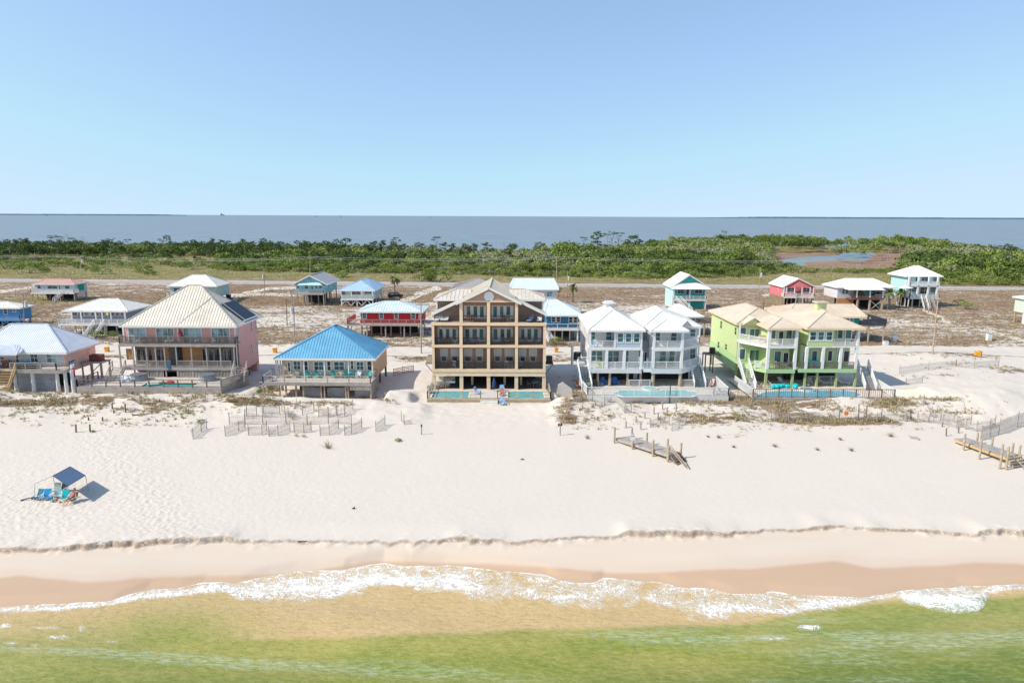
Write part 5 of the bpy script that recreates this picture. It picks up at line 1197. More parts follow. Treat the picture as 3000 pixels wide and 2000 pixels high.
# ================================================================ blue-roofed beach house
def blue_roof_house():
    F = 98.9; h = House('blue_roofed_house', 'tan beach house on piles under a bright blue metal hip roof', -27.5, F, 2.5, q=3); A = h.at
    TN = paint('tan_siding', (.62, .42, .26), .7, .07, siding=.2); CR = paint('cream_wall', (.62, .54, .42), .7, .06)
    xl = A(262, 1100, F)[0]; xr = A(1340, 1100, F)[0]; yb = 108.4; zf = A(800, 1192, F)[1]; ze = 7.35
    h.box('wall', CR, xl+1.0, xr-.2, F, F+.2, zf, ze-.1); h.box('wall', TN, xr-.2, xr, F-.6, yb, zf-.5, ze-.1); h.box('wall', TN, xl+1, xr-.2, F+.2, yb, zf-.5, ze-.1)
    e0 = A(225, 1015, 97.6)[0]; e1 = A(1348, 1022, 97.6)[0]
    hip(h, e0, e1, 97.6, 108.9, ze, (A(868, 662, 102.3)[0], 102.6), (A(906, 640, 104)[0], 104.3), 11.35, RBLUE, WHT, .42)
    for a, b, v0, v1, g_ in ((388, 412, 1050, 1150, GDARK), (450, 525, 1040, 1125, GTEAL), (568, 605, 1040, 1140, GDARK), (675, 775, 1045, 1130, GTEAL), (818, 855, 1040, 1135, GDARK), (893, 1000, 1045, 1130, GTEAL), (1077, 1102, 1035, 1120, GDARK), (1140, 1212, 1045, 1130, GTEAL), (1257, 1300, 1040, 1130, GDARK)):
        h.win((a, v0), (b, v1), F, g_, WHT, 1 if b-a > 60 else 0, 1, 'window' if b-a > 60 else 'door', .16)
    # porch posts
    for u in (255, 275, 303, 328, 560, 785, 1048, 1310): x = A(u, 1100, 97.8)[0]; h.post(x, 97.9, zf, ze-.15, .07, WGREY if u < 400 else WHT)
    xs = xr
    for a, b in (((1372, 1010), (1380, 1110)), ((1408, 960), (1415, 1065))): h.pside(xs, a, b, 1, glass=GDARK, fw=.05)
    # deck
    Yd = 94.3; zd = A(700, 1280, Yd)[1]; x0 = A(108, 1250, Yd)[0]; x1 = A(1290, 1250, Yd)[0]
    h.box('deck', WDECK, x0, x1, Yd, F, zd-.12, zd); h.box('deck', WDECK, xl+.5, xr, F-1.2, F, zf-.1, zf)
    h.box('rim_board', WGREY, x0-.02, x1+.02, Yd-.06, Yd, zd-.35, zd+.02)
    h.rail([(x0+.05, F-1), (x0+.05, Yd+.05), (x1-.05, Yd+.05), (x1-.05, F)], zd, 1.05, WGREY, 0, pw=.055, every=2.8, bars=2)
    lattice_skirt(h, Yd, F+.5, x1+.03, 2.3, zd-.1, WGREY, axis='y', gap=.3); lattice_skirt(h, A(1070, 1350, Yd)[0], A(1285, 1350, Yd)[0], Yd+.02, zd-1.0, zd-.35, WGREY, .2)
    zgd = 1.6
    for u in (118, 165, 295, 365, 475, 555, 750, 785, 1020, 1045, 1290): x = A(u, 1350, Yd+.3)[0]; h.post(x, Yd+.35, zgd, zd-.12, .1, WTAN, 'pile')
    for x in np.linspace(xl+.6, xr-.2, 6):
        for y in (F+.3, F+4.5, yb-.2): h.post(x, y, zgd, zf-.4, .14, WDARK, 'pile')
    h.box('deck_shade_sheet', VOID, xl+4, xr-1.8, F+2.5, F+2.7, 2.3, zd-.4)  # near-black sheet added for the shade under the deck
    for a, b in ((545, 740), (820, 1010), (1120, 1270)):
        xa, xb = A(a, 1400, 95.4)[0], A(b, 1400, 95.4)[0]; lattice_skirt(h, xa, xb, 95.6, 2.2, 3.55, wood('grey_blue_fence_boards', (.42, .42, .44)), .16, .07, 'fence_panel')
    g3 = 'teal adirondack chairs on the blue roofed porch'
    for i, (u, v, rz, mt) in enumerate(((370, 1170, .2, CTAN), (480, 1160, .1, CGREY), (610, 1160, .9, CTEAL), (715, 1160, 1.0, CTEAL), (895, 1155, .8, CTEAL), (955, 1155, 0, CTAN), (1020, 1155, .6, CTEAL), (1080, 1150, .2, CTEAL), (1160, 1150, 0, CWH), (1265, 1150, -.6, CTEAL))):
        chair('%s chair on the porch under the blue roof, %s' % ({'teal_plastic': 'teal adirondack', 'tan_canvas': 'tan', 'grey_canvas': 'grey cushioned', 'white_plastic': 'white'}[mt.name], ('leftmost of the row', 'second from the left', 'third from the left', 'fourth from the left', 'fifth from the left', 'just right of the middle door', 'seventh from the left', 'third from the right', 'second from the right', 'rightmost of the row')[i]), A(u, v, F-1.0)[0], F-1.1, zf, rz, mt, g3)
    table('small dark table with bent frame at the left corner of the tan deck', A(200, 1210, 95.5)[0], 95.6, zd, BLACKM, .5, .5)
blue_roof_house()
# ================================================================ twin white houses
def deck_box(h, poly, z, th=.14, mat=None, name='deck'):
    return MB().prism(poly, 'z', z-th, z).build(name, mat or WDECK, h.r)
def lit_pool(label, poly, z, spa, mat=POOLW, grp='pools of the beach houses'):
    cx = sum(p[0] for p in poly)/len(poly); cy = sum(p[1] for p in poly)/len(poly); t = thing('swimming_pool', label, 'pool', (cx, cy, z), grp)
    def sc(k, d): return [(cx+(x-cx)*k+math.copysign(d, x-cx), cy+(y-cy)*k+math.copysign(d, y-cy)) for x, y in poly]
    MB().prism(sc(1, .3), 'z', z+.002, z+.04).build('coping', COPE, t); MB().prism(poly, 'z', z+.03, z+.055).build('water', mat, t)
    if spa: MB().tube((spa[0], spa[1], z), (spa[0], spa[1], z+.22), spa[2]+.2, spa[2]+.2, 16).build('spa_rim', COPE, t); MB().tube((spa[0], spa[1], z+.2), (spa[0], spa[1], z+.235), spa[2]-.05, spa[2]-.05, 16).build('spa_water', mat, t)
    return t
def white_left():
    F = 97.0; h = House('white_house', 'white two storey house with ribbed white roof and white chimney, left of the twin', 15, F, 3.3, q=8); A = h.at
    BL = paint('pale_blue_grey_siding', (.50, .56, .66), .7, .06, siding=.2)
    xl = A(455, 700, F)[0]; xr = A(1262, 700, F)[0]; yb = 110.4; ze = A(800, 448, F)[1]; zu = A(800, 722, F)[1]; zl = A(800, 1048, F)[1]; zd = 3.5; xm = A(852, 600, F)[0]
    h.box('wall', WHTW, xl+.02, xr-.02, F+2.1, yb, zl-.3, ze); h.box('wall', BL, xm, xr-.1, F+.02, F+2.1, zu-.35, ze-.02)
    h.box('floor_slab', WHT, xl, xr, F, F+2.1, zu-.3, zu-.02); h.box('floor_slab', WHT, xl, xr, F, F+2.1, zl-.3, zl)
    h.box('band', WHT, xl-.02, xr+.02, F-.05, F+.12, zu-.36, zu-.04); h.box('band', WHTW, xl-.02, xr+.02, F-.05, F+.12, zl-.62, zl-.02); h.box('band', WHT, xl-.03, xr+.03, F-.06, F+.2, ze-.22, ze-.03)
    hip(h, xl-.35, xr+.35, F-.4, yb+.4, ze, (A(808, 206, 101.2)[0], 101.2), (A(700, 100, 106.5)[0]+.25, 106.5), 14.3, RWHITE, WHT, .45)
    cx = A(750, 100, 105)[0]; ch = MB().box(cx-.62, cx+.62, 104.4, 105.6, 13.2, 14.75).build('chimney', WHT, h.r); MB().box(cx-.9, cx+.9, 104.1, 105.9, 14.75, 14.9).box(cx-.6, cx+.6, 104.4, 105.6, 14.9, 15.1).build('chimney_cap', RWHITE, ch)
    for a, b in ((890, 965), (1015, 1090), (1140, 1215)): h.win((a, 505), (b, 635), F+.02, GTEAL, WHT, 0, 1, fw=.13)
    for a, b, v0, v1 in ((485, 535, 472, 600), (712, 790, 472, 600), (485, 548, 772, 932), (572, 645, 772, 932), (742, 802, 772, 940), (825, 900, 772, 940), (1012, 1045, 772, 940)): h.win((a, v0), (b, v1), F+2.08, GTEAL, WHT, 0, 1, fw=.12)
    for a, b, v0, v1 in ((580, 680, 475, 640), (1075, 1175, 778, 960)): h.win((a, v0), (b, v1), F+2.08, GBLIND, WHT, 0, 0, 'door', .14)
    for u, w_ in ((465, .17), (718, .2), (988, .2), (1252, .17)): x = A(u, 900, F)[0]; h.box('column', WHT, x-w_, x+w_, F-.03, F+.3, zl, zu-.36)
    for u in (465, 848, 1252): x = A(u, 600, F)[0]; h.box('column', WHT, x-.13, x+.13, F-.035, F+.25, zu, ze-.2)
    h.rail([(xl+.2, F+.1), (xm-.1, F+.1)], zu, 1.0, WHT, .14); h.rail([(xl+.2, F+.1), (xr-.2, F+.1)], zl, 1.0, WHT, .12)
    for (y0, y1, z0, z1) in ((99.6, 100.4, 9.6, 10.9), (103, 103.6, 10.2, 11.4), (106, 107, 6.2, 8), (101, 101.8, 6.2, 8.2)): h.wside(xl+.02, y0, y1, z0, z1, -1, GDARK, WHT)
    # undercroft
    h.box('undercroft_backing', VOID, xl+.3, xr-.3, F+4.5, F+4.7, 3.3, zl-.4)
    for u in (480, 580, 762, 1035, 1235): x = A(u, 1200, F+.4)[0]; h.post(x, F+.4, 2.8, zl-.4, .15, WTAN, 'pile')
    h.rail([(A(1060, 1250, F)[0], F), (A(1215, 1250, F)[0], F)], zd, 1.0, WHT, .15)
    h.stair((A(350, 1010, F+1)[0], F+1.6, zl+.1), (A(430, 1335, 94.6)[0]-.1, 95.0, zd), 1.35, paint('teal_stair_paint', (.10, .16, .18), .6), WHT, railgap=.4)
    h.box('landing', WHT, A(290, 950, F+1)[0], xl, F+1.5, F+3, zl-.15, zl+.1); h.rail([(A(295, 950, F+1)[0], F+1.5), (A(295, 950, F+1)[0], F+3), (xl, F+3)], zl+.1, 1.0, WHT, .2)
    q = thing('air_conditioner', 'black air conditioner on a white side platform, left of the white house', 'air conditioner', (A(265, 900, F+5)[0], F+5, 6.5)); MB().tube((0, 0, 0), (0, 0, 1.1), .55, .55, 12).build('casing', BLACKM, q, abs_=False); MB().tube((0, 0, 1.1), (0, 0, 1.15), .4, .4, 12).build('fan_grille', WGREY, q, abs_=False)
    h.box('side_platform', WHT, A(200, 900, F+5)[0], xl+.1, F+4.2, F+5.8, 6.35, 6.49); h.box('side_screen', WHTW, A(178, 900, F+5)[0], A(200, 900, F+5)[0], F+4.2, F+6, 5.6, 8.6)
    for i, (u, w_) in enumerate(((670, 'leftmost'), (785, 'middle'), (855, 'rightmost'))): chair('bright blue adirondack chair under the white house, %s of three' % w_, A(u, 1250, F+1.2)[0], F+1.3, zd, .1, CBLUE, 'blue chairs under the white house')
    chair('lime green chair on the lower porch of the left white house', A(625, 950, F+.9)[0], F+1.0, zl, .5, CGRN, 'porch chairs of the white houses'); chair('small white chair on the lower porch of the left white house', A(600, 990, F+.7)[0]-.7, F+.8, zl, 0, CWH, 'porch chairs of the white houses', 'dining')
    chair('blue chair at the left end of the upper white porch', A(530, 660, F+.9)[0], F+1, zu, .8, CB, 'porch chairs of the white houses'); chair('navy chair on the upper white porch before the right window', A(750, 660, F+.9)[0], F+1, zu, -.5, cpaint('slate_blue', (.12, .2, .34)), 'porch chairs of the white houses')
    g_ = thing('grill', 'dark barbecue grill with pale side shelf beneath the left white house', 'grill', (A(525, 1290, F-.3)[0], F-.3, zd)); MB().box(-.45, .45, -.25, .25, .35, .8).ell((0, 0, .85), (.45, .27, .25), 8, 6).build('grill_box', BLACKM, g_, abs_=False); MB().box(-.42, -.36, -.22, .22, 0, .35).box(.36, .42, -.22, .22, 0, .35).build('leg', BLACKM, g_, abs_=False)
white_left()
def white_right():
    F = 97.0; h = House('white_house', 'white two storey twin house with three white roofs and corner balconies', 23, F, 3.3, q=9); A = h.at
    xl = A(215, 700, F)[0]; xr = A(678, 700, F)[0]; ze = A(450, 458, F)[1]; zu = A(450, 722, F)[1]; zl = A(450, 1042, F)[1]; zd = 3.5; Yw = 101.4; xw = A(915, 600, Yw)[0]; yb = 112.5
    h.box('wall', WHTW, xl+.05, xr-.25, F+2.2, yb, zl-.3, ze); h.box('wall', WHTW, xr-.25, xw, Yw+.2, yb, zl-.3, ze-.1)
    for zz in (zu, zl):
        h.box('floor_slab', WHT, xl, xr, F, F+2.2, zz-.3, zz-.02); deck_box(h, [(xr, F+.1), (xw, Yw-.9), (xw, Yw+.2), (xr-.2, Yw+.2)], zz-.02, .28, WHT, 'floor_slab')
    h.box('band', WHT, xl-.02, xr+.02, F-.05, F+.12, zu-.5, zu-.04); h.box('band', WHTW, xl-.02, xr+.02, F-.05, F+.12, zl-.75, zl-.02); h.box('band', WHT, xl-.03, xr+.03, F-.06, F+.2, ze-.22, ze-.03)
    for zz, d in ((zu, .45), (zl, .75)): MB().bar((xr+.03, F+.05, zz-d/2-.02), (xw, Yw-.95, zz-d/2-.02), .05, d/2).build('band', WHT, h.r)
    hip(h, 19.7, xw+.4, 101.0, yb+.4, ze-.05, (23.0, 104.2), (23.2, 109.6), 13.75, RWHITE, WHT, .45)
    hip(h, xl-.4, xr+.75, F-.4, 103.5, ze, (A(430, 300, 99.9)[0], 99.9), (A(430, 300, 99.9)[0], 103.4), 13.05, RWHITE, WHT, .4, name='bay_roof')
    gx0, gx1 = A(650, 380, 100.8)[0], A(835, 380, 100.8)[0]; gm = (gx0+gx1)/2; zg0 = ze-.02
    roof_faces(h, [((gx0, 103.2, zg0), (gx0, 100.7, zg0), (gm, 100.7, zg0+.95), (gm, 103.2, zg0+.95)), ((gx1, 100.7, zg0), (gx1, 103.2, zg0), (gm, 103.2, zg0+.95), (gm, 100.7, zg0+.95))], RWHITE, WHT, .45, 'dormer_roof')
    MB().prism([(gx0+.25, zg0-.1), (gx1-.25, zg0-.1), (gm, zg0+.75)], 'y', 100.9, 101.0).build('dormer_wall', WHTW, h.r)
    for a, b, v0, v1, Y in ((260, 328, 488, 622, F+2.18), (507, 580, 488, 622, F+2.18), (345, 415, 775, 925, F+2.18), (478, 550, 775, 925, F+2.18), (800, 868, 443, 545, Yw+.18), (795, 862, 740, 890, Yw+.18)): h.win((a, v0), (b, v1), Y, GTEAL, WHT, 0, 1, fw=.13)
    for a, b, v0, v1 in ((360, 470, 490, 640), (282, 330, 800, 960)): h.win((a, v0), (b, v1), F+2.18, GBLIND, WHT, 0, 0, 'door', .12)
    for u in (232, 665): x = A(u, 900, F)[0]; h.box('column', WHT, x-.19, x+.19, F-.03, F+.35, zl, ze-.2)
    for zz in (zu, zl):
        h.rail([(xl+.25, F+.1), (xr-.2, F+.1)], zz, .98, WHT, .13); h.rail([(xr+.05, F+.15), (xw-.05, Yw-.95), (xw-.05, Yw)], zz, .98, WHT, .14)
    x = xw-.08; h.box('column', WHT, x-.1, x+.1, Yw-1, Yw-.8, zl, ze-.2)
    # link between the twins
    la, lb = 19.15, xl; h.box('link_wall', paint('grey_link_siding', (.38, .40, .42), .7, .06, siding=.2), la, lb, F+3, F+3.3, zl, zu+.4); h.box('link_floor', WHT, la, lb, F-.02, F+3, zl-.55, zl-.02); h.rail([(la+.05, F+.05), (lb-.05, F+.05)], zl, .98, WHT, .14)
    h.win((95, 790), (125, 940), F+2.98, CTEAL if 0 else GDARK, WHT, 0, 0, 'door')
    h.box('undercroft_backing', VOID, xl-1, xw-1, F+5, F+5.2, 3.3, zl-.4)
    for u in (225, 640): x = A(u, 1200, F+.3)[0]; h.post(x, F+.3, 2.8, zl-.7, .28, WTAN, 'pile', True)
    for x, y in ((27.2, 101), (27.4, 106), (20, 104), (24, 104), (27.4, 111), (20, 111)): h.post(x, y, 2.0, zl-.3, .15, WTAN, 'pile')
    h.rail([(A(20, 1250, F)[0], F), (A(180, 1250, F)[0], F)], zd, 1.0, WHT, .15); h.rail([(A(650, 1250, F+.3)[0], F+.3), (A(850, 1250, F+.3)[0], F+.3)], zd, 1.0, WHT, .15)
    h.stair((A(850, 950, 100.8)[0], 100.5, zl), (A(945, 1310, 96.4)[0], 96.4, zd), 1.5, paint('teal_stair_paint', (.10, .16, .18), .6), WHT, railgap=.4)
    for i, (u, w_) in enumerate(((370, 'left'), (515, 'right'))): chair('dark green chair on the right white porch, %s one' % w_, A(u, 950, F+1)[0], F+1.1, zl, .1, CDG, 'green porch chairs')
    table('low dark table between the two green porch chairs', A(440, 950, F+1)[0], F+1.1, zl, CDG, .3, .5)
    o = MB().tube((19.9, F+1.2, zl), (19.9, F+1.2, zl+1.1), .22, .18, 8).ell((19.9, F+1.2, zl+1.15), (.2, .2, .2), 8, 5).build('urn', CWH); tag(o, 'tall white covered urn on the link balcony between the white houses', 'urn')
    # shared pool deck
    Yf = 92.0; dk = House('pool_deck', 'grey boarded pool deck with white fence before the twin white houses', 20, Yf, 2.6, 'deck', 5); q = qa(5)
    x0 = P(*q(300, 1440), Yf)[0]; x1 = P(*q(1845, 1440), Yf)[0]; xa = P(*q(215, 1270), F+1)[0]; xb = P(*q(1700, 1300), F+2)[0]
    deck_box(dk, [(x0, Yf), (x1, Yf), (xb, F+5), (xa, F+5)], zd, .14, wood('pale_deck_boards', (.56, .50, .45)), 'deck_boards')
    MB().box(x0, x1, Yf-.05, Yf, 2.4, zd+.02).build('rim_board', WHT, dk.r)
    dk.rail([(xa, F+1), (x0+.03, Yf+.05), (x1-.03, Yf+.05), (xb, F+2)], zd, 1.15, WHT, .12, pw=.05, every=2.2)
    xs = [P(*q(u, 1300), F+2)[0] for u in (1590, 1740)]; dk.rail([(xs[0], F+2), (xb, F+2)], zd, 1.0, WHT, .15)
    def pp(u, v): return G(*q(u, v), zd)
    poly = [pp(u, v) for u, v in ((575, 1392), (640, 1372), (660, 1358), (900, 1358), (930, 1366), (1070, 1366), (1120, 1357), (1380, 1357), (1400, 1372), (1480, 1376), (1500, 1400), (1430, 1424), (700, 1424))]
    sx, sy = pp(985, 1343); lit_pool('large turquoise pool with round spa before the twin white houses', poly[::-1], zd, (sx, sy, .95))
    lp = thing('lamp_post', 'tall thin dark post rising beside the white houses pool gate', 'post', (P(*q(1206, 1400), Yf-.3)[0], Yf-.3, 2.4)); MB().tube((0, 0, 0), (0, 0, 3.4), .07, .06, 8).build('pole', BLACKM, lp, abs_=False)
    c = pp(1660, 1305); chair('pale red deck chair at the right end of the white pool deck', c[0], c[1], zd, -.4, cpaint('faded_pink', (.60, .40, .34)), 'deck chairs of the white houses', 'lounge')
    for i, u in enumerate((1700, 1755, 1805)): c = pp(u, 1400); chair('dark metal chair by the deck corner, %s of three' % ('leftmost', 'middle', 'rightmost')[i], c[0], c[1], zd, .6*i, cpaint('steel_grey', (.18, .19, .23)), 'metal chairs at the deck corner', 'dining')
white_right()
# ================================================================ lime green houses
GF = paint('lime_siding', (.58, .68, .34), .7, .06, siding=.2); GL = paint('green_band_paint', (.42, .60, .30), .7, .06)
def green_left():
    F = 99.0; h = House('green_house', 'lime green two storey house with beige roofs and an angled corner balcony', 39, F, 3.0, q=6); A = h.at
    xl = A(762, 800, F)[0]; xr = A(1062, 800, F)[0]; ze = A(950, 675, F)[1]; zu = A(950, 868, F)[1]; zl = A(950, 1125, F)[1]; zd = 3.0; Yw = 104.3; xw = A(412, 800, Yw)[0]; yb = 118.5; xe = xr+.6
    h.box('wall', GF, xw, xe, Yw, yb, zl-.2, ze-.15); h.box('wall', GF, xl+.5, xr-.1, F+2.3, Yw, zl-.2, ze-.15)
    h.box('band', GL, xw-.03, xw, Yw+.1, yb, zl-1.6, zl+.9); h.box('undercroft_backing', GL, xw, xe, Yw+5, yb, zl-1.6, zl-.2)
    pb = [(xw-.1, Yw-.9), (xl-.1, F), (xr+.1, F), (xr+.1, Yw), (xw-.1, Yw)]
    for zz in (zu, zl): deck_box(h, pb, zz-.02, .26, GL if zz == zl else WHT, 'floor_slab')
    MB().bar((xw-.1, Yw-.95, zu-.2), (xl-.1, F-.05, zu-.2), .05, .2).box(xl-.1, xr+.1, F-.06, F, zu-.4, zu).build('band', WHT, h.r)
    MB().bar((xw-.1, Yw-.95, zl-.3), (xl-.1, F-.05, zl-.3), .05, .3).box(xl-.1, xr+.1, F-.06, F, zl-.6, zl).build('band', GL, h.r)
    hip(h, xw-.5, xe+.5, Yw-.6, yb+.5, ze-.1, (39.2, 108.2), (39.4, 114.5), 13.7, RBEIGE, CREAMT, 0)
    hip(h, xl-.4, xr+.5, F-.4, 106, ze, (A(895, 572, 101.6)[0], 101.6), (A(895, 572, 101.6)[0], 105.9), 13.1, RBEIGE, CREAMT, 0, name='bay_roof')
    gx0, gx1 = A(480, 605, 103.4)[0], A(715, 640, 103.0)[0]; gm = (gx0+gx1)/2; z0 = ze-.1
    roof_faces(h, [((gx0, 106.5, z0), (gx0, 103.2, z0), (gm, 103.2, z0+1.0), (gm, 106.5, z0+1.0)), ((gx1, 103.2, z0), (gx1, 106.5, z0), (gm, 106.5, z0+1.0), (gm, 103.2, z0+1.0))], RBEIGE, CREAMT, 0, 'dormer_roof')
    MB().prism([(gx0+.3, z0-.1), (gx1-.3, z0-.1), (gm, z0+.8)], 'y', 103.5, 103.6).build('dormer_wall', GF, h.r)
    for a, b, v0, v1, Y, m_ in ((447, 500, 672, 752, Yw, 0), (550, 650, 685, 775, Yw, 1), (442, 490, 905, 1015, Yw, 0), (552, 655, 915, 1030, Yw, 1), (790, 822, 700, 795, F+2.28, 0), (950, 1002, 700, 790, F+2.28, 0), (822, 880, 930, 1045, F+2.28, 0)): h.win((a, v0), (b, v1), Y, GTEAL, WHT, m_, 0, fw=.13)
    for a, b, v0, v1 in ((868, 905, 712, 850), (920, 960, 945, 1060)): h.win((a, v0), (b, v1), F+2.28, GDARK, WHT, 0, 0, 'door', .14)
    for u in (762, 1062): x = A(u, 800, F)[0]; h.box('column', WHT, x-.2, x+.2, F-.04, F+.36, zl, ze-.15)
    h.box('column', WHT, xw-.1, xw+.1, Yw-.95, Yw-.75, zl, ze-.15)
    h.rail([(xw, Yw-.85), (xl-.1, F+.1)], zu, 1.0, WHT, .13); h.rail([(xl+.2, F+.1), (xr-.2, F+.1)], zu, 1.0, WHT, .13); h.rail([(xl+.2, F+.1), (xr-.2, F+.1)], zl, 1.0, WDARK, .13); h.rail([(xl-1.4, Yw-4), (xl-.1, F+.1)], zl, 1.0, WHT, .13)
    for a, b in (((232, 595), (243, 680)), ((390, 665), (402, 750)), ((202, 820), (214, 895)), ((284, 845), (298, 915))): h.pside(xw-.0, a, b, -1, glass=GDARK, fm=GF, fw=.05)
    h.stair((A(480, 1060, 102.6)[0], 102.6, zl), (A(550, 1312, 98.4)[0], 98.0, zd), 1.35, WHT, WHT, railgap=.15)
    for x in (xl, xr-.1, xw+.2): 
        for y in (F+.3, Yw+.3, yb-.4): h.post(x, y, 2.0, zl-.25, .17, paint('olive_pile', (.38, .42, .20), .8), 'pile')
    h.box('undercroft_backing', WDARK, xl, xr, F+4.2, F+4.4, 3.0, zl-.3)
    pf = MB().box(xw-2.6, xw, 112, 114, 5.2, 5.35); 
    for x in (xw-2.5, xw-1.2): pf.box(x-.08, x+.08, 112.1, 112.3, 2, 5.2).box(x-.08, x+.08, 113.7, 113.9, 2, 5.2)
    pf.build('side_platform', WDARK, h.r)
    q = thing('air_conditioner', 'dark air conditioner on a raised platform left of the green house', 'air conditioner', (xw-1.2, 113, 5.36)); MB().tube((0, 0, 0), (0, 0, .95), .5, .5, 12).build('casing', BLACKM, q, abs_=False); MB().tube((0, 0, .95), (0, 0, 1), .36, .36, 12).build('fan_grille', WGREY, q, abs_=False)
    gch = 'porch chairs of the green houses'
    chair('white chair on the lower porch of the left green house', A(840, 1040, F+.9)[0], F+1, zl, .2, CWH, gch, 'dining')
    for i, u in enumerate((700, 835, 870)): chair('brown wooden rocking chair on the left green porch, %s of three' % ('leftmost', 'middle', 'rightmost')[i], A(u, 1080, F+.9)[0], F+.8+.3*i, zl, .5*i, CRED, gch, 'rocker')
    x = A(680, 820, F+3)[0]; o = MB().box(x-.7, x+.7, 101.2, 101.6, zu+.3, zu+.8).box(x-.7, x+.7, 101.6, 101.7, zu+.3, zu+1.1).build('bench', cpaint('beige_cushion', (.62, .48, .38))); tag(o, 'beige cushioned bench on the angled upper balcony', 'bench')
green_left()
def green_right():
    F = 99.0; h = House('green_house', 'lime green two storey house with a green chimney and white porch columns', 47.5, F, 3.0, q=6); A = h.at
    xl = A(1185, 800, F)[0]; xr = A(1745, 800, F)[0]; ze = A(1450, 672, F)[1]; zu = A(1450, 868, F)[1]; zl = A(1450, 1122, F)[1]; zd = 3.0; yb = 115.0; xm = A(1468, 800, F)[0]
    h.box('wall', GF, xl, xr-.1, F+2.3, yb, zl-.2, ze-.1); h.box('wall', GF, xl, xm, F+.02, F+2.3, zu-.15, ze-.05); h.box('wall', GF, xl-.9, xl, F+5, yb, zl-.2, ze-.4)
    h.box('floor_slab', WHT, xl, xr, F+.03, F+2.3, zu-.3, zu-.02); h.box('floor_slab', GL, xl-1.1, xr, F, F+2.3, zl-.3, zl-.01); h.box('band', WHT, xm, xr+.02, F-.05, F+.1, zu-.28, zu-.02); h.box('band', GL, xl-1.1, xr+.03, F-.06, F, zl-.55, zl-.02)
    hip(h, xl-.5, xr+.55, F-.5, yb+.5, ze, (A(1375, 502, 102.9)[0], 102.9), (A(1260, 450, 108.5)[0]+.4, 108.5), 13.9, RBEIGE, CREAMT, 0)
    cx = A(1257, 440, 108)[0]; c = MB().box(cx-.7, cx+.7, 105.4, 106.6, 12.6, 14.85).build('chimney', GF, h.r); MB().box(cx-.95, cx+.95, 105.1, 106.9, 14.85, 15.05).build('chimney_cap', RBEIGE, c)
    for a, b in ((1212, 1265), (1302, 1350), (1392, 1440)): h.win((a, 718), (b, 806), F+.02, GTEAL, WHT, 0, 1, fw=.14)
    for a, b, v0, v1, g_ in ((1515, 1555, 695, 785, GTEAL), (1602, 1650, 690, 785, GTEAL), (1232, 1275, 925, 1030, GTEAL), (1408, 1440, 925, 1030, GDARK), (1510, 1528, 925, 1030, GTEAL), (1580, 1622, 925, 1040, GDARK), (1135, 1155, 935, 1050, GTEAL)): h.win((a, v0), (b, v1), F+2.28, g_, WHT, 0, 0, 'window' if g_ is GTEAL else 'door', .15)
    for u in (1170, 1350, 1543, 1715): x = A(u, 1000, F)[0]; h.box('column', WHT, x-.19, x+.19, F-.04, F+.34, zl, zu-.3)
    x = A(1735, 800, F)[0]; h.box('column', WHT, x-.19, x+.19, F-.045, F+.34, zu, ze-.1)
    h.rail([(xm+.1, F+.1), (xr-.3, F+.1)], zu, 1.0, WHT, .12); h.rail([(xl-1.0, F+.1), (xr-.3, F+.1)], zl, 1.0, WDARK, .12)
    h.box('undercroft_backing', VOID, xl-1, xr-.5, F+5, F+5.2, 3.0, zl-.3)
    for u in (1150, 1280, 1490, 1700): x = A(u, 1230, F+.4)[0]; h.post(x, F+.4, 2.4, zl-.3, .15, paint('olive_pile', (.38, .42, .20), .8), 'pile')
    for x in (xl, xr-.4): h.post(x, F+8, 2.4, zl-.2, .15, WTAN, 'pile'); h.post(x, yb-.5, 2.4, zl-.2, .15, WTAN, 'pile')
    h.rail([(A(1180, 1250, F+3)[0], F+3), (A(1690, 1250, F+3)[0], F+3)], zd, 1.0, WHT, .15)
    q7 = qa(7); h.stair((P(*q7(85, 1000), 101.5)[0], 101.5, zl), (P(*q7(140, 1215), 98)[0], 97.4, zd), 1.4, WGREY, WHT, railgap=.15)
    Yf = 93.0; dk = House('pool_deck', 'pale pool deck with dark post fence before the lime green houses', 46, Yf, 2.4, 'deck', 6); q = qa(6)
    x0 = P(*q(582, 1440), Yf)[0]; x1 = P(*q7(378, 1300), Yf)[0]; xa = P(*q(385, 1250), F+2)[0]; xb = P(*q7(190, 1180), F+1.5)[0]
    deck_box(dk, [(x0, Yf), (x1, Yf), (xb, F+6), (xa, F+6)], zd, .14, wood('beige_deck_boards', (.62, .53, .45)), 'deck_boards'); MB().box(x0, x1, Yf-.05, Yf, 2.0, zd+.02).build('rim_board', WGREY, dk.r)
    dk.rail([(x0, Yf+.05), (x1, Yf+.05)], zd, 1.25, WDARK, .3, pw=.07, every=1.75); dk.rail([(xa, F+2), (x0, Yf+.05)], zd, 1.2, WHT, .12, name='white_fence'); dk.rail([(x1, Yf+.05), (xb, F+1.5)], zd, 1.2, WHT, .12, name='white_fence')
    def pp(u, v): return G(*q(u, v), zd)
    poly = [pp(u, v) for u, v in ((600, 1432), (700, 1380), (830, 1366), (1090, 1366), (1200, 1372), (1300, 1362), (1560, 1362), (1700, 1375), (1760, 1405), (1700, 1434))]
    sx, sy = pp(1170, 1352); lit_pool('long blue pool with round spa before the lime green houses', poly[::-1], zd, (sx, sy, 1.0), poolmat('pool_blue', (.14, .44, .60)))
    def ch(lb, u, v, mt, kd, rz): c = pp(u, v); return chair(lb, c[0], c[1], zd, rz, mt, 'loungers on the green houses deck', kd)
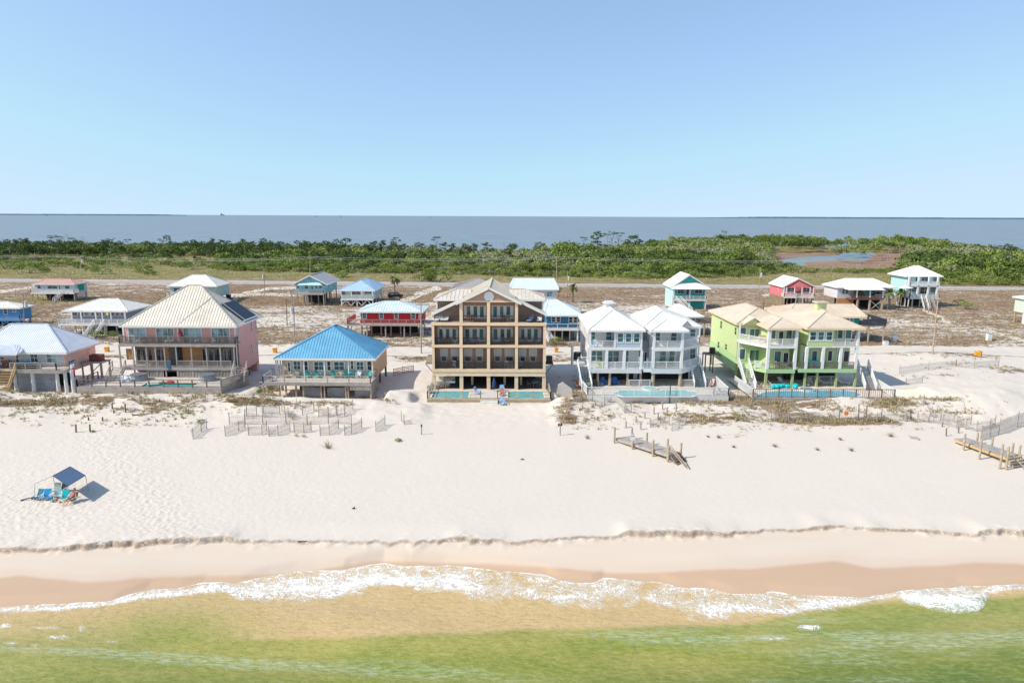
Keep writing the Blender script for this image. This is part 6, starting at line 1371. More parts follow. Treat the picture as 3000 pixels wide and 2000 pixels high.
    ch('white lounger under the green house beside the turquoise heap', 905, 1285, CWH, 'lounge', .3); ch('low white lounger left of the turquoise heap on the green deck', 815, 1318, CWH, 'lounge', 1.2); ch('white reclined lounger under the right green house, left of a pair', 1370, 1292, CWH, 'lounge', 1.4); ch('white reclined lounger under the right green house, right of a pair', 1430, 1292, CWH, 'lounge', -1.4); ch('white lounger folded near the right green stair', 1570, 1290, CWH, 'lounge', 1.0); ch('small white stool under the right green house', 1210, 1290, CWH, 'dining', 0)
    for i, u in enumerate((1240, 1298)): chair('turquoise chair on the right green porch, %s one' % ('left', 'right')[i], A(u, 1040, F+.9)[0], F+1.0, zl, .1, CTURQ, 'turquoise porch chairs')
    c = pp(930, 1330); t = MB(); g = np.random.default_rng(8)
    for i in range(12): t.ell((c[0]+g.uniform(-1.9, 1.9), c[1]+g.uniform(-.3, .6), zd+.2+.15*g.random()), (.5, .35, .28), 7, 5, Matrix.Rotation(g.uniform(0, 3), 3, 'Z'))
    tag(t.build('inflatable', CTURQ), 'heap of turquoise inflatables on the green houses deck', 'inflatable')
    c = pp(740, 1318); t = MB()
    for i in range(9): t.ell((c[0]+g.uniform(-1.3, 1.3), c[1]+g.uniform(-.3, .5), zd+.12), (.5, .3, .16), 7, 5)
    tag(t.build('towel_heap', CTAN), 'cream crumpled towels beside the left green stair foot', 'towels')
    c = G(*q7(30, 1190), zd); t = MB()
    for i in range(5): t.ell((c[0]+i*.35, c[1]+.1*i, zd+.15), (.35, .3, .2), 7, 5)
    tag(t.build('inflatable', cpaint('pale_turquoise', (.35, .65, .66))), 'small pale turquoise inflatable near the right green stair', 'inflatable')
green_right()
# ================================================================ pale pink house at the far left
def far_left_house():
    F = 98.0; h = House('pink_cottage', 'pale pink and white house with ribbed metal roof at the left edge', -72, F, 3.0, q=1); A = h.at
    PP = paint('peach_siding', (.82, .56, .48), .7, .06, siding=.2); WB = paint('pale_front_siding', (.60, .60, .62), .7, .06, siding=.2)
    xr = A(600, 900, F)[0]; xl = A(-250, 900, F)[0]; ze = 8.2; zf = A(400, 1045, 95.5)[1]; yb = 105.2
    h.box('wall', WB, xl, xr-.1, F, F+.2, zf, ze-.1); h.box('wall', PP, xr-.1, xr, F-.3, yb, zf-1.0, ze-.1); h.box('wall', PP, xl, xr-.1, F+.2, yb, zf-.4, ze-.15)
    hip(h, xl-.6, A(612, 885, 97)[0], 97.0, 105.8, ze, (A(100, 636, 101.4)[0], 101.4), (A(432, 636, 101.4)[0], 101.4), 11.7, RWHITE if 0 else paint('galvanised_roof', (.70, .73, .78), .4, .07, .5), WHT, .32)
    # porch roof breaking forward at the left
    pa = [A(u, v, y) for u, v, y in ((-200, 905, 95.4), (150, 905, 95.4), (215, 880, 96.8), (160, 790, 98.9))]
    zA = A(150, 905, 95.2)[1]; x1 = A(150, 905, 95.2)[0]; xq = A(215, 880, 97)[0]; x0 = xl-.6
    p = [(x0, 95.2, zA), (x1, 95.2, zA), (A(92, 800, 98.8)[0], 98.8, A(92, 800, 98.8)[1]), (x0, 98.8, A(92, 800, 98.8)[1])]
    p2 = [(x1, 95.2, zA), (xq, 97.0, zA+.25), (A(160, 790, 99)[0], 99, A(160, 790, 99)[1]), (A(92, 800, 98.8)[0], 98.8, A(92, 800, 98.8)[1]+.02)]
    roof_faces(h, [p, p2], paint('galvanised_roof', (.70, .73, .78), .4, .07, .5), WHT, .32, 'porch_roof')
    for a, b, g_, v0, v1 in ((0, 45, GDARK, 925, 975), (145, 180, GDARK, 905, 975), (195, 208, GDARK, 900, 960), (280, 352, GDARK, 892, 970), (425, 530, GSKY, 892, 975)): h.win((a, v0), (b, v1), F, g_, WHT, 1 if b-a > 60 else 0, 1)
    for a, b in (((620, 880), (634, 970)), ((798, 830), (806, 910)), ((814, 825), (822, 905))): h.pside(xr, a, b, 1, glass=GDARK, fw=.05)
    Yd = 95.4; x0 = A(95, 1050, Yd)[0]; x1 = A(592, 1040, Yd)[0]
    h.box('deck', WDECK, xl, x1, Yd, F, zf-.15, zf); h.box('rim_board', WGREY, x0, x1+.03, Yd-.06, Yd, zf-.5, zf+.02)
    h.rail([(x0, Yd+.06), (A(515, 1040, Yd)[0], Yd+.06), (x1, Yd+1.2), (x1, F)], zf, 1.0, WGREY, 0, bars=2, pw=.06)
    for u in (143, 305, 530, 605, 668): x = A(u, 1150, 95.9)[0]; h.post(x, 95.9, 1.8, zf-.15, .26, WHT, 'column', True)
    h.box('skirting', wood('grey_blue_fence_boards', (.42, .42, .44)), A(160, 1100, 97)[0], A(500, 1100, 97)[0], 97.0, 97.1, 2.4, zf-.3); h.box('undercroft_backing', VOID, xl, xr-1, F+2, F+2.2, 2.6, zf-.3)
    h.stair((A(80, 1000, Yd)[0]-.4, Yd-.1, zf), (A(10, 1190, 93.5)[0]-.3, 93.1, 3.0), 2.6, WNEW, WNEW)
    # side platform
    y0 = XZ(*h.q(740, 1020), xr+2.6)[0]; m_ = MB().box(xr, xr+3.4, 101, 103.4, zf-.25, zf-.1)
    for x in (xr+.3, xr+1.8, xr+3.2):
        for y in (101.1, 103.2): m_.box(x-.09, x+.09, y-.09, y+.09, 2.4, zf-.25)
    m_.bar((xr+.4, 101, 3), (xr+3.1, 101, zf-.3), .05); h_ = m_.build('side_platform', WGREY, h.r)
    q = thing('air_conditioner', 'dark red brown air conditioner box on the platform of the left pink cottage', 'air conditioner', (xr+1.9, 102.3, zf-.1)); MB().box(-.9, .9, -.5, .5, 0, 1.0).build('casing', cpaint('rust_brown', (.18, .05, .03)), q, abs_=False); MB().tube((0, 0, 1.0), (0, 0, 1.04), .36, .36, 12).build('fan_grille', BLACKM, q, abs_=False)
    fx, fz = A(660, 1010, 96.2); t = thing('flag', 'red white and blue flag hanging from the corner of the left pink cottage', 'flag', (fx, 96.2, fz-2.4))
    MB().bar((-.4, .2, 1.6), (.05, -.1, 3.6), .03).build('flagpole', WGREY, t, abs_=False)
    for i, (mt, z0, z1) in enumerate(((cpaint('flag_blue', (.05, .08, .25)), 2.6, 3.2), (CWH, 1.9, 2.6), (CRD, .3, 1.9))):
        m_ = MB(); 
        for k in range(5): m_.bar((-.28+.13*k+.02*i, .05*math.sin(k*2+i), z0+.12*k), (-.25+.13*k, .05*math.sin(k*2+1), z1+.03*k), .075, .02, (0, 1, 0))
        m_.build('flag_cloth', mt, t, abs_=False)
    for i, (u, mt, nm) in enumerate(((25, CRED, 'dark red'), (80, CRED, 'dark red'), (205, CTEAL, 'teal'), (270, CLB, 'blue'))):
        chair('%s chair on the left cottage deck, %s' % (nm, ('at the left picture edge', 'beside the wooden stair', 'before the corner window', 'before the wide window')[i]), A(u, 1000, F-1)[0], F-1.1, zf, .3*i, mt, 'deck chairs of the left cottage')
    o = MB().ell((A(250, 1015, F-1.6)[0], F-1.7, zf+.25), (1.5, .5, .3), 10, 5).build('covered_boat', cpaint('dark_green_cover', (.02, .06, .05))); tag(o, 'dark green covered lump on the left cottage deck', 'cover')
far_left_house()
# ================================================================ houses of the second and third rows
def stilt(name, label, q, F, dep, u0, u1, ve, vf, wall, roofm, roof, wins=(), deck=None, side=None, zg_=None, pile=None, glass=None, vr=None, dark=True, npile=4, trim=None):
    h = House(name, label, 0, F, 2.4, q=q); A = h.at; um = (u0+u1)/2
    xl, xr = A(u0, ve, F)[0], A(u1, ve, F)[0]; ze = A(um, ve, F)[1]; zf = A(um, vf, F)[1]; h.r.location.x = (xl+xr)/2
    h.r.location.z = zgr = zg((xl+xr)/2, F); bpy.context.view_layer.update(); yb = F+dep
    h.box('wall', wall, xl, xr, F, yb, zf-.25, ze-.05)
    for k, y in enumerate(np.linspace(F+.4, yb-.4, max(2, int(dep/3.5)))):
        for x in np.linspace(xl+.2, xr-.2, npile): h.post(x, y, zgr-.6, zf-.2, .13, pile or WTAN, 'pile')
    if dark: h.box('undercroft_backing', VOID, xl+1.2, xr-1.2, F+dep*.45, F+dep*.45+.2, zgr-.2, zf-.3)  # near-black sheet paints the shade between the piles
    if roof[0] == 'hip':
        _, ru0, rv0, ru1, rv1, axis, ov = roof
        ym = F+dep/2
        if axis == 'x': r0 = (A(ru0, rv0, ym)[0], ym); r1 = (A(ru1, rv1, ym)[0], ym); zr = A(ru0, rv0, ym)[1]
        else: ya = F+dep*.3; r0 = (A(ru0, rv0, ya)[0], ya); yq = F+dep*.72; r1 = (A(ru1, rv1, yq)[0], yq); zr = (A(ru0, rv0, ya)[1]+A(ru1, rv1, yq)[1])/2
        hip(h, xl-ov, xr+ov, F-ov, yb+ov, ze, r0, r1, zr, roofm, trim or WHT, .6)
    else:
        _, pu, pv, ov = roof; px_, pz = A(pu, pv, F-ov); gable(h, xl-ov, xr+ov, F-ov, yb+ov*.6, ze, px_, pz, roofm, trim or WHT, wall, xl, xr, F, ribs=.6)
    for w_ in wins:
        a, b, v0, v1 = w_[:4]; g_ = w_[4] if len(w_) > 4 else (glass or GDARK); h.win((a, v0), (b, v1), F, g_, WHT, (1 if len(w_) > 5 and b-a > w_[5] else 0), 1 if v1-v0 < 200 else 0, fw=.12)
    h.zf, h.ze, h.xl, h.xr, h.yb, h.zg = zf, ze, xl, xr, yb, zgr
    if deck:
        d0, d1, dd, rm, dm = deck[:5]; gap = deck[5] if len(deck) > 5 else .2
        Y = F-dd; a, b = A(d0, vf, Y)[0], A(d1, vf, Y)[0]; zd = zf-.02
        h.box('deck', dm, a, b, Y, F, zd-.16, zd); h.box('rim_board', rm if len(deck) < 7 else deck[6], a-.02, b+.02, Y-.06, Y, zd-.34, zd+.03)
        h.rail([(a+.05, F), (a+.05, Y+.06), (b-.05, Y+.06), (b-.05, F)], zd, 1.0, rm, gap, pw=.055)
        for x in np.linspace(a+.2, b-.2, max(2, int((b-a)/3))): h.post(x, Y+.3, zgr-.6, zd-.16, .13, pile or WTAN, 'pile')
        h.dk = (a, b, Y, zd)
    if side:
        sg, lst = side
        for a, b in lst: h.pside(xr if sg > 0 else xl, a, b, sg, glass=GDARK, fw=.07)
    return h
def pst(h, us, v0, v1, Y, mat=None, r=.1, name='porch_post'):
    for u in us: x, z1 = h.at(u, v0, Y); z0 = h.at(u, v1, Y)[1]; h.box(name, mat or WHT, x-r, x+r, Y-r, Y+r, z0, z1)
BLUEW = paint('bright_blue_siding', (.10, .30, .58), .7, .08, siding=.2); AQUA = paint('aqua_siding', (.30, .58, .64), .7, .06, siding=.2); TEAL = paint('teal_siding', (.06, .46, .44), .7, .06, siding=.2)
SEAF = paint('seafoam_siding', (.50, .66, .62), .7, .06, siding=.2); PALE = paint('pale_blue_siding', (.55, .62, .68), .7, .06, siding=.2); REDW = paint('red_siding', (.55, .025, .035), .65, .08, siding=.2); REDB = paint('brick_red_boards', (.42, .09, .09), .7, .1)
BB = paint('blue_board_and_batten', (.02, .20, .36), .7, .08); CORAL = paint('coral_siding', (.80, .19, .21), .7, .06, siding=.2); LAV = paint('pale_lavender_siding', (.58, .60, .68), .7, .06, siding=.2); MINT = paint('mint_siding', (.62, .70, .60), .7, .05, siding=.2)
# faded red roofed house, far left background
h = stilt('stilt_house', 'pale house with a faded red shingle roof on stilts, far left by the highway', 18, 204, 6, 395, 850, 908, 1000, PALE, RPINK, ('hip', 520, 848, 800, 852, 'x', .5), [(430, 470, 925, 960), (545, 660, 930, 965, GDARK, 60), (675, 695, 930, 975), (745, 800, 930, 965)], (350, 850, 2.2, WHT, WDECK), pile=WTAN)
h.stair((h.at(720, 1000, 201.6)[0], 201.8, h.zf), (h.at(600, 1098, 199)[0], 199.6, h.zg), 1.2, WGREY, WHT); h.box('side_panel', paint('green_tarp_panel', (.02, .36, .25), .7), h.xr+.02, h.xr+.08, 205.5, 208.5, h.zf+.2, h.ze-.3)
lattice_skirt(h, 204.5, 209.8, h.xr, h.zg, h.zf-.3, PALE, axis='y', gap=.45)
# white roof house behind the pink house
h = stilt('stilt_house', 'pale house with a plain white hip roof, behind the big pink house', 2, 200, 9.5, 735, 1240, 215, 330, SEAF, paint('white_shingle_roof', (.78, .75, .69), .7, .07), ('hip', 985, 92, 1130, 92, 'x', .6), [(780, 860, 240, 275, GTEAL, 40)], (690, 740, 1.5, WHT, WDECK))
q = thing('air_conditioner', 'dark air conditioner beside the white roofed house behind the pink one', 'air conditioner', (h.xr+.6, 207, h.zg)); MB().box(-.6, .6, -.5, .5, 0, 1.6).build('casing', BLACKM, q, abs_=False); MB().tube((0, 0, 1.6), (0, 0, 1.65), .4, .4, 10).build('fan_grille', WGREY, q, abs_=False)
# aqua gabled house
h = stilt('stilt_house', 'light aqua gabled house with a grey roof and weathered deck on tall piles', 3, 196.5, 13, 470, 795, 195, 288, AQUA, RGREY, ('gable', 620, 98, .8), [(485, 510, 205, 240, GTEAL), (570, 610, 205, 242), (642, 660, 205, 250), (685, 712, 205, 240, GTEAL), (725, 758, 205, 240)], (415, 780, 2.6, WGREY, WDECK, .2), (1, [((822, 195), (832, 245)), ((855, 195), (862, 215)), ((882, 180), (892, 230))]), pile=WGREY, npile=5)
x, z = h.at(620, 155, 196.4); MB().prism([(x-.55, z), (x, z-.55), (x+.55, z), (x, z+.55)], 'y', 196.3, 196.45).build('diamond_vent', RGREY, h.r)
a = h.at(485, 178, 195.5); b = h.at(765, 196, 195.5); roof_faces(h, [((a[0], 195.2, h.ze-.15), (b[0], 195.2, h.ze-.15), (b[0]-1.5, 196.6, h.ze+.75), (a[0]+1.5, 196.6, h.ze+.75))], paint('aqua_awning', (.45, .68, .72), .6), WHT, 0, 'porch_roof')
# blue hip roof house with white braces
h = stilt('stilt_house', 'seafoam house with a sky blue hip roof on white braced stilts', 3, 193.5, 14, 962, 1318, 262, 350, SEAF, paint('sky_blue_metal_roof', (.42, .58, .74), .45, .07, .5), ('hip', 1178, 168, 1270, 118, 'y', .7), [(1085, 1180, 270, 305, GDARK, 60), (1225, 1300, 270, 300, GDARK, 50), (975, 1015, 275, 310, GTEAL)], (962, 1318, 1.8, WHT, WDECK, .15), (1, [((1345, 270), (1353, 310)), ((1390, 260), (1398, 300)), ((1430, 250), (1437, 290))]), pile=WHT, npile=4)
pst(h, (965, 1078, 1195, 1312), 262, 348, 192); m_ = MB()
for u in (965, 1078, 1195, 1312):
    x = h.at(u, 400, 191.9)[0]
    for sg in (-1, 1):
        if (u == 965 and sg < 0) or (u == 1312 and sg > 0): continue
        m_.bar((x, 191.9, h.zf-1.9), (x+sg*1.5, 191.9, h.zf-.3), .09)
m_.build('knee_brace', WHT, h.r)
# red house
h = stilt('stilt_house', 'bright red house with white windows and pale hip roof on dark piles', 3, 145.5, 9, 1175, 1835, 492, 622, REDW, paint('pale_aqua_metal_roof', (.64, .72, .74), .5, .07, .5), ('hip', 1450, 378, 1592, 378, 'x', .75), [(1203, 1245, 507, 568, GTEAL), (1388, 1430, 507, 568, GTEAL), (1552, 1592, 507, 568, GTEAL), (1737, 1780, 507, 568, GTEAL)], (1030, 1870, 1.6, WGREY, WDECK, 0), pile=WGREY, npile=7)
h.pbox('lower_band', REDB, (1175, 585), (1835, 618), 145.42, 145.5)
for u in (1182, 1822): h.pbox('corner_board', WHT, (u-6, 497), (u+6, 582), 145.40, 145.47)
a, b, Y, zd = h.dk; h.box('side_deck', WDECK, a, h.xl, Y, 152, zd-.16, zd); h.rail([(a+.05, Y), (a+.05, 152)], zd, 1.1, REDB, .12); h.box('side_deck', WDECK, h.xr, h.xr+3.6, Y+.5, 150, zd-.16, zd); h.rail([(h.xr+3.5, Y+.5), (h.xr+3.5, 150)], zd, 1.1, WDARK, .12)
m_ = MB(); m_.bar((a, Y+.3, h.zg), (a+1.2, Y+.3, zd), .08).bar((a-.8, Y+.2, h.zg), (a+.3, Y+.2, zd), .08); m_.build('timber_brace', WGREY, h.r)
# white roofed house with long deck and stair (left middle)
h = stilt('stilt_house', 'grey blue house with white hip roof, wide deck and long straight stair', 1, 146.5, 8, 655, 1150, 497, 608, paint('slate_siding', (.30, .35, .42), .7, .07, siding=.2), paint('white_shingle_roof', (.78, .75, .69), .7, .07), ('hip', 915, 390, 1085, 392, 'x', 1.3), [(660, 712, 508, 545), (750, 768, 508, 545), (775, 828, 508, 545, GSKY), (838, 868, 508, 545), (885, 910, 508, 545), (945, 965, 508, 545), (1022, 1050, 508, 545), (1065, 1095, 508, 545), (1110, 1135, 508, 545)], (535, 1160, 2.4, WHT, WDECK, .12), pile=WHT, npile=6)
pst(h, (655, 740, 875, 935, 1015, 1145), 500, 605, 144.6); h.stair((h.at(905, 560, 144)[0], 144.2, h.zf), (h.at(800, 745, 139)[0], 139.5, h.zg), 1.9, WGREY, WHT, h=1.0, railgap=.3)
a, b, Y, zd = h.dk; h.box('side_deck', WDECK, a, h.xl, Y, 151, zd-.16, zd); h.rail([(a+.05, Y), (a+.05, 151)], zd, 1, WHT, .14)
kx, kz = h.at(985, 530, 143.9); k_ = thing('kite', 'yellow and blue kite hanging from the deck of the grey blue house', 'kite', (kx, 143.9, kz-.5)); k_.scale = (.65, 1, .65); MB().prism([(0, 0), (.5, .8), (0, 1.5), (-.5, .8)], 'y', -.02, .02).build('sail', cpaint('kite_yellow', (.75, .65, .08)), k_, abs_=False); MB().prism([(0, -1.0), (.28, 0), (-.28, 0)], 'y', -.02, .02).build('tail', CLB, k_, abs_=False)
# blue house at the left edge
h = stilt('stilt_house', 'bright blue house with a white roof at the left picture edge', 1, 157, 3.6, -330, 182, 472, 575, BLUEW, paint('white_shingle_roof', (.78, .75, .69), .7, .07), ('hip', -200, 416, 60, 418, 'x', .6), [(32, 70, 485, 530, GDARK), (120, 145, 475, 512, GTEAL), (-120, -70, 485, 530, GDARK)], (-330, 182, 1.2, BLUEW, WDECK, .3), pile=BLUEW, npile=7)
m_ = MB()
for i in range(3): x = h.xr-2.6*i; m_.bar((x, 157.3, h.zg), (x-2.3, 157.3, h.zf-.3), .07).bar((x-2.3, 157.3, h.zg), (x, 157.3, h.zf-.3), .07)
m_.build('cross_brace', WHT, h.r)
# grey roof behind the brown house
stilt('stilt_house', 'low grey shingled roof house glimpsed behind the left side of the brown house', 4, 200, 13, 470, 1000, 248, 330, paint('grey_siding', (.45, .45, .45), .7), paint('grey_brown_shingle_roof', (.38, .35, .34), .85, .14, 1), ('hip', 725, 132, 760, 132, 'x', .7), ())
# white metal roof house behind the brown house, right
h = stilt('stilt_house', 'tall pale house with low white metal roof, behind the brown house', 4, 170, 10, 1120, 1605, 250, 520, paint('near_white_siding', (.66, .66, .70), .7, .06, siding=.2), paint('pale_blue_white_metal_roof', (.66, .73, .78), .45, .06, .5), ('hip', 1140, 128, 1575, 128, 'x', .6), [(1500, 1562, 278, 330, GSKY, 40), (1395, 1420, 278, 300)], None, dark=False)
h.box('teal_trim', TEAL, h.xr+.5, h.xr+.6, 170, 180, h.ze-.2, h.ze+.05)
# blue board house
h = stilt('stilt_house', 'deep blue board and batten cottage with white deck rails and white roof', 11, 141, 11, 432, 1420, 648, 1035, BB, paint('pale_blue_white_metal_roof', (.66, .73, .78), .45, .06, .5), ('hip', 480, 178, 735, 182, 'x', .7), [(590, 690, 712, 868, GDARK), (748, 840, 712, 868, GDARK), (1122, 1220, 715, 880, GDARK), (1272, 1360, 720, 880, GDARK)], (425, 1420, 1.8, WHT, paint('orange_deck', (.62, .30, .18), .8), 0), pile=WHT, npile=5)
h.stair((h.at(440, 1130, 139)[0], 139.5, h.zf-.8), (h.at(580, 1370, 138.5)[0], 138.6, h.zg), 1.0, WHT, WHT)
# house behind the right white house
h = stilt('stilt_house', 'white roofed teal grey house with dark side balcony, behind the white twins', 9, 146, 9, 640, 930, 238, 420, paint('teal_grey_siding', (.25, .36, .38), .7, .07, siding=.2), RWHITE, ('hip', 560, 52, 620, 52, 'x', .9), [(812, 865, 262, 305, GTEAL)], None)
h.box('side_deck', WDARK, h.xr, h.xr+4.6, 144.5, 151, h.zf+1.2, h.zf+1.35); h.rail([(h.xr, 144.5), (h.xr+4.6, 144.5), (h.xr+4.6, 151)], h.zf+1.35, 1.1, WDARK, .07)
for x in (h.xr+.9, h.xr+4.4): h.post(x, 144.7, h.zg-.5, h.zf+1.2, .12, WTAN, 'pile')
# teal gabled house with stair
h = stilt('stilt_house', 'turquoise two storey house with white gabled roof and front stair', 14, 189, 9.5, 678, 1052, 945, 1078, TEAL, RWHITE, ('gable', 866, 803, .8), [(727, 758, 972, 1018, GDARK), (766, 797, 972, 1018, GDARK), (827, 855, 970, 1030, GDARK), (925, 960, 972, 1015, GDARK), (970, 1003, 972, 1015, GDARK)], (678, 1060, 2.0, WHT, WDECK, .15), pile=WHT, npile=3, dark=False)
h.box('side_wall', paint('pale_turquoise_siding', (.50, .78, .76), .7, .05, siding=.2), h.xl-.06, h.xl, 189.1, h.yb, h.zf-2.4, h.ze-.1); h.box('wall', TEAL, (h.xl+h.xr)/2+.2, h.xr-.3, 189.4, h.yb, h.zg, h.zf-.3); h.box('wall', WHTW, h.xl, (h.xl+h.xr)/2, 191, h.yb, h.zg, h.zf-.3)
a = h.xl-.8; b = h.xr+.8; roof_faces(h, [((a, 186.4, h.ze-.25), (b, 186.4, h.ze-.25), ((a+b)/2+2.3, 188.9, h.ze+1.25), ((a+b)/2-2.3, 188.9, h.ze+1.25)), ((b, 186.4, h.ze-.25), (b, 189, h.ze-.25), ((a+b)/2+2.3, 188.9, h.ze+1.25)), ((a, 189, h.ze-.25), (a, 186.4, h.ze-.25), ((a+b)/2-2.3, 188.9, h.ze+1.25))], RWHITE, WHT, .5, 'porch_roof')
pst(h, (685, 872, 1050), 950, 1075, 187.1, r=.13); h.stair((h.at(735, 1020, 186.8)[0], 186.9, h.zf), (h.at(880, 1172, 182)[0], 182.4, h.zg), 1.5, WGREY, WHT, railgap=.4)
# coral house
h = stilt('stilt_house', 'coral red gabled cottage with white porch on close set piles', 13, 196, 10.5, 335, 855, 410, 572, CORAL, RWHITE, ('gable', 592, 268, .5), [(397, 510, 432, 498, GDARK, 60), (667, 778, 432, 498, GDARK, 60)], (335, 858, 1.9, WHT, WDECK, .12), (-1, [((230, 430), (240, 480)), ((305, 425), (316, 475))]), pile=WTAN, npile=8)
h.box('door', GDARK, h.at(560, 450, 195.9)[0], h.at(632, 450, 195.9)[0], 195.9, 195.98, h.zf, h.zf+1.2); pst(h, (340, 380, 522, 650, 790, 850), 420, 568, 194.3)
for i in range(11): h.post(h.xl-.1, 196.3+i*.97, h.zg-.6, h.zf-.2, .13, WTAN, 'pile')
h.stair((h.at(605, 590, 194)[0], 194, h.zf), (h.at(605, 690, 190)[0], 190.5, h.zg), 1.7, WGREY, WGREY); MB().prism([(h.at(520, 0, 194)[0], h.ze-.1), (h.at(860, 0, 194)[0], h.ze-.1), (h.at(668, 0, 194)[0], h.ze+1.5)], 'y', 195.2, 195.5).build('porch_gable', paint('light_coral_siding', (.80, .24, .24), .7), h.r)
# lavender house with brown porch
h = stilt('stilt_house', 'pale lavender house with white metal hip roof and brown porch, teal doors', 13, 192, 8.5, 1268, 2215, 420, 598, LAV, RWHITE, ('hip', 1400, 263, 1862, 263, 'x', .6), [(1338, 1385, 455, 525, GTEAL), (1392, 1440, 455, 525, GTEAL), (1535, 1590, 455, 500, CTEAL), (1740, 1808, 460, 570, CTEAL), (1832, 1905, 460, 565, GTEAL), (1925, 2035, 460, 540, GDARK), (2090, 2125, 460, 520, CTEAL)], None, pile=WTAN, npile=6)
a, b = h.at(1505, 600, 188.5)[0], h.at(2060, 600, 188.5)[0]; BP = paint('brown_porch_boards', (.22, .10, .08), .8)
h.box('porch_floor', BP, a, b, 188.5, 192, h.zf-.2, h.zf); h.rail([(a, 188.6), (b, 188.6)], h.zf, .95, BP, .1); h.box('side_wall', WHTW, h.xl-.05, h.xl-.005, 192.05, h.yb-.05, h.zf-.2, h.ze-.1); h.box('wood_base', WORG, h.xl+.1, h.xl+4.6, 191.9, 192, h.zg-.2, h.zf-.25)
a2, b2 = h.at(1475, 450, 188)[0], h.at(2085, 450, 188)[0]; zz = h.ze-.3; roof_faces(h, [((a2, 188, zz), (b2, 188, zz), (b2-2, 195, h.ze+1.9), (a2+2, 195, h.ze+1.9)), ((b2, 188, zz), (b2, 192, zz), (b2-2, 195, h.ze+1.9)), ((a2, 192, zz), (a2, 188, zz), (a2+2, 195, h.ze+1.9))], RWHITE, WHT, .6, 'porch_roof')
pst(h, (1597, 1825, 2047), 455, 598, 188.7, r=.15); 
for u in (1595, 1810, 2025): x = h.at(u, 700, 188.7)[0]; h.post(x, 188.7, h.zg-.6, h.zf-.2, .2, WTAN, 'pile')
m_ = MB(); xa, xb = h.at(1820, 700, 188.7)[0], h.at(2015, 700, 188.7)[0]; m_.bar((xa, 188.7, h.zg), (xb, 188.7, h.zf-.4), .08).bar((xb, 188.75, h.zg), (xa, 188.75, h.zf-.4), .08); m_.build('cross_brace', WGREY, h.r)
# aqua tower house
h = stilt('stilt_house', 'tall aqua three level tower house with two white balcony storeys', 7, 197, 8.5, 500, 788, 184, 375, paint('light_aqua_siding', (.48, .72, .72), .7, .05, siding=.2), RWHITE, ('hip', 560, 88, 600, 88, 'x', .8), [(507, 530, 192, 228, GTEAL), (572, 590, 192, 230, GTEAL), (628, 668, 192, 228, GTEAL), (676, 700, 192, 230, GDARK), (735, 770, 192, 230, GTEAL), (500, 518, 280, 325, GDARK), (540, 595, 287, 328, GTEAL), (617, 690, 287, 345, GDARK, 30), (710, 770, 287, 330, GTEAL)], (512, 790, 2.2, WHT, WDECK, .13), pile=WHT, npile=5)
zu = h.at(650, 272, 194.8)[1]; a, b, Y, zd = h.dk; h.box('upper_floor', WHT, a, b, Y, 197, zu-.3, zu); h.rail([(a+.05, 197), (a+.05, Y+.06), (b-.05, Y+.06), (b-.05, 197)], zu, 1.05, WHT, .12); pst(h, (518, 604, 700, 782), 186, 372, 195, r=.2)
for u in (640, 700): h.stair((h.at(u, 380, Y)[0], Y-.1, zd), (h.at(u+40, 478, 190)[0], 190.3, h.zg), 1.1, WGREY, WHT if u == 640 else WGREY)
um = thing('patio_umbrella', 'white cantilever umbrella standing left of the aqua tower house', 'umbrella', (h.xl-1.5, 194, h.zg)); MB().tube((1, 0, 0), (1, 0, 6.3), .09).tube((1, 0, 6.2), (-.4, 0, 6.6), .07).build('pole', BLACKM, um, abs_=False); MB().tube((-.4, 0, 5.9), (-.4, 0, 6.6), 1.9, .12, 10).build('canopy', CWH, um, abs_=False)
# mint house at the right edge
h = stilt('stilt_house', 'mint green house with pale roof cut by the right picture edge', 7, 160, 9, 1745, 2150, 415, 545, MINT, RWHITE, ('hip', 1890, 340, 1990, 340, 'x', .5), [(1830, 1890, 440, 500)], None, npile=4)
h.box('side_platform', WHT, h.xl-1.2, h.xl, 161, 163, h.zf-.15, h.zf); h.box('lower_wall', WHTW, h.xl+.1, h.xl+3, 160.2, 166, h.zg-.3, h.zf-.3)
# teal walled house behind the green houses
h = stilt('stilt_house', 'wide beige roofed house with teal walls, behind the lime green houses', 13, 140, 11, 420, 1640, 915, 1100, paint('deep_teal_siding', (.02, .34, .36), .7, .06, siding=.2), RBEIGE, ('hip', 515, 702, 1520, 702, 'x', 1.0), [(1400, 1450, 935, 1000, GDARK), (1480, 1520, 935, 1010, GTEAL)], None, pile=WTAN, npile=6, trim=CREAMT)
h.box('side_deck', WDARK, h.xr, h.xr+4.8, 138.5, 146, h.zf+.4, h.zf+.55); h.rail([(h.xr, 138.5), (h.xr+4.8, 138.5), (h.xr+4.8, 146)], h.zf+.55, 1.3, paint('dark_slate_boards', (.06, .065, .09), .8), .06)
for x in (h.xr+1.5, h.xr+4.6): h.post(x, 138.7, h.zg-.5, h.ze if x < h.xr+2 else h.zf+.4, .12, WTAN, 'pile')
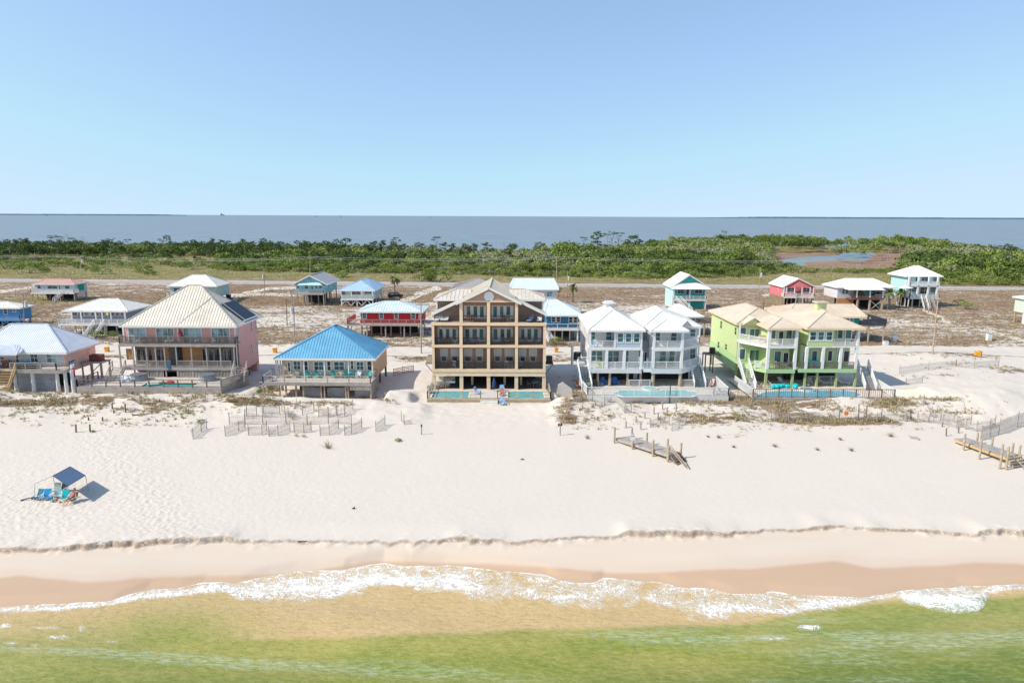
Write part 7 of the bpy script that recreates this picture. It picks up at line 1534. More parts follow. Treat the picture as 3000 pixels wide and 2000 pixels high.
# ================================================================ poles, wires, bins, fences, boardwalks, beach camp
def pole(label, pb, pt, gr='utility poles', arms=1, trans=0, r=.14, mat=None, Y=None):
    if Y is None: x, y, z = gp(*pb)
    else: y = Y; x, z = P(*pb, Y)
    xt, zt_ = P(*pt, y); t = thing('utility_pole', label, 'pole', (x, y, z), gr)
    MB().tube((0, 0, -.5), (xt-x, 0, zt_-z), r, r*.7, 8).build('pole', mat or WTAN, t, abs_=False)
    if arms: MB().box(xt-x-1.1, xt-x+1.1, -.06, .06, zt_-z-.75, zt_-z-.6).build('crossarm', WGREY, t, abs_=False)
    if trans: MB().tube((xt-x+.45*trans, 0, zt_-z-2.9), (xt-x+.45*trans, 0, zt_-z-1.6), .32, .32, 10).build('transformer', cpaint('transformer_grey', (.6, .62, .63)), t, abs_=False)
    return (xt, y, zt_)
tops = []
for lb, b, t_, tr in (('weathered highway pole with small transformer at the far left', (237, 822), (236, 747), 1), ('plain highway pole between faded red roof house and white roof house', (373, 815), (374, 753), 0), ('pale highway pole rising behind the aqua gabled house', (908, 806), (909, 751), 0), ('short pole above the sky blue roof', (1050, 818), (1050, 795), 0), ('pole standing behind the grey roof left of the brown gable', (1345, 838), (1345, 794), 0), ('tall pale pole right of the white metal roof', (1631, 833), (1631, 752), 0)):
    tops.append(pole(lb, b, t_, trans=tr, Y=268 if tr or 'plain' in lb else 262))
pole('pale pole with round transformer before the meadow left of the aqua house', (775, 864), (774, 789), trans=-1, arms=0)
pole('thin pole with transformer right of the tall pale pole', (1662, 872), (1663, 794), trans=1, arms=0)
pole('pole with transformer left of the coral cottage', (2220, 877), (2228, 784), trans=1, arms=0)
pole('weathered pole beside the bright blue house at the left edge', (71, 953), (67, 862), trans=1, arms=0, mat=WGREY)
pole('dark bare pole left of the grey pole above the blue roof', (841, 954), (839, 875), arms=0, r=.12, mat=WDARK)
pole('grey pole with transformer behind the blue roof', (863, 1008), (860, 877), trans=-1, arms=0, mat=WGREY)
pole('tall grey pole standing before the left edge of the red house', (1234, 1036), (1233, 882), arms=1, mat=WGREY)
pole('leaning pinkish pole on the right dunes beside the beach road', (2732, 1037), (2748, 878), arms=0, mat=wood('pink_brown_pole_wood', (.50, .36, .28)))
pole('short pole end behind the left green roof', (2235, 930), (2237, 884), arms=0, mat=WDARK, r=.2, Y=150)
def wire(name, label, A_, B_, sag, r=.035):
    m_ = MB(); A_ = Vector(A_); B_ = Vector(B_); pv = None
    for i in range(13):
        t = i/12; p = A_.lerp(B_, t); p.z -= sag*4*t*(1-t)
        if pv is not None: m_.tube(pv, p, r, r, 4)
        pv = p
    tag(m_.build(name, paint('pale_cable', (.62, .62, .56), .6)), label, 'cable', 'power lines along the highway')
Wp = [(-330, 272, 13)]+[tops[i] for i in (0, 1, 2, 5)]+[(150, 258, 12.5), (290, 252, 12.5)]
nm_ = ('left of the first pole', 'between the first two poles at the left', 'from the second pole to the pole by the aqua house', 'from the aqua house pole across to the tall pale pole', 'right of the tall pale pole', 'running out at the right')
for i in range(len(Wp)-1):
    for dz, w_ in ((-.1, 'upper'), (-.7, 'lower')):
        if i == 5: continue
        a = Wp[i]; b = Wp[i+1]; wire('power_line', '%s power line %s' % (w_, nm_[i]), (a[0], a[1], a[2]+dz), (b[0], b[1], b[2]+dz), .9)
# bins
def bin_(label, px, py, lying=False):
    x, y, z = gp(px, py); t = thing('wheelie_bin', label, 'bin', (x, y, z), 'orange bins along the beach road'); t.scale = (.72,)*3 if lying else (.6, .6, .72); YEL = cpaint('orange_yellow_plastic', (.80, .36, .02))
    MB().add([(-.45, -.4, 0), (.45, -.4, 0), (.45, .4, 0), (-.45, .4, 0), (-.6, -.55, 1.25), (.6, -.55, 1.25), (.6, .55, 1.25), (-.6, .55, 1.25)], [(0, 3, 2, 1), (4, 5, 6, 7), (0, 1, 5, 4), (1, 2, 6, 5), (2, 3, 7, 6), (3, 0, 4, 7)]).build('body', YEL, t, abs_=False)
    MB().box(-.64, .64, -.6, .58, 1.25, 1.36).build('lid', YEL if not lying else BLACKM, t, abs_=False)
    for sg in (-1, 1): MB().tube((sg*.45, .45, .14), (sg*.55, .45, .14), .14, .14, 10).build('wheel', BLACKM, t, abs_=False)
    if lying: t.rotation_euler = (0, R(88), 0); t.location.z += .55
bin_('orange bin by the road between the pink cottage and the pink house', 314, 1031); bin_('orange bin beside the road left of the blue roof', 806, 1034); bin_('orange bin behind the brown house on the sand road', 1630, 1033); bin_('orange bin lying on its side at the right road edge', 2856, 1044, True)
# car by the palm
x, y, z = gp(1158, 872); t = thing('parked_car', 'small dark car parked under the palm beside the sky blue house', 'car', (x, y, z), rz=.3)
m_ = MB().prism([(-2.3, .35), (2.3, .35), (2.3, .95), (1.5, 1.05), (.9, 1.7), (-1.9, 1.7), (-2.3, 1.0)], 'y', -.9, .9); m_.build('body', BLACKM, t, abs_=False)
MB().prism([(-1.8, 1.1), (1.2, 1.1), (.8, 1.6), (-1.75, 1.6)], 'y', -.92, .92).build('window', GSKY, t, abs_=False)
for a, b in ((-1.5, -.85), (1.5, -.85), (-1.5, .85), (1.5, .85)): MB().tube((a, b-.12, .36), (a, b+.12, .36), .36, .36, 12).build('wheel', BLACKM, t, abs_=False)
# palms and yard trees
for px, py, top, lb in ((1158, 868, 812, 'tall dark palm beside the sky blue roofed house'), (1678, 887, 838, 'green palm on the sand right of the thin transformer pole'), (1637, 873, 845, 'smaller shaggy palm beside the white metal roof'), (2515, 906, 855, 'pale trunked palm before the brown porch, left one'), (2600, 908, 853, 'pale trunked palm before the brown porch, right one'), (2634, 900, 852, 'small palm left of the aqua tower')):
    x, y, z = gp(px, py); X, Z = P(px, top, y); place('palm', 0, x, y, z, (Z-z)/4.6, lb, 'palm', None, rz=random.uniform(0, 6))
for px, py, s_, lb in ((2825, 905, 1.0, 'low wind bent yellow green tree on the sand right of the aqua tower'), (2808, 893, .7, 'bushy left crown beside the wind bent tree'), (2745, 945, .5, 'green bush at the sandy track right of the aqua tower')):
    x, y, z = gp(px, py); place('shrub', 0, x, y, z+.3, s_*1.1, lb, 'bush', None)
for px, py, s_, lb, k in ((590, 1238, .33, 'bright green dune bush left of the slatted sand fence', 1), (857, 1226, .25, 'small green dune plant among the sand fences', 2), (1166, 1292, .26, 'single green dune plant on the open beach right of the fences', 1), (868, 1278, .12, 'tiny green plant below the fence row, left one', 2), (889, 1280, .13, 'tiny green plant below the fence row, right one', 2), (298, 992, .75, 'green bush below the long white stair, left one', 2), (330, 985, .8, 'green bush below the long white stair, right one', 1), (1630, 1010, .8, 'yellow brown bush on the sand behind the brown house', 0), (775, 1160, .6, 'dark bush in the shade right of the pink house', 0), (800, 1140, .5, 'dark bush under the right wall of the pink house', 1), (270, 1266, .2, 'green runner plant beside the beach path posts', 1)):
    x, y, z = gp(px, py); place('shrub', k, x, y, z, s_, lb, 'bush', None)
def tuft(label, px, py, s_, mt=None, seed=1, n_=60):
    x, y, z = gp(px, py); g = np.random.default_rng(seed); V = []; T = []
    for i in range(n_):
        a = g.uniform(0, 6.28); L = s_*g.uniform(.5, 1); ln = g.uniform(.2, 1.1); b = (x+g.normal(0, .12)*s_, y+g.normal(0, .12)*s_)
        V += [(b[0]-.02, b[1], z-.02), (b[0]+.02, b[1]+.02, z-.02), (b[0]+math.cos(a)*L*ln, b[1]+math.sin(a)*L*ln, z+L*(1-.5*ln))]; T += [g.uniform(.1, .5)]*3
    tag(soup('grass_tuft', np.array(V), 3, MTUFT, None, {'tint': np.array(T)}), label, 'grass tuft')
for i, (px, py, s_, lb) in enumerate(((962, 1312, 1.3, 'spiky brown grass tuft on the open sand below the fences'), (1722, 1284, .7, 'small brown tuft on the sand left of the boardwalk'), (2395, 1318, .6, 'grass tuft, rightmost lone one below the right dunes'), (2462, 1288, .55, 'grass tuft on the sand left of the half buried cone'), (2495, 1320, .7, 'low grass tuft farthest down the right beach'), (2105, 1282, .6, 'lone tuft below the dune toe right of the boardwalk'), (2150, 1310, .5, 'second lone tuft below the dune toe, nearer the sea'), (2270, 1308, .7, 'two tone grass clump on the sand, middle of the right beach'), (2610, 1278, .9, 'pale wide grass clump above the cone on the right beach'), (2075, 1280, .4, 'tiny tuft nearest the boardwalk steps'))): tuft(lb, px, py, s_, seed=i+1)
# wooden posts helper
def wpost(label, px, py, top, group, name='wooden_post', r=.1, mat=None):
    x, y, z = gp(px, py); X, Z = P(px, top, y); t = MB().tube((x, y, z-.5), (X, y, Z), r, r*.95, 8).tube((X, y, Z), (X, y, Z+.05), r*.8, r*.3, 8); o = t.build(name, mat or WDARK); tag(o, label, 'post', group); return (x, y, z, Z)
G1 = 'posts of the left beach path'
for lb, px, py, tp in (('tallest left post at the foot of the beach path', 222, 1266, 1243), ('tall right post at the foot of the beach path', 263, 1264, 1243), ('short left post, second pair of the beach path', 259, 1231, 1222), ('short right post, second pair of the beach path', 300, 1233, 1222), ('short post, left of the third pair', 333, 1206, 1201), ('short post, right beside the dry branch', 366, 1189, 1183), ('post just above the dry branch', 328, 1188, 1182), ('post before the pink house deck fence, left', 388, 1160, 1147), ('post before the pink house deck fence, right', 424, 1158, 1146)): wpost(lb, px, py, tp, G1)
G2 = 'posts of the right white house path'
for lb, px, py, tp in (('lowest left path post above the boardwalk', 1834, 1253, 1234), ('lowest right path post above the boardwalk', 1877, 1258, 1238), ('second left path post up the sandy ramp', 1863, 1238, 1219), ('second right path post up the sandy ramp', 1905, 1243, 1224), ('third left path post', 1889, 1226, 1207), ('third right path post', 1928, 1230, 1209), ('fourth left path post', 1916, 1211, 1192), ('fourth right path post', 1954, 1215, 1194), ('top left post at the pool deck gate', 1941, 1197, 1177), ('top right post with the slanting rail', 1981, 1197, 1178)): wpost(lb, px, py, tp, G2, mat=WGREY)
G3 = 'posts of the far right path'
for lb, px, py, tp in (('left post behind the far right boardwalk', 2773, 1277, 1254), ('right post behind the far right boardwalk', 2809, 1268, 1251), ('leaning short post in the brown scrub right', 2761, 1249, 1239), ('short post in the brown scrub, above the leaning one', 2721, 1231, 1225), ('third post up the far right path', 2668, 1223, 1209), ('short thick post up the far right path', 2583, 1217, 1206), ('post left of the orange sign, row top', 2540, 1205, 1190), ('dark post beside the half hidden gate', 2517, 1208, 1184), ('first dark post right of the deck corner', 2500, 1201, 1185), ('post beside the pale gatepost', 2467, 1200, 1188)): wpost(lb, px, py, tp, G3, mat=WDARK, r=.075)
# boardwalks
def boardwalk(label, pts, posts, stairs, nm='boardwalk'):
    """pts: two far-side and two near-side pixel corners of the deck (level zd)"""
    (a, b, c, d, zd) = pts; A_, B_, C_, D_ = [G(*p, zd) for p in (a, b, c, d)]
    x, y = A_; t = thing(nm, label, 'boardwalk', (x, y, 2)); m_ = MB()
    n_ = 46
    for i in range(n_):
        t0 = i/n_; t1 = (i+.86)/n_
        l = lambda P_, Q_, s_: (P_[0]+(Q_[0]-P_[0])*s_, P_[1]+(Q_[1]-P_[1])*s_, zd)
        m_.slab([l(A_, B_, t0), l(D_, C_, t0), l(D_, C_, t1), l(A_, B_, t1)][::-1], .05)
    m_.build('deck_boards', wood('grey_boardwalk_boards', (.42, .38, .35)), t)
    f = MB().bar((*D_, zd-.2), (*C_, zd-.2), .04, .14).bar((*A_, zd-.2), (*B_, zd-.2), .04, .14); f.build('beam', WNEW if 'far right' in label else WGREY, t)
    for px, py, top in posts:
        X, Y = G(px, py, zd); Z = P(px, top, Y)[1]; z0 = zg(X, Y)-.6
        MB().tube((X, Y, z0), (X, Y, Z), .12, .11, 8).build('post', WTAN, t)
    return t, (A_, B_, C_, D_, zd)
t, (A_, B_, C_, D_, zd) = boardwalk('grey half buried boardwalk with round posts and broken steps on the open beach', ((1848, 1276), (1992, 1324), (1958, 1330), (1804, 1282), 2.75), [(1800, 1284, 1251), (1851, 1275, 1253), (1895, 1290, 1267), (1955, 1327, 1285), (1995, 1323, 1297), (1853, 1300, 1268), (1913, 1318, 1289), (1958, 1332, 1305)], None)
m_ = MB(); c0 = Vector(((B_[0]+C_[0])/2, (B_[1]+C_[1])/2, zd)); dr = (Vector((*B_, 0))-Vector((*A_, 0))).normalized(); sd_ = Vector((dr.y, -dr.x, 0)); w_ = (Vector((*B_, 0))-Vector((*C_, 0))).length/2
for i in range(8): 
    c = c0+dr*(.28*(i+.5))-Vector((0, 0, .2*(i+.6))); e = dr*.14; s_ = sd_*w_; m_.slab([tuple(c-e-s_), tuple(c+e-s_), tuple(c+e+s_), tuple(c-e+s_)][::-1], .05)
for sg in (-1, 1): m_.bar(c0+sd_*w_*sg-Vector((0, 0, .1)), c0+sd_*w_*sg+dr*2.4-Vector((0, 0, 1.75)), .03, .12)
m_.build('staircase', WDARK, t)
m_ = MB(); off = sd_*w_ if (c0+sd_*w_).y < c0.y else -sd_*w_
for h_ in (1.15, .85): m_.bar(c0+off+Vector((0, 0, h_-.1)), c0+off+dr*2.6+Vector((0, 0, h_-1.9)), .05, .04)
m_.build('handrail', WTAN, t)
wx, wy = G(1853, 1281, 3.6)
o = thing('notice_board', 'small white notice board on the near post of the open boardwalk', 'sign', (wx, wy, 3.4)); MB().box(-.25, .25, -.05, -.02, -.1, .55).build('panel', CWH, o, abs_=False); MB().box(-.2, .2, -.06, -.05, .3, .45).build('print', CGREY, o, abs_=False)
t, (A_, B_, C_, D_, zd) = boardwalk('brown grey boardwalk with round posts at the far right beach', ((2835, 1282), (2985, 1330), (2945, 1338), (2795, 1284), 2.75), [(2824, 1303, 1270), (2863, 1287, 1267), (2871, 1326, 1285), (2906, 1303, 1280), (2932, 1350, 1301), (2950, 1352, 1308), (2966, 1320, 1297), (2986, 1330, 1304)], None)
m_ = MB(); c0 = Vector(((B_[0]+C_[0])/2, (B_[1]+C_[1])/2, zd)); dr = (Vector((*B_, 0))-Vector((*A_, 0))).normalized(); sd_ = Vector((dr.y, -dr.x, 0)); w_ = (Vector((*B_, 0))-Vector((*C_, 0))).length/2
for i in range(7):
    c = c0+dr*(.3*(i+.5))-Vector((0, 0, .21*(i+.6))); e = dr*.15; s_ = sd_*w_; m_.slab([tuple(c-e-s_), tuple(c+e-s_), tuple(c+e+s_), tuple(c-e+s_)][::-1], .06)
for sg in (-1, 1): m_.bar(c0+sd_*w_*sg-Vector((0, 0, .1)), c0+sd_*w_*sg+dr*2.3-Vector((0, 0, 1.6)), .03, .1)
m_.build('staircase', WTAN, t); m_ = MB(); off = sd_*w_ if (c0+sd_*w_).y < c0.y else -sd_*w_; m_.bar(c0+off+Vector((0, 0, 1.0)), c0+off+dr*2.3+Vector((0, 0, -.6)), .04, .035); m_.build('handrail', WTAN, t)
# ---- sand fences: slatted panels between stakes
MSLAT = wood('sand_fence_slats', (.46, .38, .33))
def sandfence(label, pts, hgt, group, lean=0, gap=.11, mat=None, name='sand_fence', stakes=True, rails=2):
    W = [gp(*p) for p in pts]; t = thing(name, label, 'fence', W[0], group); m_ = MB(); st = MB(); ox = W[0]
    for a, b in zip(W[:-1], W[1:]):
        L = math.hypot(b[0]-a[0], b[1]-a[1]); n_ = max(1, int(L/gap)); nx, ny = (b[1]-a[1])/max(L, .01)*lean, -(b[0]-a[0])/max(L, .01)*lean; dx, dy = (b[0]-a[0])/max(L, .01), (b[1]-a[1])/max(L, .01)
        for i in range(n_):
            f_ = (i+.5)/n_; x = a[0]+(b[0]-a[0])*f_; y = a[1]+(b[1]-a[1])*f_; z = a[2]+(b[2]-a[2])*f_; q = hgt*random.uniform(.93, 1.04); j = random.uniform(-.02, .02)
            m_.add([(x-.019*dx, y-.019*dy, z-.1), (x+.019*dx, y+.019*dy, z-.1), (x+.019*dx+nx+j, y+.019*dy+ny, z+q), (x-.019*dx+nx+j, y-.019*dy+ny, z+q)], [(0, 1, 2, 3)])
        for f_ in ((.25, .75) if rails == 2 else (.12, .34, .56, .78, .98)): m_.bar((a[0]+nx*f_, a[1]+ny*f_-.01, a[2]+hgt*f_), (b[0]+nx*f_, b[1]+ny*f_-.01, b[2]+hgt*f_), .012 if rails == 2 else .03, .012 if rails == 2 else .045)
    m_.build('slats', mat or MSLAT, t)
    if stakes:
        for i, w_ in enumerate(W): MB().tube((w_[0], w_[1], w_[2]-.3), (w_[0], w_[1], w_[2]+hgt*1.15), .05, .045, 6).build('stake', WGREY, t)
    return t
GA = 'short sand fence panels on the open beach'
for lb, p, ln in (('leftmost tilted sand fence panel standing alone', [(566, 1286), (590, 1264), (606, 1256)], -.25), ('first panel of the lower fence row', [(660, 1277), (700, 1262), (718, 1253)], -.1), ('second panel of the lower fence row', [(728, 1275), (768, 1274), (782, 1262)], 0), ('third panel of the lower fence row, leaning', [(788, 1278), (815, 1276), (850, 1262)], -.2), ('fourth panel of the lower fence row', [(862, 1268), (890, 1268), (912, 1262)], 0), ('fifth panel of the lower fence row', [(938, 1276), (965, 1274), (992, 1255)], 0), ('sixth panel of the lower fence row', [(1010, 1275), (1030, 1270), (1060, 1253)], 0), ('detached panel right of the fence rows', [(1101, 1264), (1128, 1245)], 0), ('rightmost small upright panel near the brown house', [(1176, 1233), (1184, 1244)], 0)): sandfence(lb, p, 1.15, GA, ln)
sandfence('long pinkish slatted sand fence, middle row below the blue roofed house', [(672, 1241), (718, 1243), (770, 1243), (838, 1241), (900, 1243), (962, 1241), (1030, 1243)], 1.2, None, 0, .14)
GB = 'upper slanting sand fence panels'
for lb, p in (('upper sand fence panel, leftmost, pointed', [(718, 1228), (722, 1205), (752, 1212)]), ('upper sand fence panel, second from the left', [(773, 1218), (768, 1204), (820, 1212)]), ('upper sand fence panel, third from the left', [(835, 1214), (826, 1203), (845, 1222)]), ('upper sand fence panel, fourth, broad', [(886, 1213), (920, 1200), (960, 1202)]), ('upper sand fence panel, fifth, broad', [(934, 1217), (962, 1204), (985, 1200)]), ('upper sand fence panel, rightmost, on the dune slope', [(988, 1222), (1010, 1210), (1034, 1196)])): sandfence(lb, p, 1.2, GB, 0, .16)
GC = 'sand fences across the right dunes'
MSL2 = wood('grey_sand_fence', (.40, .37, .36))
for lb, p, hh in (('sand fence curling round the dune edge right of the brown house', [(1662, 1195), (1700, 1200), (1735, 1200), (1770, 1195)], 1.1), ('bent sand fence loop before the left white house', [(1770, 1195), (1790, 1190), (1830, 1205), (1850, 1206)], 1.2), ('grey sand fence under the white deck, right half', [(2110, 1168), (2160, 1175), (2230, 1178)], 1.2), ('small fence piece left of the path, low', [(1905, 1252), (1935, 1240), (1960, 1245)], 1.0), ('small fence piece right of the path, low', [(1968, 1262), (1990, 1245), (2010, 1235)], 1.0), ('long thin fence crossing the right dunes, left part', [(2258, 1230), (2310, 1231), (2360, 1230), (2458, 1229)], 1.1), ('long thin fence crossing the right dunes, right part', [(2458, 1229), (2568, 1234), (2650, 1233)], 1.1), ('fence below the green deck corner', [(2495, 1183), (2563, 1190), (2645, 1200)], 1.2), ('fence from the deck corner to the right', [(2620, 1180), (2668, 1175), (2706, 1175)], 1.2), ('second fence right of the deck corner', [(2655, 1207), (2690, 1190), (2732, 1190)], 1.2), ('middle fence with grey slats, far right dunes', [(2690, 1208), (2725, 1208), (2767, 1206), (2808, 1200), (2850, 1192)], 1.2), ('upper right fence running over the dune', [(2834, 1214), (2868, 1208), (2907, 1200), (2922, 1190)], 1.2), ('dark low fence in brown scrub, far right', [(2755, 1225), (2797, 1224), (2835, 1215)], 1.1), ('tall grey netting fence by the far right boardwalk, lower half', [(2872, 1290), (2900, 1278), (2925, 1273)], 1.6), ('tall grey netting fence by the far right boardwalk, upper half', [(2925, 1273), (2980, 1250), (3030, 1240)], 1.8), ('thin fence behind the blue shadow, left', [(2635, 1095), (2720, 1083), (2800, 1075)], 1.2), ('thin fence behind the blue shadow, right', [(2800, 1075), (2853, 1078), (2925, 1074)], 1.2), ('fence near the tip of the house shadow', [(2653, 1128), (2702, 1122)], 1.0)): sandfence(lb, p, hh, GC, 0, .15 if hh < 1.5 else .07, MSL2)
# salmon gate between the blue roofed house and the brown house
sandfence('low salmon coloured rail fence on the sand right of the blue roofed house', [(1153, 1101), (1180, 1094), (1212, 1090)], 1.1, None, 0, .5, wood('salmon_rails', (.55, .27, .22)), 'rail_fence', rails=5)
# leaning retaining boards and pale sand-bag wall right of the brown house
x, y, z = gp(1655, 1165); m_ = MB(); m_.prism([(0, 0), (2.3, .3), (2.2, 1.6), (.9, 2.6), (.2, 2.2)], 'y', 0, .25); o = meshobj('tarp_board', np.array(m_.V)+np.array([x-1.2, y, z-.3]), m_.F, cpaint('pale_tarp', (.60, .55, .50))); tag(o, 'pale leaning tarp board on the dune edge right of the brown pool deck', 'board')
# orange cone and sign
x, y, z = gp(1693, 1135); t = thing('barrel', 'orange barrel beside the left stair of the white house', 'barrel', (x, y, z)); MB().tube((0, 0, 0), (0, 0, 1.0), .38, .3, 10).build('body', CORG, t, abs_=False); MB().tube((0, 0, .3), (0, 0, .5), .385, .375, 10).build('stripe', CWH, t, abs_=False)
x, y, z = gp(2477, 1232); t = thing('warning_sign', 'small orange warning sign on the right dune fence', 'sign', (x, y, z)); t.scale = (.62, .62, .8); MB().tube((0, 0, -.3), (0, 0, 1.2), .04).build('post', WGREY, t, abs_=False); MB().prism([(-.4, 1.0), (.35, .9), (.5, 1.35), (.1, 1.6), (-.45, 1.45)], 'y', -.06, -.02).build('panel', CORG, t, abs_=False)
x, y, z = gp(1641, 1275); t = thing('sign_post', 'thin beach sign post with two small dark boxes, right of the empty beach', 'sign', (x, y, z)); MB().tube((0, 0, -.3), (0, 0, 1.3), .05).build('post', WDARK, t, abs_=False); MB().box(-.28, -.08, -.08, .08, 1.15, 1.45).box(.04, .24, -.08, .08, 1.2, 1.5).build('box', BLACKM, t, abs_=False)
x, y, z = gp(1235, 1272); t = thing('marker_post', 'lone thin marker post on the beach before the brown house', 'post', (x, y, z)); MB().tube((0, 0, -.3), (.03, 0, 1.25), .05).build('post', WDARK, t, abs_=False); MB().box(-.07, .10, -.06, .06, .95, 1.2).build('plate', BLACKM, t, abs_=False)
x, y, z = gp(2690, 1287); t = MB().tube((0, 0, 0), (-.9, .5, .35), .28, .05, 8); o = meshobj('traffic_cone', np.array(t.V)+np.array([x, y, z]), t.F, WGREY); tag(o, 'weathered grey cone lying on the right beach', 'cone')
x, y, z = gp(1036, 1490); o = MB().ell((x, y, z+.06), (.15, .07, .08), 8, 5).ell((x+.08, y, z+.16), (.06, .05, .07), 8, 5).build('driftwood', BLACKM); tag(o, 'small dark lump of driftwood on the empty lower beach', 'driftwood')
x, y, z = gp(1530, 1346); o = MB().ell((x, y, z+.05), (.22, .12, .1), 8, 5).build('driftwood', WDARK); tag(o, 'small dark scrap on the empty beach before the brown house', 'driftwood')
x, y, z = gp(885, 1598); o = MB().tube((x-.35, y, z+.04), (x+.4, y+.05, z+.05), .06, .03, 6).build('driftwood', WDARK); tag(o, 'thin dark stick below the sand scarp', 'driftwood')
x, y, z = gp(410, 1217); o = MB().tube((x-1.0, y, z+.08), (x+1.0, y+.4, z+.15), .09, .04, 6).tube((x+.2, y+.1, z+.1), (x+.7, y-.2, z+.4), .04, .02, 5).build('branch', WDARK); tag(o, 'dry dark branch lying beside the left beach path', 'branch')
for px, py, hh, lb in ((2618, 1002, 1.6, 'white utility cabinet beside the beach road'), (2594, 1010, .8, 'low grey utility box left of the white cabinet'), (2896, 997, 1.5, 'grey white portable cabinet on the right scrub')):
    x, y, z = gp(px, py); t = thing('utility_box', lb, 'utility box', (x, y, z)); MB().box(-.42, .42, -.4, .4, 0, hh).build('casing', CWH, t, abs_=False); MB().box(-.46, .46, -.44, .44, hh, hh+.07).build('lid', CGREY, t, abs_=False)
# ---- platforms on the horizon, far shore
for px, py, s_, lb in ((652, 634, 1.0, 'offshore gas platform on the horizon, the larger one at left'), (925, 634, .35, 'tiny platform on the horizon, left of the pair'), (999, 634, .45, 'tiny platform on the horizon, right of the pair'), (1260, 636, .35, 'faint platform on the horizon near the middle'), (137, 628, .5, 'small platform on the horizon at the far left')):
    X, Y = G(px, py+3.5, 0); k = 9000/Y; X *= k; Y = 9000; sz = 38*s_; t = thing('gas_platform', lb, 'platform', (X, Y, 0), 'platforms on the horizon')
    m_ = MB(); 
    for a in (-.5, .5): m_.box(sz*a-2, sz*a+2, -2, 2, 0, sz*.5)
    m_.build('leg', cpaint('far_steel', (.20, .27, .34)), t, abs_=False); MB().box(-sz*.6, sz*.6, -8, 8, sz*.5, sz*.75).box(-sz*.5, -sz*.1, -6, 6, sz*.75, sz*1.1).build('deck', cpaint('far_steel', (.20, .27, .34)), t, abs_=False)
def shore(px0, px1, name, lab, seed, hmax, mat):
    g = np.random.default_rng(seed); Y = 13000; x0 = (px0-1500)/2000*Y; x1 = (px1-1500)/2000*Y; n_ = 160; top = []
    for i in range(n_+1): t = i/n_; top.append((x0+(x1-x0)*t, 0+hmax*min(1, 6*t, 6*(1-t)+.4)*g.uniform(.7, 1.05)))
    m_ = MB(); V = [(x, Y, -3) for x, z in top]+[(x, Y, z) for x, z in top]+[(x, Y+600, z) for x, z in top]; k = n_+1
    m_.add(V, [(i, i+1, k+i+1, k+i) for i in range(n_)]+[(k+i, k+i+1, 2*k+i+1, 2*k+i) for i in range(n_)]); tag(m_.build(name, mat), kind='structure')
shore(2000, 3400, 'far_shore', '', 3, 30, paint('far_shore_haze', (.17, .26, .36), 1, .15, .002)); shore(-500, 560, 'far_shore', '', 4, 24, paint('far_shore_haze', (.17, .26, .36), 1, .15, .002))  # distance haze is put into the blue colour of the shore
# ---- beach camp
CZ = 0
def gpc(px, py): return gp(px, py)
cx, cy, cz = gpc(203, 1440)
can = thing('beach_canopy', 'navy blue square shade canopy on thin bent poles on the left beach', 'canopy', (cx, cy, cz))
def lv(px, py, z): x, y = G(px, py, z); return Vector((x, y, z))
zc = cz+1.75
top_, rt_, bt_, lf_ = lv(205.5, 1366, zc+.05), lv(250, 1392, zc), lv(199, 1423, zc-.05), lv(155, 1393, zc)
m_ = MB(); m_.slab([tuple(v) for v in (bt_, rt_, top_, lf_)], .02); m_.build('shade_cloth', cpaint('navy_cloth', (.06, .10, .19)), can)
m_ = MB()
for a, b in ((bt_, rt_), (rt_, top_), (top_, lf_), (lf_, bt_)): m_.tube(a, b, .03, .03, 6)
m_.build('hem', CNAVY, can)
m_ = MB(); ga = [Vector(gpc(*p)) for p in ((199, 1453), (259, 1435), (162, 1434), (101, 1455))]
m_.tube(bt_, ga[0], .025, .025, 6).tube(rt_, ga[1], .025, .025, 6).tube(lf_, ga[2], .025, .025, 6); l2 = lv(102, 1416, cz+1.25); m_.tube(lf_, l2, .025, .02, 6).tube(l2, ga[3], .02, .02, 6); m_.build('poles', CGREY, can)
def bc(lb, px, py, mt, rz): x, y, z = gp(px, py); return chair(lb, x, y, z, rz, mt, 'beach chairs under the canopy', 'beach')
bc('dark teal beach chair, leftmost of the front row', 111, 1464, cpaint('dark_teal_canvas', (.02, .16, .24)), -.2); bc('bright blue beach chair, second of the front row', 137, 1464, CLB, .25); bc('grey green beach chair at the back under the canopy', 165, 1445, CGREY, .1); bc('black beach chair at the back under the canopy', 183, 1444, BLACKM, -.1); bc('teal beach chair beside the canopy pole', 191, 1466, CTURQ, .3); bc('pale aqua draped beach chair in the middle of the group', 170, 1458, cpaint('pale_aqua', (.45, .65, .62)), .4)
for px, py, mt, lb, sz in ((155, 1470, CTEAL, 'teal beach bag on the sand before the chairs', .2), (175, 1472, CTAN, 'tan beach bag beside the teal bag', .17), (98, 1462, CNAVY, 'dark bag left of the chairs', .2), (165, 1466, CRD, 'small red cooler among the chairs', .15)):
    x, y, z = gp(px, py); t = thing('beach_bag', lb, 'bag', (x, y, z)); MB().ell((0, 0, sz*.6), (sz, sz*.7, sz*.7), 8, 6).build('body', mt, t, abs_=False); MB().tube((-sz*.5, 0, sz*1.1), (sz*.5, 0, sz*1.1), .02, .02, 5).tube((-sz*.5, 0, sz*.8), (-sz*.5, 0, sz*1.1), .02, .02, 5).tube((sz*.5, 0, sz*.8), (sz*.5, 0, sz*1.1), .02, .02, 5).build('handle', CNAVY, t, abs_=False)
x, y, z = gp(79, 1466); o = MB().tube((x-.55, y-.05, z+.05), (x+.35, y+.15, z+.25), .07, .05, 7).build('folded_umbrella', CNAVY); tag(o, 'dark folded umbrella lying left of the beach chairs', 'umbrella')
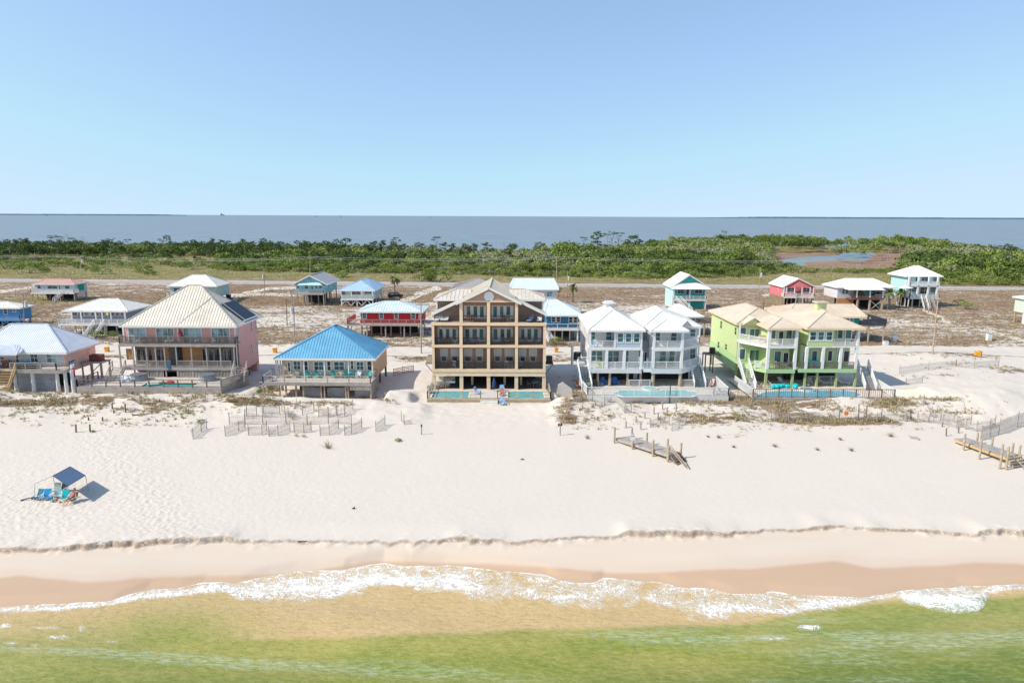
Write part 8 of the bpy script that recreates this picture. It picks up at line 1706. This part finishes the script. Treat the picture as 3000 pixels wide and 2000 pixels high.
# person sitting in a low chair
def person(x, y, z, rz):
    ch_ = chair('low chair carrying the sunbathing person right of the canopy pole', x, y, z, rz, CTAN, None, 'beach')
    J = {'pelvis': (0, .10, .34), 'spine': (0, .20, .60), 'chest': (0, .30, .82), 'neck': (0, .36, .98), 'head0': (0, .36, 1.06), 'head1': (0, .33, 1.20),
         'hipL': (-.10, .08, .34), 'kneeL': (-.16, -.38, .48), 'ankL': (-.20, -.72, .08), 'toeL': (-.22, -.88, .08), 'hipR': (.10, .08, .34), 'kneeR': (.15, -.36, .44), 'ankR': (.12, -.78, .07), 'toeR': (.12, -.94, .09),
         'shL': (-.19, .30, .86), 'elL': (-.32, .16, .62), 'wrL': (-.30, -.06, .54), 'haL': (-.29, -.15, .53), 'shR': (.19, .30, .86), 'elR': (.32, .18, .62), 'wrR': (.30, -.05, .54), 'haR': (.29, -.14, .53)}
    E = [('pelvis', 'spine'), ('spine', 'chest'), ('chest', 'neck'), ('neck', 'head0'), ('head0', 'head1'), ('pelvis', 'hipL'), ('hipL', 'kneeL'), ('kneeL', 'ankL'), ('ankL', 'toeL'), ('pelvis', 'hipR'), ('hipR', 'kneeR'), ('kneeR', 'ankR'), ('ankR', 'toeR'), ('chest', 'shL'), ('shL', 'elL'), ('elL', 'wrL'), ('wrL', 'haL'), ('chest', 'shR'), ('shR', 'elR'), ('elR', 'wrR'), ('wrR', 'haR')]
    rad = dict(pelvis=.14, spine=.125, chest=.14, neck=.055, head0=.085, head1=.10, hipL=.095, hipR=.095, kneeL=.06, kneeR=.06, ankL=.038, ankR=.038, toeL=.03, toeR=.03, shL=.06, shR=.06, elL=.042, elR=.042, wrL=.028, wrR=.028, haL=.035, haR=.035)
    J = dict(J); E = list(E)
    for sd, sg in (('L', -1), ('R', 1)):          # five fingers each, curled over the armrests
        hx, hy, hz = J['ha'+sd]
        for i, (dx, ln) in enumerate(((-.028, .065), (-.010, .078), (.010, .074), (.027, .060))):
            J['f%s%d' % (sd, i)] = (hx+dx, hy-ln*.7, hz+.005); J['g%s%d' % (sd, i)] = (hx+dx, hy-ln, hz-.03); E += [('ha'+sd, 'f%s%d' % (sd, i)), ('f%s%d' % (sd, i), 'g%s%d' % (sd, i))]; rad['f%s%d' % (sd, i)] = .010; rad['g%s%d' % (sd, i)] = .008
        J['t'+sd] = (hx-sg*.05, hy-.02, hz-.01); E.append(('ha'+sd, 't'+sd)); rad['t'+sd] = .011
    nm = list(J); me = bpy.data.meshes.new('person'); me.from_pydata([J[k] for k in nm], [(nm.index(a), nm.index(b)) for a, b in E], [])
    SK = paint('tanned_skin', (.55, .27, .17), .55, .06); me.materials.append(SK)
    o = bpy.data.objects.new('person', me); COL.objects.link(o); o.location = (x, y, z); o.rotation_euler = (0, 0, rz)
    sk = o.modifiers.new('skin', 'SKIN'); ss_ = o.modifiers.new('sub', 'SUBSURF'); ss_.levels = 1; ss_.render_levels = 2
    for i, k in enumerate(nm): me.skin_vertices[0].data[i].radius = (rad[k], rad[k]*(.85 if k in ('chest', 'spine') else 1)); me.skin_vertices[0].data[i].use_root = (k == 'pelvis')
    tag(o, 'person in red and white top and black shorts sunbathing in a low chair', 'person')
    hr = MB().ell((0, .38, 1.22), (.105, .105, .11), 12, 8).build('hair', cpaint('straw_hair', (.42, .24, .14)), o, True, abs_=False); 
    f = MB().ell((0, .245, 1.14), (.016, .03, .025), 6, 5); f.build('nose', SK, o, True, abs_=False)
    for sg in (-1, 1): MB().ell((sg*.035, .25, 1.17), (.014, .012, .01), 6, 4).build('eye', BLACKM, o, abs_=False); MB().ell((sg*.10, .33, 1.15), (.015, .03, .035), 6, 5).build('ear', SK, o, True, abs_=False)
    MB().box(-.025, .025, .243, .255, 1.095, 1.103).build('mouth', CRD, o, abs_=False)
    tb = MB().tube((0, .17, .50), (0, .31, .88), .165, .175, 12); tb.build('top', paint('red_white_top', (.72, .22, .24), .8, .5, 12), o, True, abs_=False)
    sb = MB().tube((0, .17, .52), (0, .04, .33), .165, .17, 12).tube((-.10, .08, .35), (-.14, -.2, .43), .11, .09, 10).tube((.10, .08, .35), (.13, -.18, .41), .11, .09, 10); sb.build('shorts', BLACKM, o, True, abs_=False)
x, y, z = gp(212, 1472); person(x, y, z, -.35)
